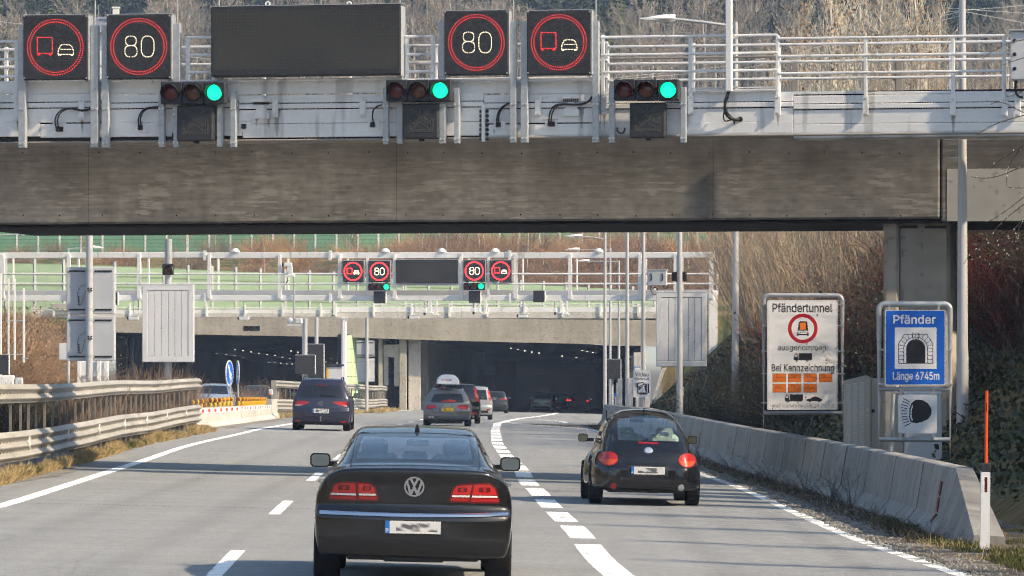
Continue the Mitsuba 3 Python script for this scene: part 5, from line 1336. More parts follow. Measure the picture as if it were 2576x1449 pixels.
for i, (x, y) in enumerate(row):
    t = i / 10; Y = A_[1] + (B_[1] - A_[1]) * (.50 + .38 * t)
    warn_lamp(*R5(x, y), Y, (46 - 12 * t) / 5.1756 / K * Y / FU, i == 9, ('bright' if i == 9 else 'dark') + f' yellow warning lamp, {ORD[i]} from the left in the farther row on the striped wall')
def keep_sign(u, vt, vb, wd, ubase, vbase, Y, m, flip, label):
    pl = Plane(Y); k = thing('keep_side_sign', label, 'traffic sign', 'round blue arrow signs seen edge on')
    c = pl.pt(u, (vt + vb) / 2); R = (vb - vt) / 2 * pl.per(u)
    ang = math.asin(min(1, wd / (vb - vt)))
    n_ = np.array([math.cos(ang) * flip, -math.sin(ang), 0]); e_ = np.array([math.sin(ang), math.cos(ang) * flip, 0]) 
    if flip < 0: n_ = np.array([-math.cos(ang), -math.sin(ang), 0]); e_ = np.array([math.sin(ang), -math.cos(ang), 0])
    add('board', extrude(disc(0, 0, R, 40), c, e_, EZ, n_, -.03, 0), 'm_lettering_white', k)
    add('blue_face', extrude(disc(0, 0, R * .92, 40), c, e_, EZ, n_, 0, .004), m, k)
    ar = sa.rotate(sg.Polygon([(-.13, .72), (.13, .72), (.13, -.15), (.36, -.15), (0, -.72), (-.36, -.15), (-.13, -.15)]), 32 if flip > 0 else -32, origin=(0, 0))
    add('arrow', extrude(sa.scale(ar, R, R, origin=(0, 0)), c, e_, EZ, n_, .004, .009), 'm_lettering_white', k)
    a = pl.pt(u + (ubase - u) * .15, vb - 4, -.03); b = pl.pt(ubase, vbase)
    add('post', tube([c - n_ * .05, a, b], .032, 10), 'm_galv', k, smooth=40)
a = R5(1020, 0)
keep_sign(R5(1022, 0)[0], R5(0, 40)[1], R5(0, 552)[1], 116 / 5.1756 / K, R5(1050, 0)[0], R5(0, 900)[1], A_[1] + (B_[1] - A_[1]) * .46, 'm_sign_blue', 1, 'left one of two round blue arrow signs above the striped wall')
keep_sign(R5(1178, 0)[0], R5(0, 48)[1], R5(0, 548)[1], 92 / 5.1756 / K, R5(1200, 0)[0], R5(0, 900)[1], A_[1] + (B_[1] - A_[1]) * .50, 'm_sign_blue2', -1, 'right one of two round blue arrow signs above the striped wall')
k = thing('works_lamp_case', 'clear cased orange lamp at the right end of the striped concrete wall', 'warning lamp')
pl = Plane(B_[1] - 2)
c0, c1 = R5(1800, 625), R5(1895, 750)
add('case', pl.box(c0[0], c0[1], c1[0], c1[1], -.1, .1, .04), 'm_lamp_glass', k)
c0, c1 = R5(1822, 705), R5(1855, 745)
add('lamp', pl.box(c0[0], c0[1], c1[0], c1[1], .1, .16, .02), 'm_orange', k)
# ================================================================ vegetation
def stem_col(k, a, b, f=3.0):
    return dif(k, mikit.proc(lambda p, n, uv: mix(a, b, noise(p.x * f + p.z, p.y * f, p.z * f))))
stem_col('m_stem_tan', (0.25, 0.18, 0.125), (0.54, 0.45, 0.345), 1.6)
stem_col('m_stem_brown', (0.17, 0.115, 0.085), (0.31, 0.22, 0.16))
stem_col('m_stem_grey', (0.22, 0.19, 0.16), (0.42, 0.37, 0.32), 1.0)
stem_col('m_bark_pale', (0.48, 0.44, 0.38), (0.70, 0.66, 0.58), 1.5)
stem_col('m_catkin', (0.28, 0.17, 0.105), (0.42, 0.29, 0.19), 2.0)
stem_col('m_stem_red', (0.085, 0.018, 0.018), (0.15, 0.04, 0.035))
stem_col('m_stem_orange', (0.36, 0.20, 0.10), (0.54, 0.36, 0.20), 1.0)
stem_col('m_stem_rust', (0.26, 0.15, 0.10), (0.42, 0.28, 0.19), 1.0)
stem_col('m_twig_dark', (0.036, 0.033, 0.026), (0.095, 0.080, 0.062))
stem_col('m_straw', (0.36, 0.27, 0.13), (0.56, 0.44, 0.24))
stem_col('m_grass', (0.055, 0.07, 0.022), (0.15, 0.145, 0.06))
def leaf(k, a, b):
    scene[k] = {'type': 'twosided', 'bsdf': {'type': 'principled', 'base_color': mikit.proc(lambda p, n, uv: mix(a, b, noise(p.x * 5, p.y * 5, p.z * 5))), 'roughness': .45, 'specular': .4}}
leaf('m_ivy', (0.022, 0.032, 0.014), (0.055, 0.066, 0.026))
leaf('m_leaf_rust', (0.16, 0.095, 0.05), (0.34, 0.22, 0.12))
leaf('m_leaf_olive', (0.13, 0.12, 0.05), (0.24, 0.20, 0.09))
dif('m_needles', mikit.proc(lambda p, n, uv: mix((0.016, 0.026, 0.018), (0.042, 0.058, 0.034), noise(p.x * .9, p.y * .9, p.z * .9))))
dif('m_needles_olive', mikit.proc(lambda p, n, uv: mix((0.06, 0.075, 0.025), (0.12, 0.13, 0.05), noise(p.x * .9, p.y * .9, p.z * .9))))
mat('m_bud', (0.72, 0.69, 0.62), .6)

def stems_mesh(seed, n, h, r0, lean, rad=.012, nseg=4, twigs=2, curve=.5, tw=.3, wind=(0, 0)):
    """clump of curved stems with side twigs, base at the origin"""
    rg = np.random.default_rng(seed)
    a = rg.uniform(0, 2 * PI, n); q = np.sqrt(rg.uniform(0, 1, n))
    base = np.stack([np.cos(a) * q * r0, np.sin(a) * q * r0, np.zeros(n)], 1)
    ln = h * rg.uniform(.55, 1.05, n)
    th = lean * q + rg.normal(0, .10, n); az = a + rg.normal(0, .5, n)
    d0 = np.stack([np.sin(th) * np.cos(az), np.sin(th) * np.sin(az), np.cos(th)], 1) + np.r_[wind, 0]
    d0 /= np.linalg.norm(d0, axis=1, keepdims=True)
    bend = np.stack([np.cos(az), np.sin(az), -.5 * np.ones(n)], 1) * (curve * rg.uniform(.1, .6, n))[:, None]
    P = []
    for i in range(nseg + 1):
        t = i / nseg
        P.append(base + d0 * (ln * t)[:, None] + bend * (ln * t * t * .5)[:, None] + rg.normal(0, .012, (n, 3)) * h * t)
    R = [rad * (1 - .75 * i / nseg) for i in range(nseg + 1)]
    S0, S1, A, B = [], [], [], []
    for i in range(nseg):
        S0.append(P[i]); S1.append(P[i + 1]); A.append(np.full(n, R[i])); B.append(np.full(n, R[i + 1]))
    for k in range(twigs):
        i = rg.integers(1, nseg, n); f = rg.uniform(0, 1, n)
        PP = np.array(P); p = PP[i, np.arange(n)] * (1 - f)[:, None] + PP[i + 1, np.arange(n)] * f[:, None]
        d = PP[i + 1, np.arange(n)] - PP[i, np.arange(n)]; d /= np.linalg.norm(d, axis=1, keepdims=True)
        e = rg.normal(0, 1, (n, 3)); e -= d * (e * d).sum(1, keepdims=True); e /= np.linalg.norm(e, axis=1, keepdims=True)
        dd = d * .85 + e * .5
        S0.append(p); S1.append(p + dd * (h * tw * rg.uniform(.4, 1, n))[:, None]); A.append(np.full(n, rad * .5)); B.append(np.full(n, rad * .15))
    return segs(np.vstack(S0), np.vstack(S1), np.concatenate(A), np.concatenate(B), 3), np.vstack(S1)

def leaves_mesh(seed, pts, size, jitter, per=1):
    rg = np.random.default_rng(seed)
    p = np.repeat(pts, per, 0); n = len(p)
    p = p + rg.normal(0, jitter, (n, 3))
    a = rg.normal(0, 1, (n, 3)); a /= np.linalg.norm(a, axis=1, keepdims=True)
    b = np.cross(a, rg.normal(0, 1, (n, 3))); b /= np.linalg.norm(b, axis=1, keepdims=True)
    s = size * rg.uniform(.6, 1.3, n)[:, None]
    v = np.stack([p, p + a * s * .5 + b * s * .32, p + a * s, p + a * s * .5 - b * s * .32], 1).reshape(-1, 3)
    return v, np.arange(n)[:, None] * 4 + np.arange(4)

def tree_mesh(seed, Ht, r0, up=.55, n1=26, n2=7, n3=6, crown0=.25, spread=.42, lvl3=True, thick=.006):
    """bare tree: (trunk mesh, branch mesh, tips)"""
    rg = np.random.default_rng(seed)
    m = 12; t = np.linspace(0, 1, m)
    tr = np.stack([np.cumsum(rg.normal(0, .012, m)) * Ht * .5, np.cumsum(rg.normal(0, .012, m)) * Ht * .5, t * Ht], 1); tr[0, :2] = 0
    trunk = tube(tr, r0 * (1 - .88 * t) + .004, 7)
    S0, S1, A, B = [], [], [], []
    def branch(p, d, L, r, lev):
        k = 4 if lev < 3 else 2
        q, dd = p.copy(), d.copy(); pts = [p]
        for i in range(k):
            dd = dd + rg.normal(0, .13, 3) + np.array([0, 0, up * .22]); dd /= np.linalg.norm(dd)
            q2 = q + dd * L / k
            S0.append(q); S1.append(q2); A.append(r * (1 - .8 * i / k)); B.append(r * (1 - .8 * (i + 1) / k))
            q = q2; pts.append(q)
        if lev == 1 or (lev == 2 and lvl3):
            for j in range(n2 if lev == 1 else n3):
                f = rg.uniform(.2, 1) * k; i = min(int(f), k - 1); c = pts[i] + (pts[i + 1] - pts[i]) * (f - i)
                ax = (pts[i + 1] - pts[i]) / (np.linalg.norm(pts[i + 1] - pts[i]) + 1e-9)
                e = rg.normal(0, 1, 3); e -= ax * (e @ ax); e /= np.linalg.norm(e)
                w = rg.uniform(.35, .75)
                nd = ax * (1 - w * .5) + e * w; nd /= np.linalg.norm(nd)
                branch(c, nd, L * rg.uniform(.28, .55), r * .42, lev + 1)
    for i in range(n1):
        f = crown0 + (1 - crown0) * ((i + rg.uniform(0, 1)) / n1) ** .9; f = min(f, .98)
        c = np.array([np.interp(f, t, tr[:, j]) for j in range(3)])
        a = rg.uniform(0, 2 * PI); e = np.array([math.cos(a), math.sin(a), up * rg.uniform(.6, 1.6)]); e /= np.linalg.norm(e)
        branch(c, e, Ht * spread * (1.1 - f) * rg.uniform(.7, 1.25) + Ht * .05, r0 * .42 * (1.12 - f), 1)
    S1 = np.array(S1)
    return trunk, segs(np.array(S0), S1, np.maximum(A, thick), np.maximum(B, thick * .5), 3), S1

def conifer_mesh(seed, Ht, w, lv=26, nb=9):
    rg = np.random.default_rng(seed)
    V, F = [], []
    for i in range(lv):
        t = i / lv; z = Ht * (.08 + .92 * t); L0 = w * (1 - t) ** .8 * (0.9 + .2 * rg.random()) + .25
        n = max(4, int(nb * (1 - .5 * t)))
        for j in range(n):
            a = (j + rg.random() * .7) / n * 2 * PI + i * .7; L = L0 * rg.uniform(.6, 1.15)
            e = np.array([math.cos(a), math.sin(a), 0]); s = np.array([-e[1], e[0], 0]); dr = rg.uniform(.25, .55)
            b = np.array([0, 0, z]); pts = [b, b + e * L * .4 + s * L * .20 - EZ * L * dr * .25, b + e * L * .75 + s * L * .13 - EZ * L * dr * .6, b + e * L - EZ * L * dr * .75, b + e * L * .75 - s * L * .13 - EZ * L * dr * .65, b + e * L * .4 - s * L * .20 - EZ * L * dr * .3, b + e * L * .5 + EZ * .12 * L]
            for p in pts[1:]: p += rg.normal(0, .05, 3) * L
            k = len(V); V += pts
            F += [[k, k + 1, k + 6], [k + 1, k + 2, k + 6], [k + 2, k + 3, k + 6], [k + 3, k + 4, k + 6], [k + 4, k + 5, k + 6], [k + 5, k, k + 6]]
    return np.array(V), np.array(F)

protos = {}
def proto(key, parts):
    """parts: [(part name, mesh, material, kind)]"""
    protos[key] = [(n, mikit.ply(norm_mesh(m), mt), kd) for n, m, mt, kd in parts]
def plant(name, key, label, cat, group, x, y, z, s=1.0, rz=0.0, sz=None, tilt=0):
    k = thing(name, label, cat, group)
    M = T().translate([float(x), float(y), float(z)]).rotate([0, 0, 1], math.degrees(rz)).scale([s, s, sz or s])
    for n, d, kd in protos[key]:
        kk = key_for(f'{k}__{n}'); scene[kk] = {**d, 'to_world': M}
        if kd: tag(kk, kind=kd)
    return k
R = random.Random(11)
def at(u, Y): return (u - CU) * Y / FU
MARKS = [(100, 'at the left frame edge'), (330, 'behind the large grey sign backs'), (560, 'behind the left striped board'), (760, 'by the rear gantry camera'), (960, 'above the left rear LED signs'), (1160, 'above the rear message board'), (1330, 'above the right rear LED signs'), (1480, 'right of the rear LED signs'), (1640, 'behind the lamp posts'), (1790, 'behind the right striped board'), (1930, 'right of the right striped board'), (2130, 'above the white rules sign'), (2300, 'left of the pier'), (9999, 'at the right frame edge')]
def place_of(x, Y):
    u = CU + x / Y * FU
    return next(t for a, t in MARKS if u < a)
# --- bare poplars with catkins right, in front of the forest
for i in range(4):
    tr, br, tips = tree_mesh(40 + i, 11.5, .15, 1.7, 26, 7, 4, .10, .34, True, .013)
    rg = np.random.default_rng(i); sel = tips[rg.random(len(tips)) < .16]
    proto(f'poplar{i}', [('trunk', tr, 'm_bark_pale', None), ('branches', br, 'm_bark_pale', None), ('catkins', leaves_mesh(i, sel, .17, .05, 1), 'm_catkin', 'stuff')])
POP = sorted([1930, 1985, 2030, 2085, 2140, 2195, 2245, 2300, 2350, 2110, 1960]); ORDS = ['first', 'second', 'third', 'fourth', 'fifth', 'sixth', 'seventh', 'eighth', 'ninth', 'tenth', 'last']
for i, (u, Y, s) in enumerate(((1930, 172, .80), (1985, 165, .92), (2030, 178, 1.0), (2085, 160, 1.02), (2140, 170, 1.05), (2195, 158, 1.0), (2245, 172, 1.02), (2300, 162, .92), (2350, 178, .9), (2110, 185, 1.1), (1960, 186, .9))):
    x = at(u, Y)
    plant('poplar', f'poplar{i % 4}', f'pale bare poplar with brown catkins above the right railing, {ORDS[POP.index(u)]} from the left', 'tree', 'bare poplars on the right bank', x, Y, float(z_ground(x, Y)) - .1, s, R.uniform(0, 6))
for i, (x, Y) in enumerate(((8.6, 40), (8.2, 45), (8.7, 50), (8.9, 55), (9.4, 60), (9.6, 65), (10.3, 70))):
    plant('bank_tree', f'poplar{i % 4}', 'bare tree on the bank just outside the right frame edge, shading the verge', 'tree', 'bank trees shading the right verge', x, Y, float(z_ground(x, Y)) - .1, .45, R.uniform(0, 6))
# --- willow brush on the right bank
for i in range(4):
    m, tips = stems_mesh(60 + i, 34, 4.6, 1.1, .45, .022, 5, 6, .35, .24, (-.05, -.02))
    ms, rg = [m], np.random.default_rng(600 + i)
    for j in range(8):
        tr, br, tp_ = tree_mesh(700 + 10 * i + j, rg.uniform(3.6, 5.4), rg.uniform(.022, .042), 1.2, 13, 5, 3, .12, .36, j % 2 == 0, .006)
        v, f = join([tr, br])
        a_, q_ = rg.uniform(0, 2 * PI), rg.uniform(.1, 1.3)
        lx, ly = math.cos(a_) * .16 - .08, math.sin(a_) * .16
        v = np.c_[v[:, 0] + v[:, 2] * lx + math.cos(a_) * q_, v[:, 1] + v[:, 2] * ly + math.sin(a_) * q_, v[:, 2]]
        ms.append((v, f))
    proto(f'brush{i}', [('stems', join(ms), 'm_stem_tan', None)])
for i in range(30):
    Y = 112 + 3.1 * i + R.uniform(-2, 2); f = float(np.interp(Y, FOOT[:, 0], FOOT[:, 1])); x = f + (2.6, 4.8, 7.2)[i % 3] + R.uniform(-.6, .6); x = max(x, at(2035 if Y < 153 else 1930, Y))
    plant('willow_brush', f'brush{i % 4}', ('high' if i % 3 == 2 else 'middle' if i % 3 else 'low') + ' clump of bare willow rods on the right bank, ' + place_of(x, Y), 'shrub', 'willow brush on the right bank', x, Y, float(z_ground(x, Y)) - .1, R.uniform(.75, 1.1), R.uniform(-.5, .5))
for i in range(3):
    m, tips = stems_mesh(80 + i, 110, 2.6, .6, .8, .012, 4, 4, .8, .35)
    proto(f'redbush{i}', [('stems', m, 'm_stem_red', None)])
    m, tips = stems_mesh(90 + i, 120, 2.2, .7, 1.0, .012, 4, 5, .9, .4)
    proto(f'darkbush{i}', [('stems', m, 'm_twig_dark', None), ('leaves', leaves_mesh(i, tips[::2], .09, .08, 1), 'm_ivy', 'stuff')])
for i, (u, Y, dx) in enumerate(((2090, 108, 0), (2130, 104, 0), (2170, 110, 0), (2200, 118, 0), (2060, 116, 0), (2440, 92, 0), (2480, 97, 0), (2540, 95, 0), (2570, 84, 0))):
    x = at(u, Y)
    plant('dogwood', f'redbush{i % 3}', f'dark red bare dogwood bush, {place_of(x, Y)}'+(' and higher' if Y > 105 else ''), 'shrub', 'red dogwood on the right bank', x, Y, float(z_ground(x, Y)) - .1, R.uniform(.8, 1.15), R.uniform(0, 6))
n = 0
for Y in np.arange(58, 128, 3.0):
    f = float(np.interp(Y, FOOT[:, 0], FOOT[:, 1]))
    for dx in (1.2, 3.2, 5.4, 7.6):
        if dx < 2 and Y < 70: continue
        x = f + dx + R.uniform(-.7, .7); y = Y + R.uniform(-1.2, 1.2)
        if abs(x - pc[0]) < 1.6 and abs(y - pc[1]) < 2.2: continue
        if x / y > .150: continue
        uu = CU + x / y * FU
        if (1800 < uu < 2290 and y < 100) or (2140 < uu < 2760 and y < 80) or (1580 < uu < 1840 and y < 154): continue
        plant('bramble', f'darkbush{n % 3}', ('low' if dx < 3 else 'middle' if dx < 5 else 'high') + ' dark bramble bush on the shaded right bank, ' + place_of(x, y), 'shrub', 'brambles on the right bank', x, y, float(z_ground(x, y)) - .15, R.uniform(.55, .95), R.uniform(0, 6)); n += 1
# --- ivy and litter covering the bank
def cover(name, n, size, m, y0, y1, s0, s1, lift, label, seed, up=.35):
    rg = np.random.default_rng(seed)
    y = y0 + (y1 - y0) * rg.random(n) ** 1.3; x = np.interp(y, FOOT[:, 0], FOOT[:, 1]) + s0 + (s1 - s0) * rg.random(n)
    p = np.stack([x, y, z_ground(x, y) + lift * rg.random(n)], 1)
    add(name, leaves_mesh(seed, p, size, .02), m, kind='stuff', label=label)
cover('ivy_cover', 90000, .13, 'm_ivy', 40, 190, .3, 11, .30, 'dark ivy carpet covering the shaded right bank', 1)
cover('leaf_litter', 14000, .09, 'm_leaf_rust', 38, 190, -.2, 11, .06, 'brown fallen leaves on the right bank', 2)
def twigs(name, n, L, m, y0, y1, s0, s1, label, seed, r=.008, foot=None):
    rg = np.random.default_rng(seed)
    y = y0 + (y1 - y0) * rg.random(n) ** 1.2; fx = np.interp(y, FOOT[:, 0], FOOT[:, 1]) if foot is None else foot(y)
    x = fx + s0 + (s1 - s0) * rg.random(n)
    uu = CU + x / y * FU; ok = ~(((uu > 1750) & (uu < 2330) & (y < 99)) | ((uu > 2150) & (uu < 2660) & (y < 80)) | ((uu > 1600) & (uu < 1800) & (y < 152))) | (foot is not None); x, y = x[ok], y[ok]; n = len(x)
    zf = z_ground if foot is None else z_road
    p = np.stack([x, y, zf(x, y) - .02], 1); d = rg.normal(0, .55, (n, 3)); d[:, 2] = np.abs(d[:, 2]) + .35
    d /= np.linalg.norm(d, axis=1, keepdims=True); d2 = d + rg.normal(0, .4, (n, 3)) - EZ * .2; d2 /= np.linalg.norm(d2, axis=1, keepdims=True)
    l = (L * rg.uniform(.3, 1, n))[:, None]; q = p + d * l * .5
    add(name, segs(np.vstack([p, q]), np.vstack([q, q + d2 * l * .5]), np.r_[np.full(n, r), np.full(n, r * .7)], np.r_[np.full(n, r * .7), np.full(n, r * .2)], 3), m, kind='stuff', label=label)
twigs('bramble_twigs', 9000, 1.5, 'm_twig_dark', 45, 170, .2, 10, 'tangle of dark bare twigs over the right bank', 3, .010)
twigs('pale_twigs', 2600, 1.8, 'm_stem_grey', 60, 170, .5, 10, 'scattered pale bare twigs over the right bank', 4, .009)
twigs('verge_weeds', 5200, .26, 'm_twig_dark', 54, 180, -.55, .08, 'low dead weeds along the foot of the concrete barrier', 5, .006, f_toe)
twigs('verge_straw', 2200, .20, 'm_straw', 52, 180, -.50, .10, 'dry straw along the foot of the concrete barrier', 6, .005, f_toe)
for Y, dxx in ((68, -.05), (71.5, -.02), (76, -.05), (83, -.04), (92, -.04), (104, -.04)):
    x = float(f_toe(Y)) + dxx
    kk = f'weed{len(protos)}'
    m, tips = stems_mesh(int(Y), 14, .85, .12, .9, .0055, 4, 4, 1.0, .4, (-.25, 0))
    proto(kk, [('stems', m, 'm_twig_dark', None)])
    plant('weed', kk, 'dead leafless weed growing against the foot of the concrete barrier', 'weed', 'weeds at the concrete barrier', x, Y, float(z_road(x, Y)))
# loose stones on the shoulder
rg = np.random.default_rng(8); n = 2600
yy = 40 + 70 * rg.random(n) ** 1.2; xx = f_right(yy) + .05 + np.abs(rg.normal(0, .35, n)); st = []
uo = np.array(trimesh.creation.icosahedron().vertices); uf = np.array(trimesh.creation.icosahedron().faces)
sz = rg.uniform(.008, .028, n)
Vv = (uo[None] * sz[:, None, None] * rg.uniform(.6, 1.2, (n, 1, 3))) + np.stack([xx, yy, z_road(xx, yy) + .01], 1)[:, None]
add('loose_stones', (Vv.reshape(-1, 3), (uf[None] + (np.arange(n) * 12)[:, None, None]).reshape(-1, 3)), 'm_gravel', kind='stuff', label='loose stones and grit scattered along the right shoulder')
# --- grass
def grass(name, label, xf, y0, y1, n, h, m, seed, w=.006):
    rg = np.random.default_rng(seed)
    y = y0 + (y1 - y0) * rg.random(n); lo, hi = xf(y); x = lo + (hi - lo) * rg.random(n)
    cl = meshkit.fbm(np.stack([x * 1.3, y * .8, 0 * x], -1), 3, seed); k = cl > .42; x, y = x[k], y[k]; n = len(x)
    b = np.stack([x, y, z_road(x, y) + .0], 1); hh = h * rg.uniform(.4, 1.1, n) * np.clip((cl[k] - .36) * 4, .3, 1.2)
    d = rg.normal(0, .45, (n, 3)); d[:, 2] = 1; d /= np.linalg.norm(d, axis=1, keepdims=True)
    s = np.cross(d, rg.normal(0, 1, (n, 3))); s /= np.linalg.norm(s, axis=1, keepdims=True)
    mid = b + d * hh[:, None] * .6; tip = b + d * hh[:, None] + rg.normal(0, .12, (n, 3)) * hh[:, None] - EZ * hh[:, None] * .12
    v = np.stack([b - s * w, b + s * w, mid + s * w * .8, mid - s * w * .8, tip], 1).reshape(-1, 3)
    o = np.arange(n)[:, None] * 5
    F = np.vstack([o + [0, 1, 2], o + [0, 2, 3], o + [3, 2, 4]])
    add(name, (v, F), m, kind='stuff', label=label)
vl = lambda a, b: (lambda y: (fL(np.clip(y, pathL[0, 1], pathL[-1, 1])) + a, f_left(y) - b))
grass('dry_grass', 'dry straw coloured grass along the foot of the left guardrail', vl(.22, .95), 66, 131, 60000, .26, 'm_straw', 12, .007)
grass('green_grass', 'sparse green grass mixed into the left verge', vl(.2, 1.0), 66, 131, 16000, .20, 'm_grass', 13, .007)
grass('dry_grass', 'dry grass below the far guardrail', lambda y: (np.interp(y, pathR[:, 1], pathR[:, 0]) - .2, np.interp(y, pathR[:, 1], pathR[:, 0]) + .9), 182, 300, 16000, .30, 'm_straw', 14, .012)
grass('green_grass', 'green and brown grass round the white delineator post', lambda y: (f_right(np.clip(y, 20, 190)) + .75, f_right(np.clip(y, 20, 190)) + 4.5), 44, 62, 52000, .13, 'm_grass', 15, .005)
grass('dry_grass', 'dry grass round the white delineator post', lambda y: (f_right(np.clip(y, 20, 190)) + .6, f_right(np.clip(y, 20, 190)) + 4.5), 44, 62, 5000, .14, 'm_straw', 16, .005)
# --- hedge of brown twigs inside the left guardrails
for i in range(3):
    m, tips = stems_mesh(120 + i, 42, 1.70, .28, .26, .012, 4, 4, .35, .26)
    proto(f'hedge{i}', [('stems', m, 'm_stem_brown', None)])
for i in range(2):
    m, tips = stems_mesh(130 + i, 130, 1.5, .8, .4, .012, 4, 5, .4, .35)
    proto(f'backhedge{i}', [('stems', m, 'm_twig_dark', None)])
for i, Y in enumerate(np.arange(70, 142, 1.5)):
    x = float(fL(np.clip(Y, pathL[0, 1], pathL[-1, 1]))) - 2.0
    plant('hedge_bush', f'backhedge{i % 2}', 'dark leafless hedge bush in the middle of the central reservation behind the near guardrail', 'shrub', 'hedge in the central reservation', x, Y, float(z_road(x, Y)) - .1, R.uniform(.8, 1.0), R.uniform(0, 6))
for i, Y in enumerate(np.arange(96, 142, 1.5)):
    x = float(fL(np.clip(Y, pathL[0, 1], pathL[-1, 1]))) - .58 + R.uniform(-.2, .05)
    plant('bare_shrub', f'hedge{i % 3}', 'brown leafless shrub growing between and above the near guardrails', 'shrub', 'shrubs inside the near guardrail', x, Y, float(z_road(x, Y)) - .1, R.uniform(.75, .95), R.uniform(0, 6), R.uniform(.95, 1.2))
for i, Y in enumerate((186, 189, 193, 197, 202, 208)):
    x = float(np.interp(Y, pathR[:, 1], pathR[:, 0])) - .7
    plant('bare_shrub', f'hedge{i % 3}', 'small brown shrub behind the left end of the far guardrail', 'shrub', 'shrubs behind the far guardrail', x, Y, float(z_road(x, Y)) - .1, R.uniform(.8, 1.1), R.uniform(0, 6))
# --- orange thicket far left
for i in range(4):
    m, tips = stems_mesh(140 + i, 240, 4.2, 1.3, .85, .022, 4, 4, .8, .35)
    proto(f'thicket{i}', [('stems', m, ('m_stem_orange', 'm_stem_rust')[i % 2], None), ('leaves', leaves_mesh(i, tips[::2], .16, .2, 1), ('m_leaf_rust', 'm_leaf_olive')[i % 2], 'stuff')])
for i in range(30):
    Y = R.uniform(262, 316); u = R.uniform(-60, 150 if i % 2 else 110); x = at(u, Y); x = min(x, -31.5 + R.uniform(-3, 1.0))
    plant('thicket_bush', f'thicket{i % 4}', 'dense orange brown bush at the left edge beside the tunnel', 'shrub', 'orange thicket left of the tunnel', x, Y, float(z_ground(x, Y)) - .2, R.uniform(.8, 1.25), R.uniform(0, 6))
# --- shrubs between the noise barriers
for i in range(5):
    m, tips = stems_mesh(160 + i, 150, 4.0, 1.1, .8, .026, 4, 4, .6, .35)
    proto(f'slope{i}', [('stems', m, ('m_stem_rust', 'm_stem_brown', 'm_stem_orange', 'm_stem_brown', 'm_stem_rust')[i], None)])
for i in range(150):
    Y = R.uniform(432, 516); u = R.uniform(-40, 1850)
    if R.random() < .45: u = R.uniform(900, 1850)
    x = at(u, Y); left = u < 900
    near_wall = Y > 485
    if left and Y > 470 and not (640 < u < 800 or u < 330) and R.random() < .75: continue
    v = i % 5 if not (640 < u < 800) else 2
    s = R.uniform(.5, .85) if left and not (640 < u < 800) else R.uniform(.7, 1.15)
    plant('slope_shrub', f'slope{v}', ('rust brown' if v in (0, 4) else 'orange brown' if v == 2 else 'dull brown') + (' upper' if near_wall else ' lower') + ' shrub between the noise barriers, ' + place_of(x, Y), 'shrub', 'shrubs between the noise barriers', x, Y, float(z_ground(x, Y)) - .2, s, R.uniform(0, 6))
for i in range(3):
    tr, br, tips = tree_mesh(180 + i, 7.5, .07, .9, 18, 5, 3, .2, .30, True, .018)
    proto(f'birch{i}', [('trunk', tr, 'm_bark_pale', None), ('branches', br, 'm_stem_rust', None)])
for i in range(26):
    Y = R.uniform(440, 512); u = R.uniform(1000, 1850) if i % 4 else R.uniform(100, 1000); x = at(u, Y)
    plant('young_birch', f'birch{i % 3}', f'slender young bare birch above the tunnel, {place_of(x, Y)}', 'tree', 'young birches above the tunnel', x, Y, float(z_ground(x, Y)) - .2, R.uniform(.7, 1.1), R.uniform(0, 6))
# --- bare trees on the hillside
for i in range(5):
    tr, br, tips = tree_mesh(200 + i, 19, .24, .8, 30, 8, 5, .22, .36, True, .030)
    proto(f'bare{i}', [('trunk', tr, 'm_bark_pale', None), ('branches', br, 'm_stem_grey', None)])
for i in range(88):
    Y = R.uniform(612, 686); u = -40 + (i % 44) * 60 + R.uniform(-24, 24)
    if 150 < u < 310 and Y < 672: continue
    x = at(u, Y)
    plant('bare_tree', f'bare{i % 5}', f'{"near" if Y < 650 else "farther"} tall bare tree before the conifer forest, {place_of(x, Y)}', 'tree', 'bare trees on the hillside', x, Y, float(z_ground(x, Y)) - .3, R.uniform(.75, 1.25), R.uniform(0, 6))
# --- conifers
for i in range(4):
    proto(f'fir{i}', [('crown', conifer_mesh(220 + i, 24, 3.6), 'm_needles', None), ('trunk', tube([[0, 0, -.5], [0, 0, 22]], [.28, .04], 6), 'm_twig_dark', None)])
proto('thuja', [('crown', conifer_mesh(230, 12, 2.6, 34, 12), 'm_needles_olive', None), ('trunk', tube([[0, 0, -.5], [0, 0, 11]], [.2, .04], 6), 'm_twig_dark', None)])
for u, Y, s, lb in ((130, 668, 1.55, 'olive green conifer above the leftmost LED sign'), (18, 655, 1.5, 'green conifer at the left edge above the gantry railing'), (1548, 640, 2.0, 'tall olive conifer right of the rightmost LED sign'), (172, 672, 1.3, 'smaller olive conifer beside the house roof')):
    x = at(u, Y); plant('conifer', 'thuja', lb, 'tree', 'conifers in front of the forest', x, Y, float(z_ground(x, Y)) - .2, s, R.uniform(0, 6))
for i, Y in enumerate(np.arange(64, 75, 2.3)):
    x = max(12.6, .1176 * Y + 1.9) + R.uniform(-.3, .4)
    plant('bank_evergreen', 'thuja', 'evergreen on the bank just outside the right frame edge, shading the signs', 'tree', 'evergreens shading the roadside signs', x, float(Y), float(z_ground(x, Y)) - .2, .40, R.uniform(0, 6))
for i in range(4):
    scene[f'fir_shape_{i}'] = {'type': 'shapegroup', 'crown': protos[f'fir{i}'][0][1], 'trunk': protos[f'fir{i}'][1][1]}
j = 0
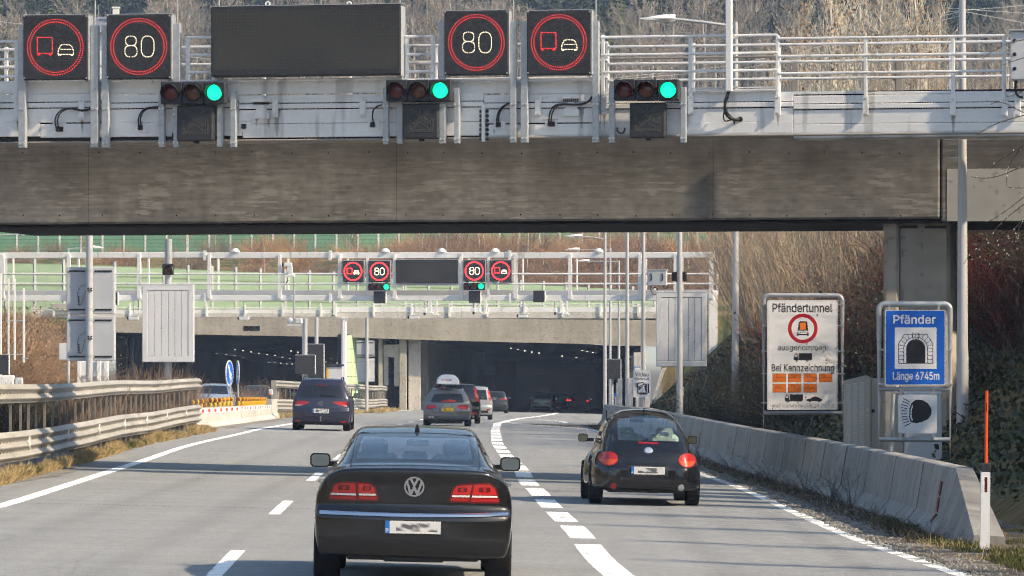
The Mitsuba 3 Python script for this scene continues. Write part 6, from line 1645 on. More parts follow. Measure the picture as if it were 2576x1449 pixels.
for row, Y0 in enumerate((690, 704, 720, 738, 758, 782, 810)):
    for u in np.arange(-120, 2720, 58 if row < 5 else 70):
        Y = Y0 + R.uniform(-8, 8); uu = u + R.uniform(-25, 25); x = at(uu, Y); j += 1
        if row == 0 and R.random() < .4: continue
        s = R.uniform(.75, 1.2)
        scene[f'forest__{j:03d}'] = {'type': 'instance', 'to_world': T().translate([x, Y, float(z_ground(x, Y)) - .5]).rotate([0, 0, 1], R.uniform(0, 360)).scale([s, s, s * R.uniform(.9, 1.15)]), 'g': {'type': 'ref', 'id': f'fir_shape_{j % 4}'}}
        tag(f'forest__{j:03d}', kind='stuff')
labels['forest'] = {'label': 'dark blue green conifer forest on the mountainside behind everything', 'kind': 'stuff'}
# --- budding branches reaching in from the right edge
bt = thing('budding_tree', 'budding tree at the right edge, thin branches crossing the pale concrete', 'tree')
YB = 60.0
tx, tz = 8.15, float(z_ground(8.15, YB)) - .2
trk = tube([[tx, YB, tz], [tx + .02, YB, 2.4], [tx - .02, YB, 4.2], [tx + .03, YB, 6.0]], [.09, .07, .05, .02], 8)
add('trunk', trk, 'm_twig_dark', bt, smooth=True)
BPl = Plane(YB)
rgb = np.random.default_rng(21); bs0, bs1, br0, br1, buds = [], [], [], [], []
def twig(pts, r=.013, bud=True):
    from scipy.interpolate import CubicSpline
    p = np.array([BPl.pt(*q) for q in pts]); t = np.r_[0, np.cumsum(np.linalg.norm(np.diff(p, axis=0), axis=1))]
    n = max(6, int(t[-1] / .06)); q = CubicSpline(t, p)(np.linspace(0, t[-1], n))
    rr = np.linspace(r, r * .3, n)
    bs0.append(q[:-1]); bs1.append(q[1:]); br0.append(rr[:-1]); br1.append(rr[1:])
    if bud:
        for i in range(2, n):
            for _ in range(2):
                buds.append(q[i] + rgb.normal(0, .006, 3))
for pts in ([(2800, 520, 0), (2700, 470, .1), (2576, 545, .2), (2480, 640, .25), (2440, 655, .3)], [(2800, 560, 0), (2680, 520, 0), (2576, 590, .1), (2500, 610, .15), (2420, 665, .2)],
            [(2800, 600, .2), (2690, 545, .2), (2560, 605, .3), (2480, 650, .3)], [(2800, 480, -.2), (2690, 440, -.1), (2576, 495, 0), (2530, 530, .1), (2480, 560, .1)],
            [(2800, 500, -.3), (2680, 470, -.2), (2600, 500, -.1), (2520, 560, 0), (2455, 640, .1)], [(2800, 420, 0), (2700, 380, .1), (2560, 424, .1), (2500, 446, .15), (2439, 446, .2)],
            [(2800, 330, .1), (2700, 320, .1), (2590, 361, .2), (2530, 392, .2), (2490, 425, .2)], [(2800, 470, .3), (2650, 460, .3), (2560, 475, .3), (2530, 474, .3)],
            [(2800, 260, .1), (2700, 250, .1), (2576, 290, .1), (2510, 310, .1), (2455, 342, .1)], [(2800, 230, -.1), (2690, 220, 0), (2576, 285, .1), (2545, 270, .1), (2487, 265, .1)],
            [(2800, 180, 0), (2690, 170, .1), (2576, 228, .1), (2530, 245, .1)], [(2800, 640, .1), (2700, 570, .1), (2600, 590, .1), (2530, 650, .1), (2475, 668, .1)],
            [(2800, 330, 0), (2700, 300, 0), (2600, 345, .1), (2550, 395, .1), (2530, 470, .15)], [(2800, 540, 0), (2700, 480, .05), (2600, 520, .1), (2545, 610, .1), (2520, 660, .1)],
            [(2800, 90, 0), (2700, 120, .1), (2600, 140, .1), (2520, 165, .1)], [(2800, 60, 0), (2700, 90, .1), (2580, 100, .1), (2470, 150, .1)]):
    twig(pts)
add('branches', segs(np.vstack(bs0), np.vstack(bs1), np.concatenate(br0), np.concatenate(br1), 4), 'm_twig_dark', bt, kind='stuff')
pb_ = np.array(buds); rg = np.random.default_rng(5); dd = rg.normal(0, .4, pb_.shape) + EZ; dd /= np.linalg.norm(dd, axis=1, keepdims=True)
pb_, dd = pb_[::5], dd[::5]
add('buds', segs(pb_, pb_ + dd * .026, .007, .003, 4), 'm_bud', bt, kind='stuff')
# --- house at the left, overhead wires
hs_ = thing('house', 'house with a grey hipped roof and white chimney behind the two left LED signs', 'house')
PH = Plane(665.0)
hx0, hx1 = at(190, 665), at(330, 665)
zt = PH.pt(0, 80)[2]; zr_ = PH.pt(0, 33)[2]; zb_ = PH.pt(0, 215)[2]
add('wall', abox(hx0 + 1.0, hx1 - .4, 666, 678, zb_ - 8, zt), 'm_sign_white', hs_)
for u in (262, 300):
    for v in (120, 168):
        w = add('window', PH.box(u - 8, v, u + 8, v + 30, -1.05, -.97), 'm_black_gloss', hs_)
        add('frame', [PH.box(u - 9, v - 1, u + 9, v + 1, -1, -.93), PH.box(u - .8, v, u + .8, v + 30, -.97, -.93)], 'm_lamp_white', w)
rv = np.array([[hx0 - .5, 664.6, zt - .1], [hx1 + .5, 664.6, zt - .1], [hx1 + .5, 680, zt - .1], [hx0 - .5, 680, zt - .1], [hx0 + 2.6, 672, zr_], [hx1 - 2.4, 672, zr_]])
rf = add('roof', trimesh.Trimesh(rv).convex_hull, 'm_roof', hs_)
ch = PH.pt(285, 30)
add('chimney', [abox(ch[0] - .45, ch[0] + .45, 669, 670, zr_ - 1.5, zr_ + 1.0), abox(ch[0] - .6, ch[0] + .6, 668.9, 670.1, zr_ + 1.1, zr_ + 1.3)], 'm_lamp_white', hs_)
add('aerial', tube([[at(247, 669), 669, zr_ - 1], [at(247, 669), 669, zr_ + 1.6]], .04, 5), 'm_galv', hs_)
h2 = thing('house', 'low house with a red tiled roof at the left edge behind the railing', 'house')
add('wall', PH.box(18, 138, 80, 330, -3, -.6), 'm_concrete_pale', h2)
add('roof', PH.poly([(20, 138), (28, 124), (70, 124), (80, 138)], -3.2, -.4), 'm_roof_red', h2)
mat('m_roof', mikit.proc(lambda p, n, uv: mix((0.12, 0.12, 0.145), (0.22, 0.22, 0.26), noise(p.x * 3, p.z * 9, p.y * 2))), .6)
mat('m_roof_red', (0.30, 0.10, 0.07), .7)
wr = thing('overhead_wire', 'thin overhead wires crossing the forest above the right railing', 'wire')
PW = Plane(230.0)
for k_, pts in enumerate(([(1480, 203, 0), (1820, 168, 0), (2060, 118, 0), (2420, 28, 0)], [(1480, 206, 0), (1850, 176, 0), (2090, 128, 0), (2420, 38, 0)], [(2380, 30, 0), (2600, 12, 0)], [(2420, 28, 0), (2620, 66, 0)], [(2160, 262, 0), (2420, 182, 0)], [(2380, 20, 0), (2700, 42, 0)])):
    add('wire', PW.tube(pts, .012, 4), 'm_lamp_white', wr)
add('mast', PW.tube([(2420, -60, .2), (2420, 700, .2)], .08, 6), 'm_galv', wr)
w2 = thing('overhead_wire', 'thin overhead wires at the left edge above the railing', 'wire')
for pts in ([(-60, 45, 0), (20, 57, 0), (170, 72, 0)], [(-60, 98, 0), (100, 112, 0), (420, 136, 0), (620, 160, 0)]):
    add('wire', Plane(420).tube(pts, .02, 4), 'm_lamp_white', w2)
# ================================================================ cars
from scipy.interpolate import PchipInterpolator
mat('m_paint_black', (0.004, 0.004, 0.006), 0.08, spec=.55, coat=1.0)
mat('m_paint_blue', (0.022, 0.024, 0.055), 0.25, metal=.25, spec=.5, coat=1.0)
mat('m_paint_grey', (0.17, 0.182, 0.195), 0.3, metal=.5, coat=1.0)
mat('m_paint_silver', (0.42, 0.43, 0.45), 0.3, metal=.5, coat=1.0)
mat('m_paint_darkgrey', (0.035, 0.038, 0.042), 0.3, metal=.4, coat=1.0)
mat('m_paint_paleblue', (0.30, 0.36, 0.44), 0.3, metal=.3, coat=1.0)
mat('m_glass_dark', (0.012, 0.014, 0.020), 0.04, spec=.8)
mat('m_chrome', (0.82, 0.82, 0.84), 0.12, metal=1.0)
mat('m_mirror', (0.34, 0.39, 0.40), 0.06, metal=1.0)
mat('m_tail_red', (0.32, 0.010, 0.012), 0.12, coat=1.0)
mat('m_tail_bright', (0.46, 0.016, 0.015), 0.12, coat=1.0)
mat('m_tail_dark', (0.10, 0.005, 0.008), 0.12, coat=1.0)
mat('m_tail_clear', (0.72, 0.62, 0.62), 0.15, coat=.6)
mat('m_plate', mikit.proc(lambda p, n, uv: mix((0.70, 0.70, 0.70), (0.06, 0.06, 0.07), smoothstep(.38, .66, fbm(p.x * 11, p.z * 22 + p.x * 5, 0.0, 2)) * .9)), .4)
mat('m_plate_gold', (0.78, 0.50, 0.04), .4)
mat('m_plate_plain', (0.70, 0.70, 0.70), .4)
mat('m_plate_yellow', mikit.proc(lambda p, n, uv: mix((0.78, 0.50, 0.04), (0.34, 0.22, 0.03), smoothstep(.4, .7, fbm(p.x * 9, p.z * 9, 0.0, 2)) * .8)), .4)
mat('m_plastic', (0.022, 0.022, 0.023), .6)
mat('m_rim', (0.30, 0.31, 0.32), .35, metal=.7)
mat('m_seat', (0.70, 0.74, 0.69), .8)
mat('m_red_cloth', (0.30, 0.03, 0.025), .8)
scene['m_glass_clear'] = {'type': 'thindielectric', 'int_ior': 1.5, 'specular_transmittance': col((.74, .84, .80))}
TAIL = (.55, .02, .015)

def smax(a, b, k):
    return np.maximum(a, b) + np.maximum(k - np.abs(a - b), 0) ** 2 / (4 * k)
def smin(a, b, k): return -smax(-a, -b, k)
def prof(pts):
    x, y = np.array(pts, float).T
    f = PchipInterpolator(x, y); t = np.linspace(x[0], x[-1], 300)
    tab = f(t)
    return lambda v: np.interp(v, t, tab)

def surface_net(fn, lo, hi, h):
    lo, hi = np.array(lo, float), np.array(hi, float)
    n = np.ceil((hi - lo) / h).astype(int) + 1
    ax = [lo[i] + h * np.arange(n[i]) for i in range(3)]
    X, Y, Z = np.meshgrid(*ax, indexing='ij')
    F = fn(X, Y, Z)
    ins = F < 0
    m = [k - 1 for k in n]
    sl = lambda A, d: A[d[0]:d[0] + m[0], d[1]:d[1] + m[1], d[2]:d[2] + m[2]]
    cnt = sum(sl(ins, d).astype(np.int8) for d in np.ndindex(2, 2, 2))
    act = (cnt > 0) & (cnt < 8)
    idx = np.full(m, -1); idx[act] = np.arange(act.sum())
    acc = np.zeros((act.sum(), 3)); w = np.zeros(act.sum())
    cell = np.argwhere(act)
    for a in range(3):
        for d in np.ndindex(2, 2):
            o = [0, 0, 0]; b = [i for i in range(3) if i != a]; o[b[0]], o[b[1]] = d
            p = cell + o; q = p.copy(); q[:, a] += 1
            f0, f1 = F[tuple(p.T)], F[tuple(q.T)]
            c = (f0 < 0) != (f1 < 0); t = np.where(c, f0 / np.where(c, f0 - f1, 1), 0)
            pos = p.astype(float); pos[:, a] += t
            acc[c] += pos[c]; w[c] += 1
    V = lo + h * acc / w[:, None]
    Q = []
    for a in range(3):
        b, c = (a + 1) % 3, (a + 2) % 3
        i0 = [slice(None)] * 3; i1 = [slice(None)] * 3; i0[a] = slice(0, -1); i1[a] = slice(1, None)
        ch = np.argwhere(ins[tuple(i0)] != ins[tuple(i1)])
        ok = (ch[:, b] > 0) & (ch[:, c] > 0) & (ch[:, b] < m[b]) & (ch[:, c] < m[c]); ch = ch[ok]
        s = ins[tuple(ch.T)]
        def ix(db, dc):
            k = ch.copy(); k[:, b] += db; k[:, c] += dc; return idx[tuple(k.T)]
        q = np.stack([ix(-1, -1), ix(0, -1), ix(0, 0), ix(-1, 0)], 1)
        Q.append(np.where(s[:, None], q, q[:, ::-1]))
    Q = np.vstack(Q); Q = Q[(Q >= 0).all(1)]
    for _ in range(3):
        e = .003
        f0 = fn(*V.T)
        gr = np.stack([(fn(*(V + e * I).T) - fn(*(V - e * I).T)) / (2 * e) for I in np.eye(3)], 1)
        st = f0[:, None] * gr / np.maximum((gr ** 2).sum(1, keepdims=True), .05)
        V = V - np.clip(st, -h * .6, h * .6)
    return V, np.vstack([Q[:, [0, 1, 2]], Q[:, [0, 2, 3]]])

class Car:
    """local frame: x right, y forward from the rear bumper, z up from the road; frame pixels of the photograph map to the rear face"""
    def __init__(s, name, label, uc, Y, fn, size, yaw=0.0, cell=.03, paint='m_paint_black', group='cars in the traffic', dz=0.0, roll=None, smooth_=True):
        s.k = thing(name, label, 'car', group)
        s.uc, s.Y, s.fn = uc, Y, fn
        s.x0 = (uc - CU) * Y / FU; s.z0 = float(z_road(s.x0, Y)) + dz
        slope = -.0062 if Y > 140 else 0.0
        s.M = (T().translate([float(s.x0), float(Y), s.z0]).rotate([0, 0, 1], -yaw).rotate([1, 0, 0], math.degrees(math.atan(slope))).rotate([0, 1, 0], math.degrees(math.atan(.022)) if roll is None else roll))
        s.W, s.L, s.H = size; s.yaw = yaw
        V, F = surface_net(fn, [-s.W - .08, -.10, .08], [s.W + .08, s.L + .1, s.H + .08], cell)
        s.add('body', (V, F), paint, smooth=True)
    def add(s, name, mesh, m, parent=None, smooth=False, **kw):
        if isinstance(mesh, list): mesh = join(mesh)
        return add(name, mesh, m, parent or s.k, smooth, to_world=s.M, **kw)
    def px(s, u, v, y=0.0):
        """frame pixel -> local (x, z) for a point about y metres ahead of the rear bumper"""
        Y = s.Y + y; x = (u - CU) * Y / FU - s.x0 - math.sin(math.radians(s.yaw)) * y
        z = H - (v - HU) * Y / FU - s.z0
        return x, z + .022 * x
    def depth(s, xz, y0=-.6, y1=None, x_side=None):
        """where a ray from behind (or from the side) meets the body"""
        q = np.asarray(xz, float); y1 = s.L * .62 if y1 is None else y1
        ts = np.linspace(y0, y1, 260)
        f = s.fn(q[:, :1] + 0 * ts, 0 * q[:, :1] + ts, q[:, 1:] + 0 * ts)
        hit = f < 0; i = np.where(hit.any(1), hit.argmax(1), len(ts) - 1); i = np.maximum(i, 1)
        a, b = ts[i - 1], ts[i]
        for _ in range(14):
            m = (a + b) / 2; g_ = s.fn(q[:, 0], m, q[:, 1]) < 0
            b = np.where(g_, m, b); a = np.where(g_, a, m)
        return np.where(hit.any(1), (a + b) / 2, np.nan)
    def decal(s, name, poly, m, off=.004, edge=.05, parent=None, smooth=True, fill=.03, **kw):
        """sheet in the shape of poly (local x, z) laid on the body as seen from behind, with its rim turned in"""
        out = []
        for g_ in getattr(poly, 'geoms', [poly]):
            v2, f = trimesh.creation.triangulate_polygon(g_, engine='earcut')
            v3, f = trimesh.remesh.subdivide_to_size(np.c_[v2, np.zeros(len(v2))], f, edge, max_iter=12)
            tm = trimesh.Trimesh(v3, f, process=True); v3, f = np.array(tm.vertices), np.array(tm.faces)
            y = s.depth(v3[:, :2])
            bad = np.isnan(y)
            if bad.any(): 
                if bad.all(): continue
                y[bad] = np.nanmax(y)
            e = .004
            P = np.c_[v3[:, 0], y, v3[:, 1]]
            gr = np.stack([(s.fn(*(P + e * I).T) - s.fn(*(P - e * I).T)) for I in np.eye(3)], 1); gr /= np.linalg.norm(gr, axis=1, keepdims=True) + 1e-9
            top = P + gr * off; low = P - gr * fill * .4
            fa = f[:, ::-1] if np.cross(top[f[0, 1]] - top[f[0, 0]], top[f[0, 2]] - top[f[0, 0]]) @ gr[f[0, 0]] < 0 else f
            ed = tm.edges[trimesh.grouping.group_rows(tm.edges_sorted, require_count=1)]
            n = len(top)
            sk = np.array([[a, b, b + n] for a, b in ed] + [[a, b + n, a + n] for a, b in ed])
            out.append((np.vstack([top, low]), np.vstack([fa, sk])))
        if out: return s.add(name, out, m, parent, smooth=35 if smooth else False, **kw)
    def P(s, pts, y=0.0, mir=False, simp=0.0):
        q = [s.px(u, v, y) for u, v in pts]
        if mir: q = [(-x, z) for x, z in q]
        return sg.Polygon(q).buffer(0)
    def seam(s, pts, w=.010, m='m_black', y=0.0, name='shut_line', off=.0022):
        s.decal(name, sg.LineString([s.px(u, v, y) for u, v in pts]).buffer(w / 2, cap_style=2), m, off, .04)
    def side_glass(s, pts, m='m_glass_dark', name='side_window', off=.004):
        """pts (y, z) polygon laid on both flanks"""
        for sd in (-1, 1):
            v2, f = trimesh.creation.triangulate_polygon(sg.Polygon(pts), engine='earcut')
            v3, f = trimesh.remesh.subdivide_to_size(np.c_[v2, np.zeros(len(v2))], f, .12, max_iter=10)
            tm = trimesh.Trimesh(v3, f, process=True); v3, f = np.array(tm.vertices), np.array(tm.faces)
            ts = np.linspace(1.3, .2, 240)
            fv = s.fn(sd * ts[None] + 0 * v3[:, :1], v3[:, :1] + 0 * ts, v3[:, 1:2] + 0 * ts)
            i = np.argmax(fv < 0, 1); x = ts[i]
            top = np.c_[sd * (x + off), v3[:, 0], v3[:, 1]]
            low = np.c_[sd * (x - .012), v3[:, 0], v3[:, 1]]
            ed = tm.edges[trimesh.grouping.group_rows(tm.edges_sorted, require_count=1)]; n = len(top)
            s.add(name, (np.vstack([top, low]), np.vstack([f, [[a, b, b + n] for a, b in ed], [[a, b + n, a + n] for a, b in ed]])), m)
    def wheels(s, ys, xo, w, r):
        for y in ys:
            for sd in (-1, 1):
                c = np.array([sd * (xo - w / 2), y, r])
                k = s.add('wheel', lathe([(r * .62, -w / 2), (r * .93, -w / 2), (r * .985, -w * .42), (r, -w * .3), (r, w * .3), (r * .985, w * .42), (r * .93, w / 2), (r * .62, w / 2), (r * .62, -w / 2)], c, EX, 32), 'm_rubber', smooth=30)
                s.add('rim', [lathe([(0, sd * w * .42), (r * .25, sd * w * .44), (r * .30, sd * w * .25), (r * .58, sd * w * .22), (r * .64, sd * w * .44)], c, EX, 24)] +
                      [bx(c + EX * sd * w * .36 + np.array([0, math.cos(t), math.sin(t)]) * r * .36, EX, [0, math.cos(t), math.sin(t)], [0, -math.sin(t), math.cos(t)], .015, r * .26, .03) for t in np.linspace(0, 2 * PI, 6)[:-1]], 'm_rim', k)
    def mirrors(s, y, xi, xo, z0, z1, paint, cham=.5):
        for sd in (-1, 1):
            w = xo - xi
            rr = rrect(xi, z0, xo, z1, min(w, z1 - z0) * .3)
            if sd < 0: rr = sa.scale(rr, -1, 1, origin=(0, 0))
            big = extrude(rr, np.array([0, y, 0]), EX, EZ, EY, 0, .05)
            v, f = norm_mesh(big); cx, cz = sd * (xi + xo) / 2, (z0 + z1) / 2
            far = v.copy(); fr = v[:, 1] > y + .03; v[fr, 0] = cx + (v[fr, 0] - cx) * .78; v[fr, 2] = cz + (v[fr, 2] - cz) * .78; v[fr, 1] += .08
            k = s.add('mirror', (v, f), paint)
            s.add('mirror_glass', extrude(sa.scale(rr, .84, .82, origin='center'), np.array([0, y, 0]), EX, EZ, EY, -.004, .0), 'm_mirror', k)
            s.add('mirror_arm', bx([sd * (xi - .03), y + .06, z0 + .035], EX, EY, EZ, .07, .035, .025, .01), 'm_plastic', k)
    def plate(s, pts, yellow=False, cc=None, blank=False, frame=True):
        q = [s.px(u, v) for u, v in pts]
        x0, x1 = min(a for a, b in q), max(a for a, b in q); z0, z1 = min(b for a, b in q), max(b for a, b in q)
        y = np.nanmin(s.depth([((x0 + x1) / 2, z0), ((x0 + x1) / 2, z1), (x0, z0), (x1, z1)]))
        if frame: k = s.add('number_plate', abox(x0 - .012, x1 + .012, y - .012, y + .06, z0 - .012, z1 + .012, .004), 'm_plastic')
        else: k = s.add('number_plate', abox(x0 - .004, x1 + .004, y - .012, y + .03, z0 - .004, z1 + .004, .002), 'm_plastic')
        s.add('plate_face', abox(x0 + .042, x1, y - .0145, y - .012, z0, z1), 'm_plate_gold' if yellow else 'm_plate_plain', k)
        s.add('blurred_print', abox(x0 + .10, x1 - .03, y - .0155, y - .0146, z0 + .018, z1 - .018), 'm_plate_yellow' if yellow else 'm_plate', k)
        s.add('plate_band', abox(x0, x0 + .042, y - .0145, y - .012, z0, z1), 'm_sign_blue2', k)
        if cc:
            t = meshkit.text_mesh(cc, .028, .0015, True); v = np.array(t.vertices)
            s.add('lettering', (np.c_[v[:, 0] - v[:, 0].mean() + x0 + .021, y - .0146 - v[:, 2], v[:, 1] - v[:, 1].mean() * 0 + z0 + .016], np.array(t.faces)[:, ::-1]), 'm_lettering_white', k)
        return k
    def roundel(s, u, v, r, tilt=0.0):
        """ring with a V over a W"""
        x, z = s.px(u, v); y = float(s.depth([(x, z)])[0])
        o = np.array([x, y - .008, z])
        e2 = np.array([0, math.sin(tilt), math.cos(tilt)]); n_ = np.array([0, -math.cos(tilt), math.sin(tilt)])
        D = lambda sh, a, b: extrude(sa.scale(sh, r, r, origin=(0, 0)), o, EX, e2, n_, a, b)
        k = s.add('badge', D(disc(0, 0, .99, 48), -.012, .004), 'm_black')
        w = .115
        ln = lambda ps: sg.LineString(ps).buffer(w, cap_style=2, join_style=2)
        Vs = ln([(-.36, .80), (0, .12), (.36, .80)]); Ws = ln([(-.74, .52), (-.33, -.72), (0, -.06), (.33, -.72), (.74, .52)])
        sh = disc(0, 0, 1, 48).difference(disc(0, 0, .84, 48)).union(Vs.union(Ws).intersection(disc(0, 0, .9, 48)))
        s.add('badge_relief', D(sh, .003, .010), 'm_chrome', k)
        return k

def body_fn(W, H, zb, hw, top, rear, front, arches, ra, crown=.05, rc=.12, kx=.07, ky=.06, taper=(.06, .9), cab=None, L=4.5, cabtaper=(.0, 1.5)):
    hwf, topf, rearf = prof(hw), prof(top), prof(rear)
    fr = prof(front)
    def fn(x, y, z):
        ax_ = np.abs(x)
        w = hwf(z) - taper[0] * np.clip((taper[1] - y) / taper[1], 0, 1.3) ** 2 - .10 * np.clip((y - (L - .9)) / .9, 0, 1.3) ** 2
        if cab: w = w - cabtaper[0] * np.clip((cabtaper[1] - y) / cabtaper[1], 0, 1) * np.clip((z - cab) / .12, 0, 1)
        f = ax_ - w
        f = smax(f, (z - topf(y) + crown * (x / W) ** 2) * .85, kx)
        f = smax(f, rearf(z) + rc * (ax_ / W) ** 2.6 - y, ky)
        f = smax(f, y - fr(z) + .18 * (ax_ / W) ** 2.4, ky)
        f = smax(f, zb - z, .05)
        for ya in arches:
            f = smax(f, -np.maximum(np.hypot(y - ya, z - ra * .92) - ra, (W - .30) - ax_), .015)
        return f
    return fn
C2 = lambda x0, y0, s_: (lambda pts: [((x0 + a / s_) / K, (y0 + b / s_) / K) for a, b in pts])

# ---------------------------------------------------------------- black saloon in front
fn = body_fn(.935, 1.49, .295,
             hw=[(.15, .84), (.30, .885), (.48, .925), (.64, .935), (.82, .925), (.96, .885), (1.05, .825), (1.12, .775), (1.49, .565)],
             top=[(-.2, 1.09), (.04, 1.125), (.30, 1.135), (.56, 1.155), (.72, 1.20), (1.20, 1.335), (1.72, 1.435), (2.15, 1.482), (2.7, 1.488), (3.1, 1.45), (3.7, 1.15), (3.95, 1.03), (4.5, .97), (5.06, .72)],
             rear=[(.15, .22), (.26, .10), (.36, .03), (.48, .0), (.64, .0), (.69, .015), (.72, .05), (.78, .085), (.95, .085), (1.06, .06), (1.12, .045), (1.2, .05), (1.5, .05)],
             front=[(.15, 4.9), (.5, 5.06), (.8, 5.0), (1.5, 4.8)], arches=(1.04, 4.02), ra=.375, L=5.06, cab=1.05, cabtaper=(.10, 2.0), crown=.045, rc=.20, taper=(.035, .9), kx=.09)
solid = fn
def saloon_hollow(x, y, z):
    f = solid(x, y, z); ax_ = np.abs(x)
    cav = np.maximum(np.maximum(f + .06, .98 - z), np.maximum(.62 - y, y - 3.8))
    rw = np.maximum(np.maximum(ax_ - (.565 - .22 * (z - 1.17)), np.abs(z - 1.295) - .105), y - 2.0)
    ws = np.maximum(np.maximum(ax_ - (.66 - .30 * (z - 1.1)), np.abs(z - 1.25) - .15), 2.6 - y)
    sw = np.maximum(np.maximum(np.abs(z - 1.23) - .10, np.abs(y - 2.35) - .95), .3 - ax_)
    return np.maximum(np.maximum(f, -cav), np.maximum(-rw, np.maximum(-ws, -sw)))
scene['m_glass_tinted'] = {'type': 'thindielectric', 'int_ior': 1.55, 'specular_transmittance': col((.17, .19, .23))}
car = Car('saloon_car', 'black saloon car with a chrome strip and round badge, nearest to the viewer', 1035.5, 40.4, saloon_hollow, (.935, 5.06, 1.49), -1.1, .022, 'm_paint_black')
car.fn = solid
c = C2(1100, 1600, 2.229)
rwp = car.P(c([(590, 478), (612, 300), (632, 235), (660, 226), (900, 220), (1140, 222), (1400, 228), (1640, 250), (1668, 258), (1680, 320), (1695, 498), (1640, 492), (1140, 478), (640, 480)]), .9)
rin = sg.Polygon([(-.55, 1.195), (-.505, 1.392), (.505, 1.392), (.55, 1.195)])
car.decal('window_frame', rwp.difference(rin), 'm_glass_dark', .004, .05)
car.decal('rear_window', rin, 'm_glass_tinted', .003, .06, fill=.0)
for x in (-.40, .40):
    sk_ = car.add('seat', bx([x, 2.55, .85], EX, EY, EZ, .25, .09, .36, .06), 'm_plastic')
    car.add('headrest', bx([x, 2.50, 1.27], EX, EY, EZ, .13, .05, .08, .04), 'm_plastic', sk_)
for x in (-.42, 0, .42): car.add('rear_headrest', bx([x, 1.42, 1.20], EX, EY, EZ, .12, .05, .055, .03), 'm_plastic')
car.add('rear_shelf', abox(-.64, .64, .66, 1.5, 1.06, 1.11, .02), 'm_plastic')
car.add('inner_mirror', bx([.02, 3.05, 1.31], EX, EY, EZ, .11, .02, .03, .012), 'm_black')
car.seam(c([(582, 490), (612, 290), (628, 222), (900, 214), (1140, 216), (1400, 222), (1668, 250)]), .010, y=.9, name='window_seal')
car.seam(c([(1668, 250), (1684, 320), (1700, 505)]), .010, y=.9, name='window_seal')
car.seam(c([(585, 495), (606, 535), (622, 590), (636, 700), (652, 800), (662, 845), (690, 860), (1140, 868), (1590, 870), (1608, 850), (1622, 780), (1645, 640), (1652, 600), (1695, 515)]), .009, y=.15)
car.seam(c([(302, 1104), (700, 1110), (1140, 1118), (1560, 1132), (1955, 1140)]), .006, y=.1, name='bumper_line')
car.decal('chrome_strip', car.P(c([(318, 888), (650, 898), (1140, 912), (1610, 914), (1958, 908), (1958, 932), (1610, 940), (1140, 938), (650, 924), (318, 914)]), .05), 'm_chrome', .014, .05)
for nm, sides in (('l', ([(448, 645), (500, 632), (626, 630), (640, 782), (400, 776), (402, 752)], [(646, 634), (745, 644), (788, 676), (818, 770), (812, 786), (656, 782)])),
                  ('r', ([(1652, 648), (1790, 646), (1838, 690), (1872, 790), (1868, 808), (1624, 804)], [(1642, 650), (1505, 662), (1474, 700), (1450, 790), (1460, 798), (1612, 802)]))):
    for j, ps in enumerate(sides):
        yy = .22 if j == 0 else .12
        P_c = car.P(c(ps), yy).buffer(.012).buffer(-.0)
        tl = car.decal('tail_light', P_c, 'm_tail_dark', .006, .04)
        inner = P_c.buffer(-.016)
        bnd = inner.bounds; zc_ = bnd[1] + (bnd[3] - bnd[1]) * .30
        up = inner.intersection(rect(-2, zc_ + .014, 2, 3)); lo = inner.intersection(rect(-2, -1, 2, zc_ - .018)); mid = inner.intersection(rect(-2, zc_ - .010, 2, zc_ + .008))
        cxm = (up.bounds[0] + up.bounds[2]) / 2; czm = (up.bounds[1] + up.bounds[3]) / 2
        hole = rrect(cxm - (up.bounds[2] - up.bounds[0]) * .24, czm - .026, cxm + (up.bounds[2] - up.bounds[0]) * .24, czm + .022, .012)
        car.decal('light_loop', up.difference(hole), 'm_tail_bright', .010, .03, tl)
        car.decal('light_core', sg.Point(cxm, czm - .004).buffer(.020), 'm_tail_red', .010, .03, tl)
        if lo.area > 0: car.decal('light_strip', lo, 'm_tail_red', .010, .03, tl)
        car.decal('clear_strip', mid, 'm_tail_clear', .013, .03, tl)
car.plate(c([(890, 970), (1374, 976), (1372, 1082), (890, 1074)]), cc='D')
car.roundel(*c([(1135, 672)])[0], .094, -.14)
car.wheels((1.04, 4.02), .935, .245, .345)
car.mirrors(3.25, .85, 1.055, 1.045, 1.185, 'm_paint_black')
car.side_glass([(.95, 1.10), (1.55, 1.36), (2.4, 1.42), (3.1, 1.36), (3.5, 1.10), (2.2, 1.08)], 'm_glass_tinted')
fx = .015
car.add('antenna_fin', trimesh.Trimesh(np.array([[fx - .03, 1.78, 1.43], [fx + .03, 1.78, 1.43], [fx - .03, 2.0, 1.455], [fx + .03, 2.0, 1.455], [fx - .006, 1.77, 1.515], [fx + .006, 1.77, 1.515], [fx, 1.85, 1.50]])).convex_hull, 'm_paint_black', smooth=40)
car.add('diffuser', [abox(-.62, .62, .16, .9, .262, .34, .02), abox(-.28, .30, .12, .3, .25, .33, .02)], 'm_plastic')
car.add('axle', tube([[-.8, 1.04, .3], [.8, 1.04, .3]], .06, 8), 'm_plastic')
for sd in (-1, 1): car.add('door_handle', bx([sd * .925, 2.35, .93], EX, EY, EZ, .022, .10, .014, .008), 'm_chrome')

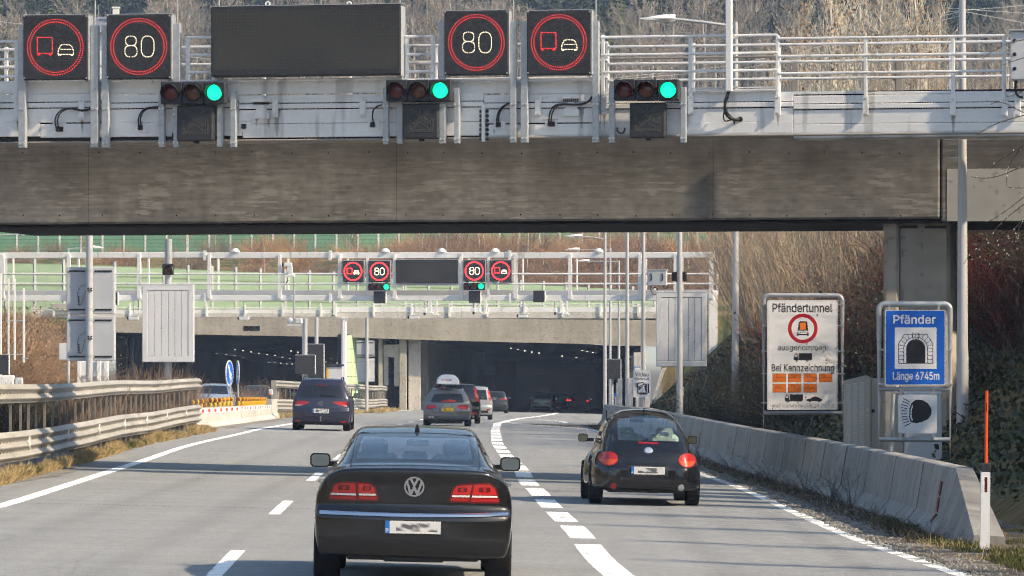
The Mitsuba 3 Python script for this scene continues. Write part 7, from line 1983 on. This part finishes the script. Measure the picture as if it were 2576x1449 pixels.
# ---------------------------------------------------------------- black round-backed car, right lane
hwf = prof([(.15, .60), (.30, .66), (.55, .70), (.80, .70), (.97, .675), (1.2, .61), (1.48, .46)])
topf = prof([(-.3, .50), (.0, .66), (.10, .80), (.24, .93), (.42, 1.06), (.75, 1.25), (1.15, 1.395), (1.55, 1.47), (1.95, 1.492), (2.35, 1.46), (2.75, 1.30), (3.1, 1.06), (3.3, .95), (3.7, .84), (4.08, .55)])
rrf = prof([(.15, .22), (.28, .06), (.40, .0), (.56, .0), (.62, .035), (.70, .06), (.9, .1), (1.5, .1)])
def beetle_shell(x, y, z):
    ax_ = np.abs(x)
    w = hwf(z) - .10 * np.clip((.8 - y) / .8, 0, 1.2) ** 2 - .12 * np.clip((y - 3.2) / .9, 0, 1.2) ** 2
    f = smax(ax_ - w, (z - topf(y) + .14 * (x / .7) ** 2 * np.clip((z - .6) / .5, .3, 1)) * .8, .16)
    f = smax(f, rrf(z) + .12 * (ax_ / .8) ** 2.5 - y, .07)
    return smax(f, y - 4.05 + .3 * (ax_ / .8) ** 2, .1)
def beetle(x, y, z):
    ax_ = np.abs(x)
    f = beetle_shell(x, y, z)
    el = lambda cy, rx, ry, rz, cx, cz: (np.sqrt(((ax_ - cx) / rx) ** 2 + ((y - cy) / ry) ** 2 + ((z - cz) / rz) ** 2) - 1) * min(rx, rz)
    f = smin(f, el(.86, .34, .84, .50, .535, .43), .045)
    f = smin(f, el(3.18, .33, .78, .45, .53, .42), .045)
    bmp = smax(smax(ax_ - .80, np.abs(z - .44) - .19, .10), .015 + .26 * (ax_ / .80) ** 3 - y, .08)
    f = smin(f, smax(bmp, y - .9, .05), .05)
    f = smin(f, smax(smax(ax_ - .80, np.abs(z - .30) - .10, .05), np.abs(y - 2.0) - 1.0, .1), .04)
    f = smax(f, .24 - z, .05)
    for ya in (.86, 3.38):
        f = smax(f, -np.maximum(np.hypot(y - ya, z - .31) - .365, .58 - ax_), .015)
    return f
BK = None
def beetle_hollow(x, y, z):
    f = beetle(x, y, z)
    cav = smax(beetle_shell(x, y, z) + .07, .80 - z, .05)
    cav = np.maximum(cav, y - 3.2)
    f = np.maximum(f, -cav)
    rw = np.maximum(np.maximum(np.abs(x) - (.535 - .10 * (z - .97)), np.abs(z - 1.165) - .175), y - 1.7)
    ws = np.maximum(np.maximum(np.abs(x) - (.60 - .22 * (z - .97)), np.abs(z - 1.185) - .195), 2.2 - y)
    sw = np.maximum(np.maximum(np.abs(z - 1.14) - .16, np.abs(y - 1.95) - .72), .3 - np.abs(x))
    return np.maximum(np.maximum(f, -rw), np.maximum(-ws, -sw) if True else -ws)
bc = Car('compact_car', 'black rounded compact car with big round red tail lights in the right lane', 1627.5, 67.0, beetle_hollow, (.875, 4.08, 1.5), -1.8, .024, 'm_paint_black')
bc.fn = beetle
c = C2(2100, 1500, 2.229)
gl = bc.P(c([(642, 500), (640, 300), (660, 266), (930, 262), (1215, 290), (1228, 310), (1250, 512)]), .6)
clear = bc.P(c([(682, 488), (688, 330), (710, 296), (930, 288), (1190, 312), (1200, 340), (1214, 500)]), .6)
bc.decal('window_frame', gl.difference(clear), 'm_black_gloss', .005, .05)
bc.decal('rear_window', clear, 'm_glass_clear', .003, .06, fill=.0)
bc.side_glass([(1.25, 1.0), (1.5, 1.27), (2.3, 1.31), (2.65, 1.0)], 'm_glass_clear')
bc.seam(c([(628, 240), (630, 505), (652, 590), (715, 645), (820, 675), (950, 683), (1085, 680), (1180, 640), (1248, 575), (1254, 515), (1228, 275)]), .009, y=.3)
bc.seam(c([(492, 900), (560, 868), (650, 840), (1190, 856), (1300, 900)]), .007, y=.1, name='bumper_line')
bc.decal('third_light', bc.P(c([(864, 506), (1038, 512), (1038, 525), (864, 519)]), .3), 'm_tail_red', .008)
for cx, cy in ((608, 649), (1294, 668)):
    pxy = bc.px(*c([(cx, cy)])[0], .18)
    e = sa.scale(disc(pxy[0], pxy[1], 1, 40), .142, .108)
    t = bc.decal('tail_light', e, 'm_tail_bright', .012, .04)
    bc.decal('light_segment', sa.scale(disc(pxy[0], pxy[1], 1, 40), .128, .094).intersection(rect(-2, pxy[1] - .2, 2, pxy[1] - .012)), 'm_tail_orange', .016, .04, t)
    bc.decal('light_rim', sa.scale(disc(pxy[0], pxy[1], 1, 40), .150, .116).difference(e), 'm_black_gloss', .008, .04, t)
for cx, cy, m in ((657, 886, 'm_tail_red'), (1246, 903, 'm_lamp_glass')):
    q = bc.px(*c([(cx, cy)])[0], .05)
    bc.decal('fog_light' if m == 'm_tail_red' else 'reversing_light', disc(*q, .047, 20), m, .010, .03)
q = bc.px(*c([(953, 583)])[0], .2); yb = float(bc.depth([q])[0])
bd = bc.add('badge', lathe([(.066, -.01), (.066, .004), (.05, .010), (0, .012)], [q[0], yb, q[1]], np.array([0, -.93, .37]), 24), 'm_chrome', smooth=40)
bc.add('badge_relief', [extrude(sg.LineString(ps).buffer(.006), np.array([q[0], yb, q[1]]), EX, np.array([0, .37, .93]), np.array([0, -.93, .37]), .008, .0135) for ps in ([(-.022, .04), (0, .006), (.022, .04)], [(-.042, .026), (-.018, -.036), (0, -.004), (.018, -.036), (.042, .026)])], 'm_panel_pale', bd)
q0 = [bc.px(*p) for p in c([(782, 712), (1130, 722), (1126, 800), (786, 792)])]
bc.decal('plate_recess', sg.Polygon(q0).buffer(.008), 'm_plastic', .004)
bc.plate(c([(808, 718), (1102, 728), (1102, 790), (808, 784)]), cc='A', frame=False)
bc.wheels((.86, 3.38), .855, .205, .315)
bc.mirrors(2.72, .80, .955, .93, 1.06, 'm_paint_black')
# interior
for x in (-.24, .37):
    k = bc.add('seat', [bx([x, 2.05, .78], EX, EY, EZ, .24, .09, .30, .06)], 'm_seat')
    hr = rrect(-.135, 0, .135, .20, .07).difference(rrect(-.075, .055, .075, .135, .03))
    bc.add('headrest', extrude(hr, np.array([x, 1.99, .98]), EX, EZ, EY, -.04, .05), 'm_seat', k)
bc.add('rear_shelf', abox(-.60, .60, .55, 1.05, .80, .86, .02), 'm_plastic')
bc.add('inner_mirror', bx([-.02, 2.75, 1.29], EX, EY, EZ, .11, .02, .035, .015), 'm_black')
bc.add('antenna', tube([[0, 1.35, 1.42], [0, 1.28, 1.50]], .008, 6), 'm_black')
bc.add('underbody', abox(-.60, .60, .15, 3.8, .20, .28, .02), 'm_plastic')
mat('m_tail_orange', (0.60, 0.075, 0.015), .15, coat=1.0)

# ---------------------------------------------------------------- dark blue van
def wagon(W, H, L, belt, roofw, rear, top, zb=.24, arch=(.85, None), ra=.37, rc=.16, kx=.07):
    a1 = arch[1] or L - .88
    return body_fn(W, H, zb, hw=[(.15, W - .07), (.35, W - .02), (.60, W), (.80, W - .005), (belt, W - .05), (belt + .08, W - .085), (H, roofw)], top=top, rear=rear,
                   front=[(.15, L - .15), (.5, L), (.8, L - .06), (H, L - .3)], arches=(arch[0], a1), ra=ra, L=L, crown=.05, rc=rc, taper=(.03, .7), kx=kx)
fn = wagon(.915, 1.62, 4.5, 1.03, .62, [(.15, .16), (.3, .04), (.45, .0), (.62, .0), (.72, .05), (1.0, .09), (1.08, .12), (1.5, .36), (1.62, .44)],
           [(-.2, 1.575), (.3, 1.60), (1.2, 1.64), (2.3, 1.62), (2.9, 1.50), (3.6, 1.08), (4.1, .98), (4.5, .75)])
tv = Car('people_carrier', 'dark blue people carrier with a tow bar in the left lane', 806, 136.0, fn, (.915, 4.5, 1.66), 0, .03, 'm_paint_blue')
c = C2(1050, 1280, 4.025)
tv.decal('rear_window', tv.P(c([(472, 1088), (500, 990), (528, 908), (800, 900), (1092, 905), (1130, 990), (1164, 1110), (1000, 1118), (800, 1112), (620, 1105)]), .25), 'm_glass_dark', .006, .06)
tv.decal('third_light', tv.P(c([(730, 898), (910, 898), (905, 915), (735, 915)]), .3), 'm_tail_dark', .012)
for ps, q in (([(410, 1150), (505, 1148), (630, 1160), (622, 1188), (505, 1226), (404, 1230)], 505), ([(990, 1166), (1112, 1160), (1216, 1160), (1222, 1248), (1112, 1226), (1000, 1184)], 1112)):
    t = tv.decal('tail_light', tv.P(c(ps), .12), 'm_tail_red', .008)
    tv.decal('light_strip', tv.P(c([(a, b) for a, b in ps]), .12).buffer(-.03), 'm_tail_bright', .013, .05, t)
    tv.decal('clear_strip', tv.P(c(ps), .12).buffer(-.012).intersection(rect(-2, -2, 2, tv.px(*c([(500, 1212)])[0])[1])), 'm_tail_clear', .013, .05, t)
tv.seam(c([(506, 1230), (520, 1345), (560, 1390), (800, 1398), (1060, 1402), (1100, 1370), (1113, 1246)]), .014, y=.08)
tv.seam(c([(530, 1272), (700, 1262), (960, 1262), (1090, 1280)]), .012, y=.08, name='crease')
tv.plate(c([(680, 1276), (940, 1278), (940, 1342), (680, 1340)]))
tv.roundel(*c([(809, 1190)])[0], .075, .05)
c3 = C2(1000, 1400, 2.195)
for ps in ([(332, 528), (378, 530), (374, 544), (334, 542)], [(716, 538), (770, 536), (766, 552), (722, 552)]):
    tv.decal('reflector', tv.P(c3(ps)), 'm_tail_red', .01)
tv.decal('bumper_insert', tv.P(c3([(345, 555), (770, 560), (760, 590), (350, 585)]), .05), 'm_plastic', .008)
tv.wheels((.85, 3.62), .905, .225, .335)
tv.mirrors(3.05, .90, 1.10, 1.02, 1.18, 'm_black')
tv.side_glass([(.5, 1.10), (.75, 1.44), (2.5, 1.47), (3.3, 1.12)])
for s_ in (-1, 1): tv.add('roof_rail', tube([[s_ * .60, .55, 1.585], [s_ * .60, .8, 1.66], [s_ * .60, 2.2, 1.67], [s_ * .60, 2.5, 1.60]], .02, 8), 'm_black', smooth=True)
tv.add('wiper', tube([[-.02, .10, 1.10], [.02, .08, 1.13], [.42, .10, 1.10]], .012, 6), 'm_black')
tv.add('tow_bar', [tube([[0, .1, .30], [0, -.08, .30], [0, -.10, .40]], .02, 8), lathe([(0, -.03), (.025, -.02), (.025, .02), (0, .03)], [0, -.10, .43], EZ, 10)], 'm_rim')
tv.add('antenna_fin', tube([[0, .9, 1.62], [0, .8, 1.70]], .012, 6), 'm_black')
tv.add('underbody', abox(-.70, .70, .2, 4.2, .18, .26, .02), 'm_plastic')

# ---------------------------------------------------------------- grey estate with roof box
fn = wagon(.915, 1.43, 4.7, .93, .58, [(.15, .18), (.28, .05), (.42, .0), (.60, .0), (.68, .05), (.90, .09), (.98, .14), (1.30, .42), (1.43, .50)],
           [(-.2, 1.36), (.4, 1.395), (1.3, 1.44), (2.2, 1.43), (2.8, 1.32), (3.55, .96), (4.2, .88), (4.7, .65)], rc=.20)
ac = Car('estate_car', 'grey estate car with a white roof box and yellow number plate', 1123.3, 166.0, fn, (.915, 4.7, 1.48), 0, .03, 'm_paint_grey')
c = C2(1650, 1400, 3.68)
ac.decal('rear_window', ac.P(c([(118, 630), (150, 530), (172, 510), (350, 506), (545, 512), (565, 540), (588, 634), (350, 640)]), .3), 'm_glass_dark', .006, .06)
ac.decal('window_load', ac.P(c([(258, 630), (266, 610), (330, 596), (400, 590), (470, 606), (486, 626), (380, 632)]), .3).union(ac.P(c([(254, 628), (256, 618), (260, 618), (262, 628)]), .3)), 'm_red_cloth', .010, .05, label='red bags pressed against the rear window')
for ps in ([(50, 676), (90, 664), (190, 668), (212, 690), (185, 712), (110, 728), (55, 726)], [(485, 690), (520, 672), (600, 668), (640, 680), (650, 726), (648, 738), (560, 732), (500, 712)]):
    t = ac.decal('tail_light', ac.P(c(ps), .12), 'm_tail_red', .008); ac.decal('light_strip', ac.P(c(ps), .12).buffer(-.028), 'm_tail_bright', .013, .05, t)
ac.seam(c([(120, 730), (150, 775), (350, 788), (540, 786), (566, 736)]), .014, y=.08)
ac.plate(c([(248, 704), (448, 708), (446, 758), (250, 758)]), yellow=True)
q = [ac.px(*c([(a, 680)])[0]) for a in (320, 340, 360, 380)]
for a, z in q:
    yb = float(ac.depth([(a, z)])[0])
    ac.add('badge_ring', lathe([(.040, -.004), (.048, -.004), (.048, .008), (.040, .008), (.040, -.004)], [a, yb - .004, z], [0, -1, 0], 20), 'm_chrome')
ac.decal('bumper_insert', ac.P(c([(60, 880), (350, 905), (600, 880), (570, 935), (120, 935)]), .08), 'm_plastic', .008)
ac.add('exhaust', [tube([[a, -.01, .33], [a, .4, .33]], .042, 12) for a in (-.66, -.54)], 'm_chrome')
ac.wheels((.90, 3.70), .905, .24, .33)
ac.mirrors(3.05, .88, 1.08, .94, 1.07, 'm_paint_grey')
ac.side_glass([(.55, 1.0), (.85, 1.27), (2.4, 1.32), (3.2, 1.0)])
for s_ in (-1, 1): ac.add('roof_rail', tube([[s_ * .56, .6, 1.37], [s_ * .56, .8, 1.44], [s_ * .56, 2.2, 1.46], [s_ * .56, 2.5, 1.40]], .018, 8), 'm_chrome', smooth=True)
ac.add('underbody', abox(-.70, .70, .2, 4.3, .18, .26, .02), 'm_plastic')
rb = thing('roof_box', 'white roof box with red lettering on the grey estate car', 'roof box')
MX = ac.M
def boxfn(x, y, z):
    t = np.clip(y / 2.0, 0, 1)
    f = smax(np.abs(x) - (.42 - .16 * np.clip((z - 1.66) / .34, 0, 1) ** 2), z - (1.97 - .10 * (2 * t - .7) ** 2 * .5 - .05 * (x / .45) ** 2), .14)
    f = smax(f, np.abs(y - 1.35) - 1.05 + .15 * np.clip((z - 1.6) / .3, 0, 1), .12)
    return smax(f, 1.595 - z, .05)
V, F = surface_net(boxfn, [-.6, .1, 1.5], [.6, 2.6, 2.1], .035)
add('shell', (V, F), 'm_lamp_white', rb, True, to_world=MX)
add('rim', extrude(rrect(-.43, .28, .43, 2.42, .12), np.array([0, 0, 1.60]), EX, EY, EZ, 0, .045), 'm_lamp_white', rb, to_world=MX)
add('feet', [abox(-.62, .62, y, y + .05, 1.50, 1.53) for y in (.7, 1.9)] + [abox(s_ * .3 - .04, s_ * .3 + .04, y, y + .05, 1.52, 1.60) for y in (.7, 1.9) for s_ in (-1, 1)], 'm_black', rb, to_world=MX)
tm = meshkit.text_mesh('JETBAG', .075, .004, True); v = np.array(tm.vertices); v = v / np.ptp(v[:, 0]) * [.40, .40, .4]
lx, lz = v[:, 0] - v[:, 0].mean() + .0, v[:, 1] - v[:, 1].mean() + 1.76
tt = np.linspace(.1, .6, 200); yy = np.array([tt[np.argmax(boxfn(a, tt, b) < 0)] for a, b in zip(lx, lz)])
add('lettering', (np.c_[lx + .25 * (lz - 1.76), yy - .003 - (v[:, 2] > .001) * .004, lz], np.array(tm.faces)[:, ::-1]), 'm_tail_bright', rb, to_world=MX)

# ---------------------------------------------------------------- other cars ahead
def far_car(name, label, uc, Y, W, H_, L, paint, light, win, plate=None, yaw=0.0, belt=1.0, roofw=.64, rearlean=.30, cell=.045, bright='m_tail_bright', mirror=True, dz=0.0, low=False):
    fn = wagon(W, H_, L, belt, roofw, [(.15, .14), (.3, .04), (.45, .0), (.62, .0), (.7, .04), (belt, .07), (H_ - .12, rearlean), (H_, rearlean + .1)],
               [(-.2, H_ - .06), (.4, H_ - .02), (1.4, H_), (2.4, H_ - .03), (3.0, H_ - .18), (L - 1.05, belt + .02), (L - .5, belt - .08), (L, .72)])
    s = Car(name, label, uc, Y, fn, (W, L, H_), yaw, cell, paint, dz=dz)
    s.decal('rear_window', sg.Polygon(win + [(-x, z) for x, z in win[::-1]]), 'm_glass_dark', .008, .1)
    for sd in (-1, 1):
        t = s.decal('tail_light', sg.Polygon([(sd * x, z) for x, z in light]).buffer(0), 'm_tail_red', .010, .08)
        if t: s.decal('light_strip', sg.Polygon([(sd * x, z) for x, z in light]).buffer(-.03), bright, .016, .08, t)
    if plate: 
        x0, x1, z0, z1 = plate; y = float(s.depth([(0, (z0 + z1) / 2)])[0])
        s.add('number_plate', abox(x0, x1, y - .015, y + .05, z0, z1), 'm_plate_plain')
    s.wheels((.85, L - .88), W - .01, .22, .33)
    if mirror: s.mirrors(L * .66, W - .02, W + .17, belt + .0, belt + .15, paint if paint != 'm_paint_black' else 'm_black')
    s.side_glass([(.5, belt + .07), (.7, H_ - .17), (2.3, H_ - .14), (L - 1.35, belt + .07)])
    s.decal('bumper_insert', sg.Polygon([(-W + .22, .34), (W - .22, .34), (W - .2, .46), (-W + .2, .46)]), 'm_plastic', .01, .1)
    s.add('underbody', abox(-.70, .70, .2, L - .3, .18, .27, .02), 'm_plastic')
    return s
sv = far_car('off_road_car', 'black off road car with tall red tail lights half hidden behind the grey estate', 1153, 183, .90, 1.67, 4.5, 'm_paint_black', [(.60, 1.52), (.72, 1.50), (.80, 1.15), (.86, .92), (.70, .92), (.66, 1.12)], [(.62, 1.05), (.56, 1.48)], (-.26, .26, .72, .84), belt=1.04)
for sd in (-1, 1): sv.decal('reflector', rect(sd * .55, .40, sd * .78, .47), 'm_tail_red', .016)
sv.add('exhaust', tube([[.62, -.03, .30], [.62, .4, .30]], .05, 12), 'm_chrome')
mv = far_car('minivan', 'silver minivan with tall red tail lights ahead of the black off road car', 1192, 214, .90, 1.64, 4.6, 'm_paint_silver', [(.62, 1.46), (.74, 1.44), (.82, 1.1), (.82, .95), (.72, .95), (.68, 1.12)], [(.64, .98), (.56, 1.46)], (-.26, .26, .74, .86), belt=.98)
for sd in (-1, 1): mv.decal('reflector', rect(sd * .62, .47, sd * .78, .53), 'm_tail_red', .016)
far_car('hatchback', 'dark car with a red light bar entering the tunnel beyond the silver minivan', 1243, 296, .90, 1.5, 4.3, 'm_paint_darkgrey', [(.35, 1.0), (.82, 1.02), (.82, .92), (.35, .94)], [(.66, 1.06), (.56, 1.38)], yaw=1.0, belt=.98)
sk = far_car('estate_car', 'grey estate car with a dark roof box just inside the tunnel', 1364, 333, .91, 1.47, 4.65, 'm_paint_grey', [(.66, 1.0), (.86, 1.0), (.86, .80), (.80, .76), (.68, .76)], [(.70, 1.06), (.60, 1.38)], (-.26, .26, .62, .73), yaw=1.5, belt=.98)
rb2 = thing('roof_box', 'dark roof box on the grey estate car in the tunnel', 'roof box')
add('shell', extrude(rrect(-.40, 1.55, .40, 1.88, .12), np.array([.08, .5, 0]), EX, EZ, EY, 0, 1.8), 'm_paint_darkgrey', rb2, 40, to_world=sk.M)
add('feet', [abox(-.5, .6, y, y + .05, 1.47, 1.56) for y in (.8, 1.8)], 'm_black', rb2, to_world=sk.M)
t1 = far_car('hatchback', 'dark car with lit red lights deep in the tunnel, left of two', 1405, 372, .90, 1.5, 4.3, 'm_paint_darkgrey', [(.62, 1.0), (.84, 1.0), (.84, .86), (.62, .86)], [(.66, 1.06), (.56, 1.38)], yaw=2, belt=.98)
t2 = far_car('hatchback', 'dark car with lit red lights deep in the tunnel, right of two', 1455, 362, .90, 1.5, 4.3, 'm_paint_black', [(.62, 1.0), (.84, 1.0), (.84, .86), (.62, .86)], [(.66, 1.06), (.56, 1.38)], yaw=2, belt=.98)
for cc, ps in ((t1, (-.72, .72)), (t2, (-.72, .72))):
    for x in ps:
        y = float(cc.depth([(x, .93)])[0])
        k = cc.add('lit_lamp', abox(x - .09, x + .09, y - .03, y + .02, .89, .97), 'm_led')
        scene[k]['emitter'] = {'type': 'area', 'radiance': col((1.0, .03, .02))}
# oncoming cars on the other carriageway, turned round: their fronts face the viewer
def oncoming(label, uc, Y, paint, uroof, name='oncoming_car'):
    L = 4.5; W, H_ = .90, 1.48
    base = wagon(W, H_, L, .95, .60, [(.15, .14), (.3, .04), (.45, .0), (.62, .0), (.7, .10), (.93, .95), (1.36, 1.75), (1.5, 2.0)], [(-.2, .72), (.1, .82), (.9, .93), (1.75, 1.36), (2.1, 1.46), (2.9, 1.48), (4.1, 1.40), (4.5, 1.2)], rc=.22)
    z = H - (uroof - HU) * Y / FU - H_
    x0 = (uc - CU) * Y / FU
    s = Car(name, label, uc, Y, base, (W, L, H_), 0, .04, paint, dz=0, group='oncoming cars beyond the striped wall')
    s.decal('windscreen', sg.Polygon([(-.70, .99), (-.56, 1.36), (-.3, 1.385), (.3, 1.385), (.56, 1.36), (.70, .99)]), 'm_glass_dark', .006, .08)
    for sd in (-1, 1):
        s.decal('headlight', sg.Polygon([(sd * .50, .70), (sd * .78, .76), (sd * .80, .62), (sd * .52, .62)]), 'm_lamp_glass', .01, .06)
    s.decal('grille', rect(-.40, .48, .40, .66), 'm_black', .01, .06)
    s.wheels((.9, 3.6), .89, .21, .32)
    s.mirrors(1.55, .89, 1.06, .98, 1.10, paint)
    s.side_glass([(1.6, 1.02), (2.1, 1.33), (3.4, 1.33), (3.9, 1.02)])
    return s
oncoming('pale blue oncoming car seen above the yellow warning lamps, left of two', 532, 205, 'm_paint_paleblue', 986)
oncoming('black oncoming car behind the right round blue sign, right of two', 640, 235, 'm_paint_black', 979)
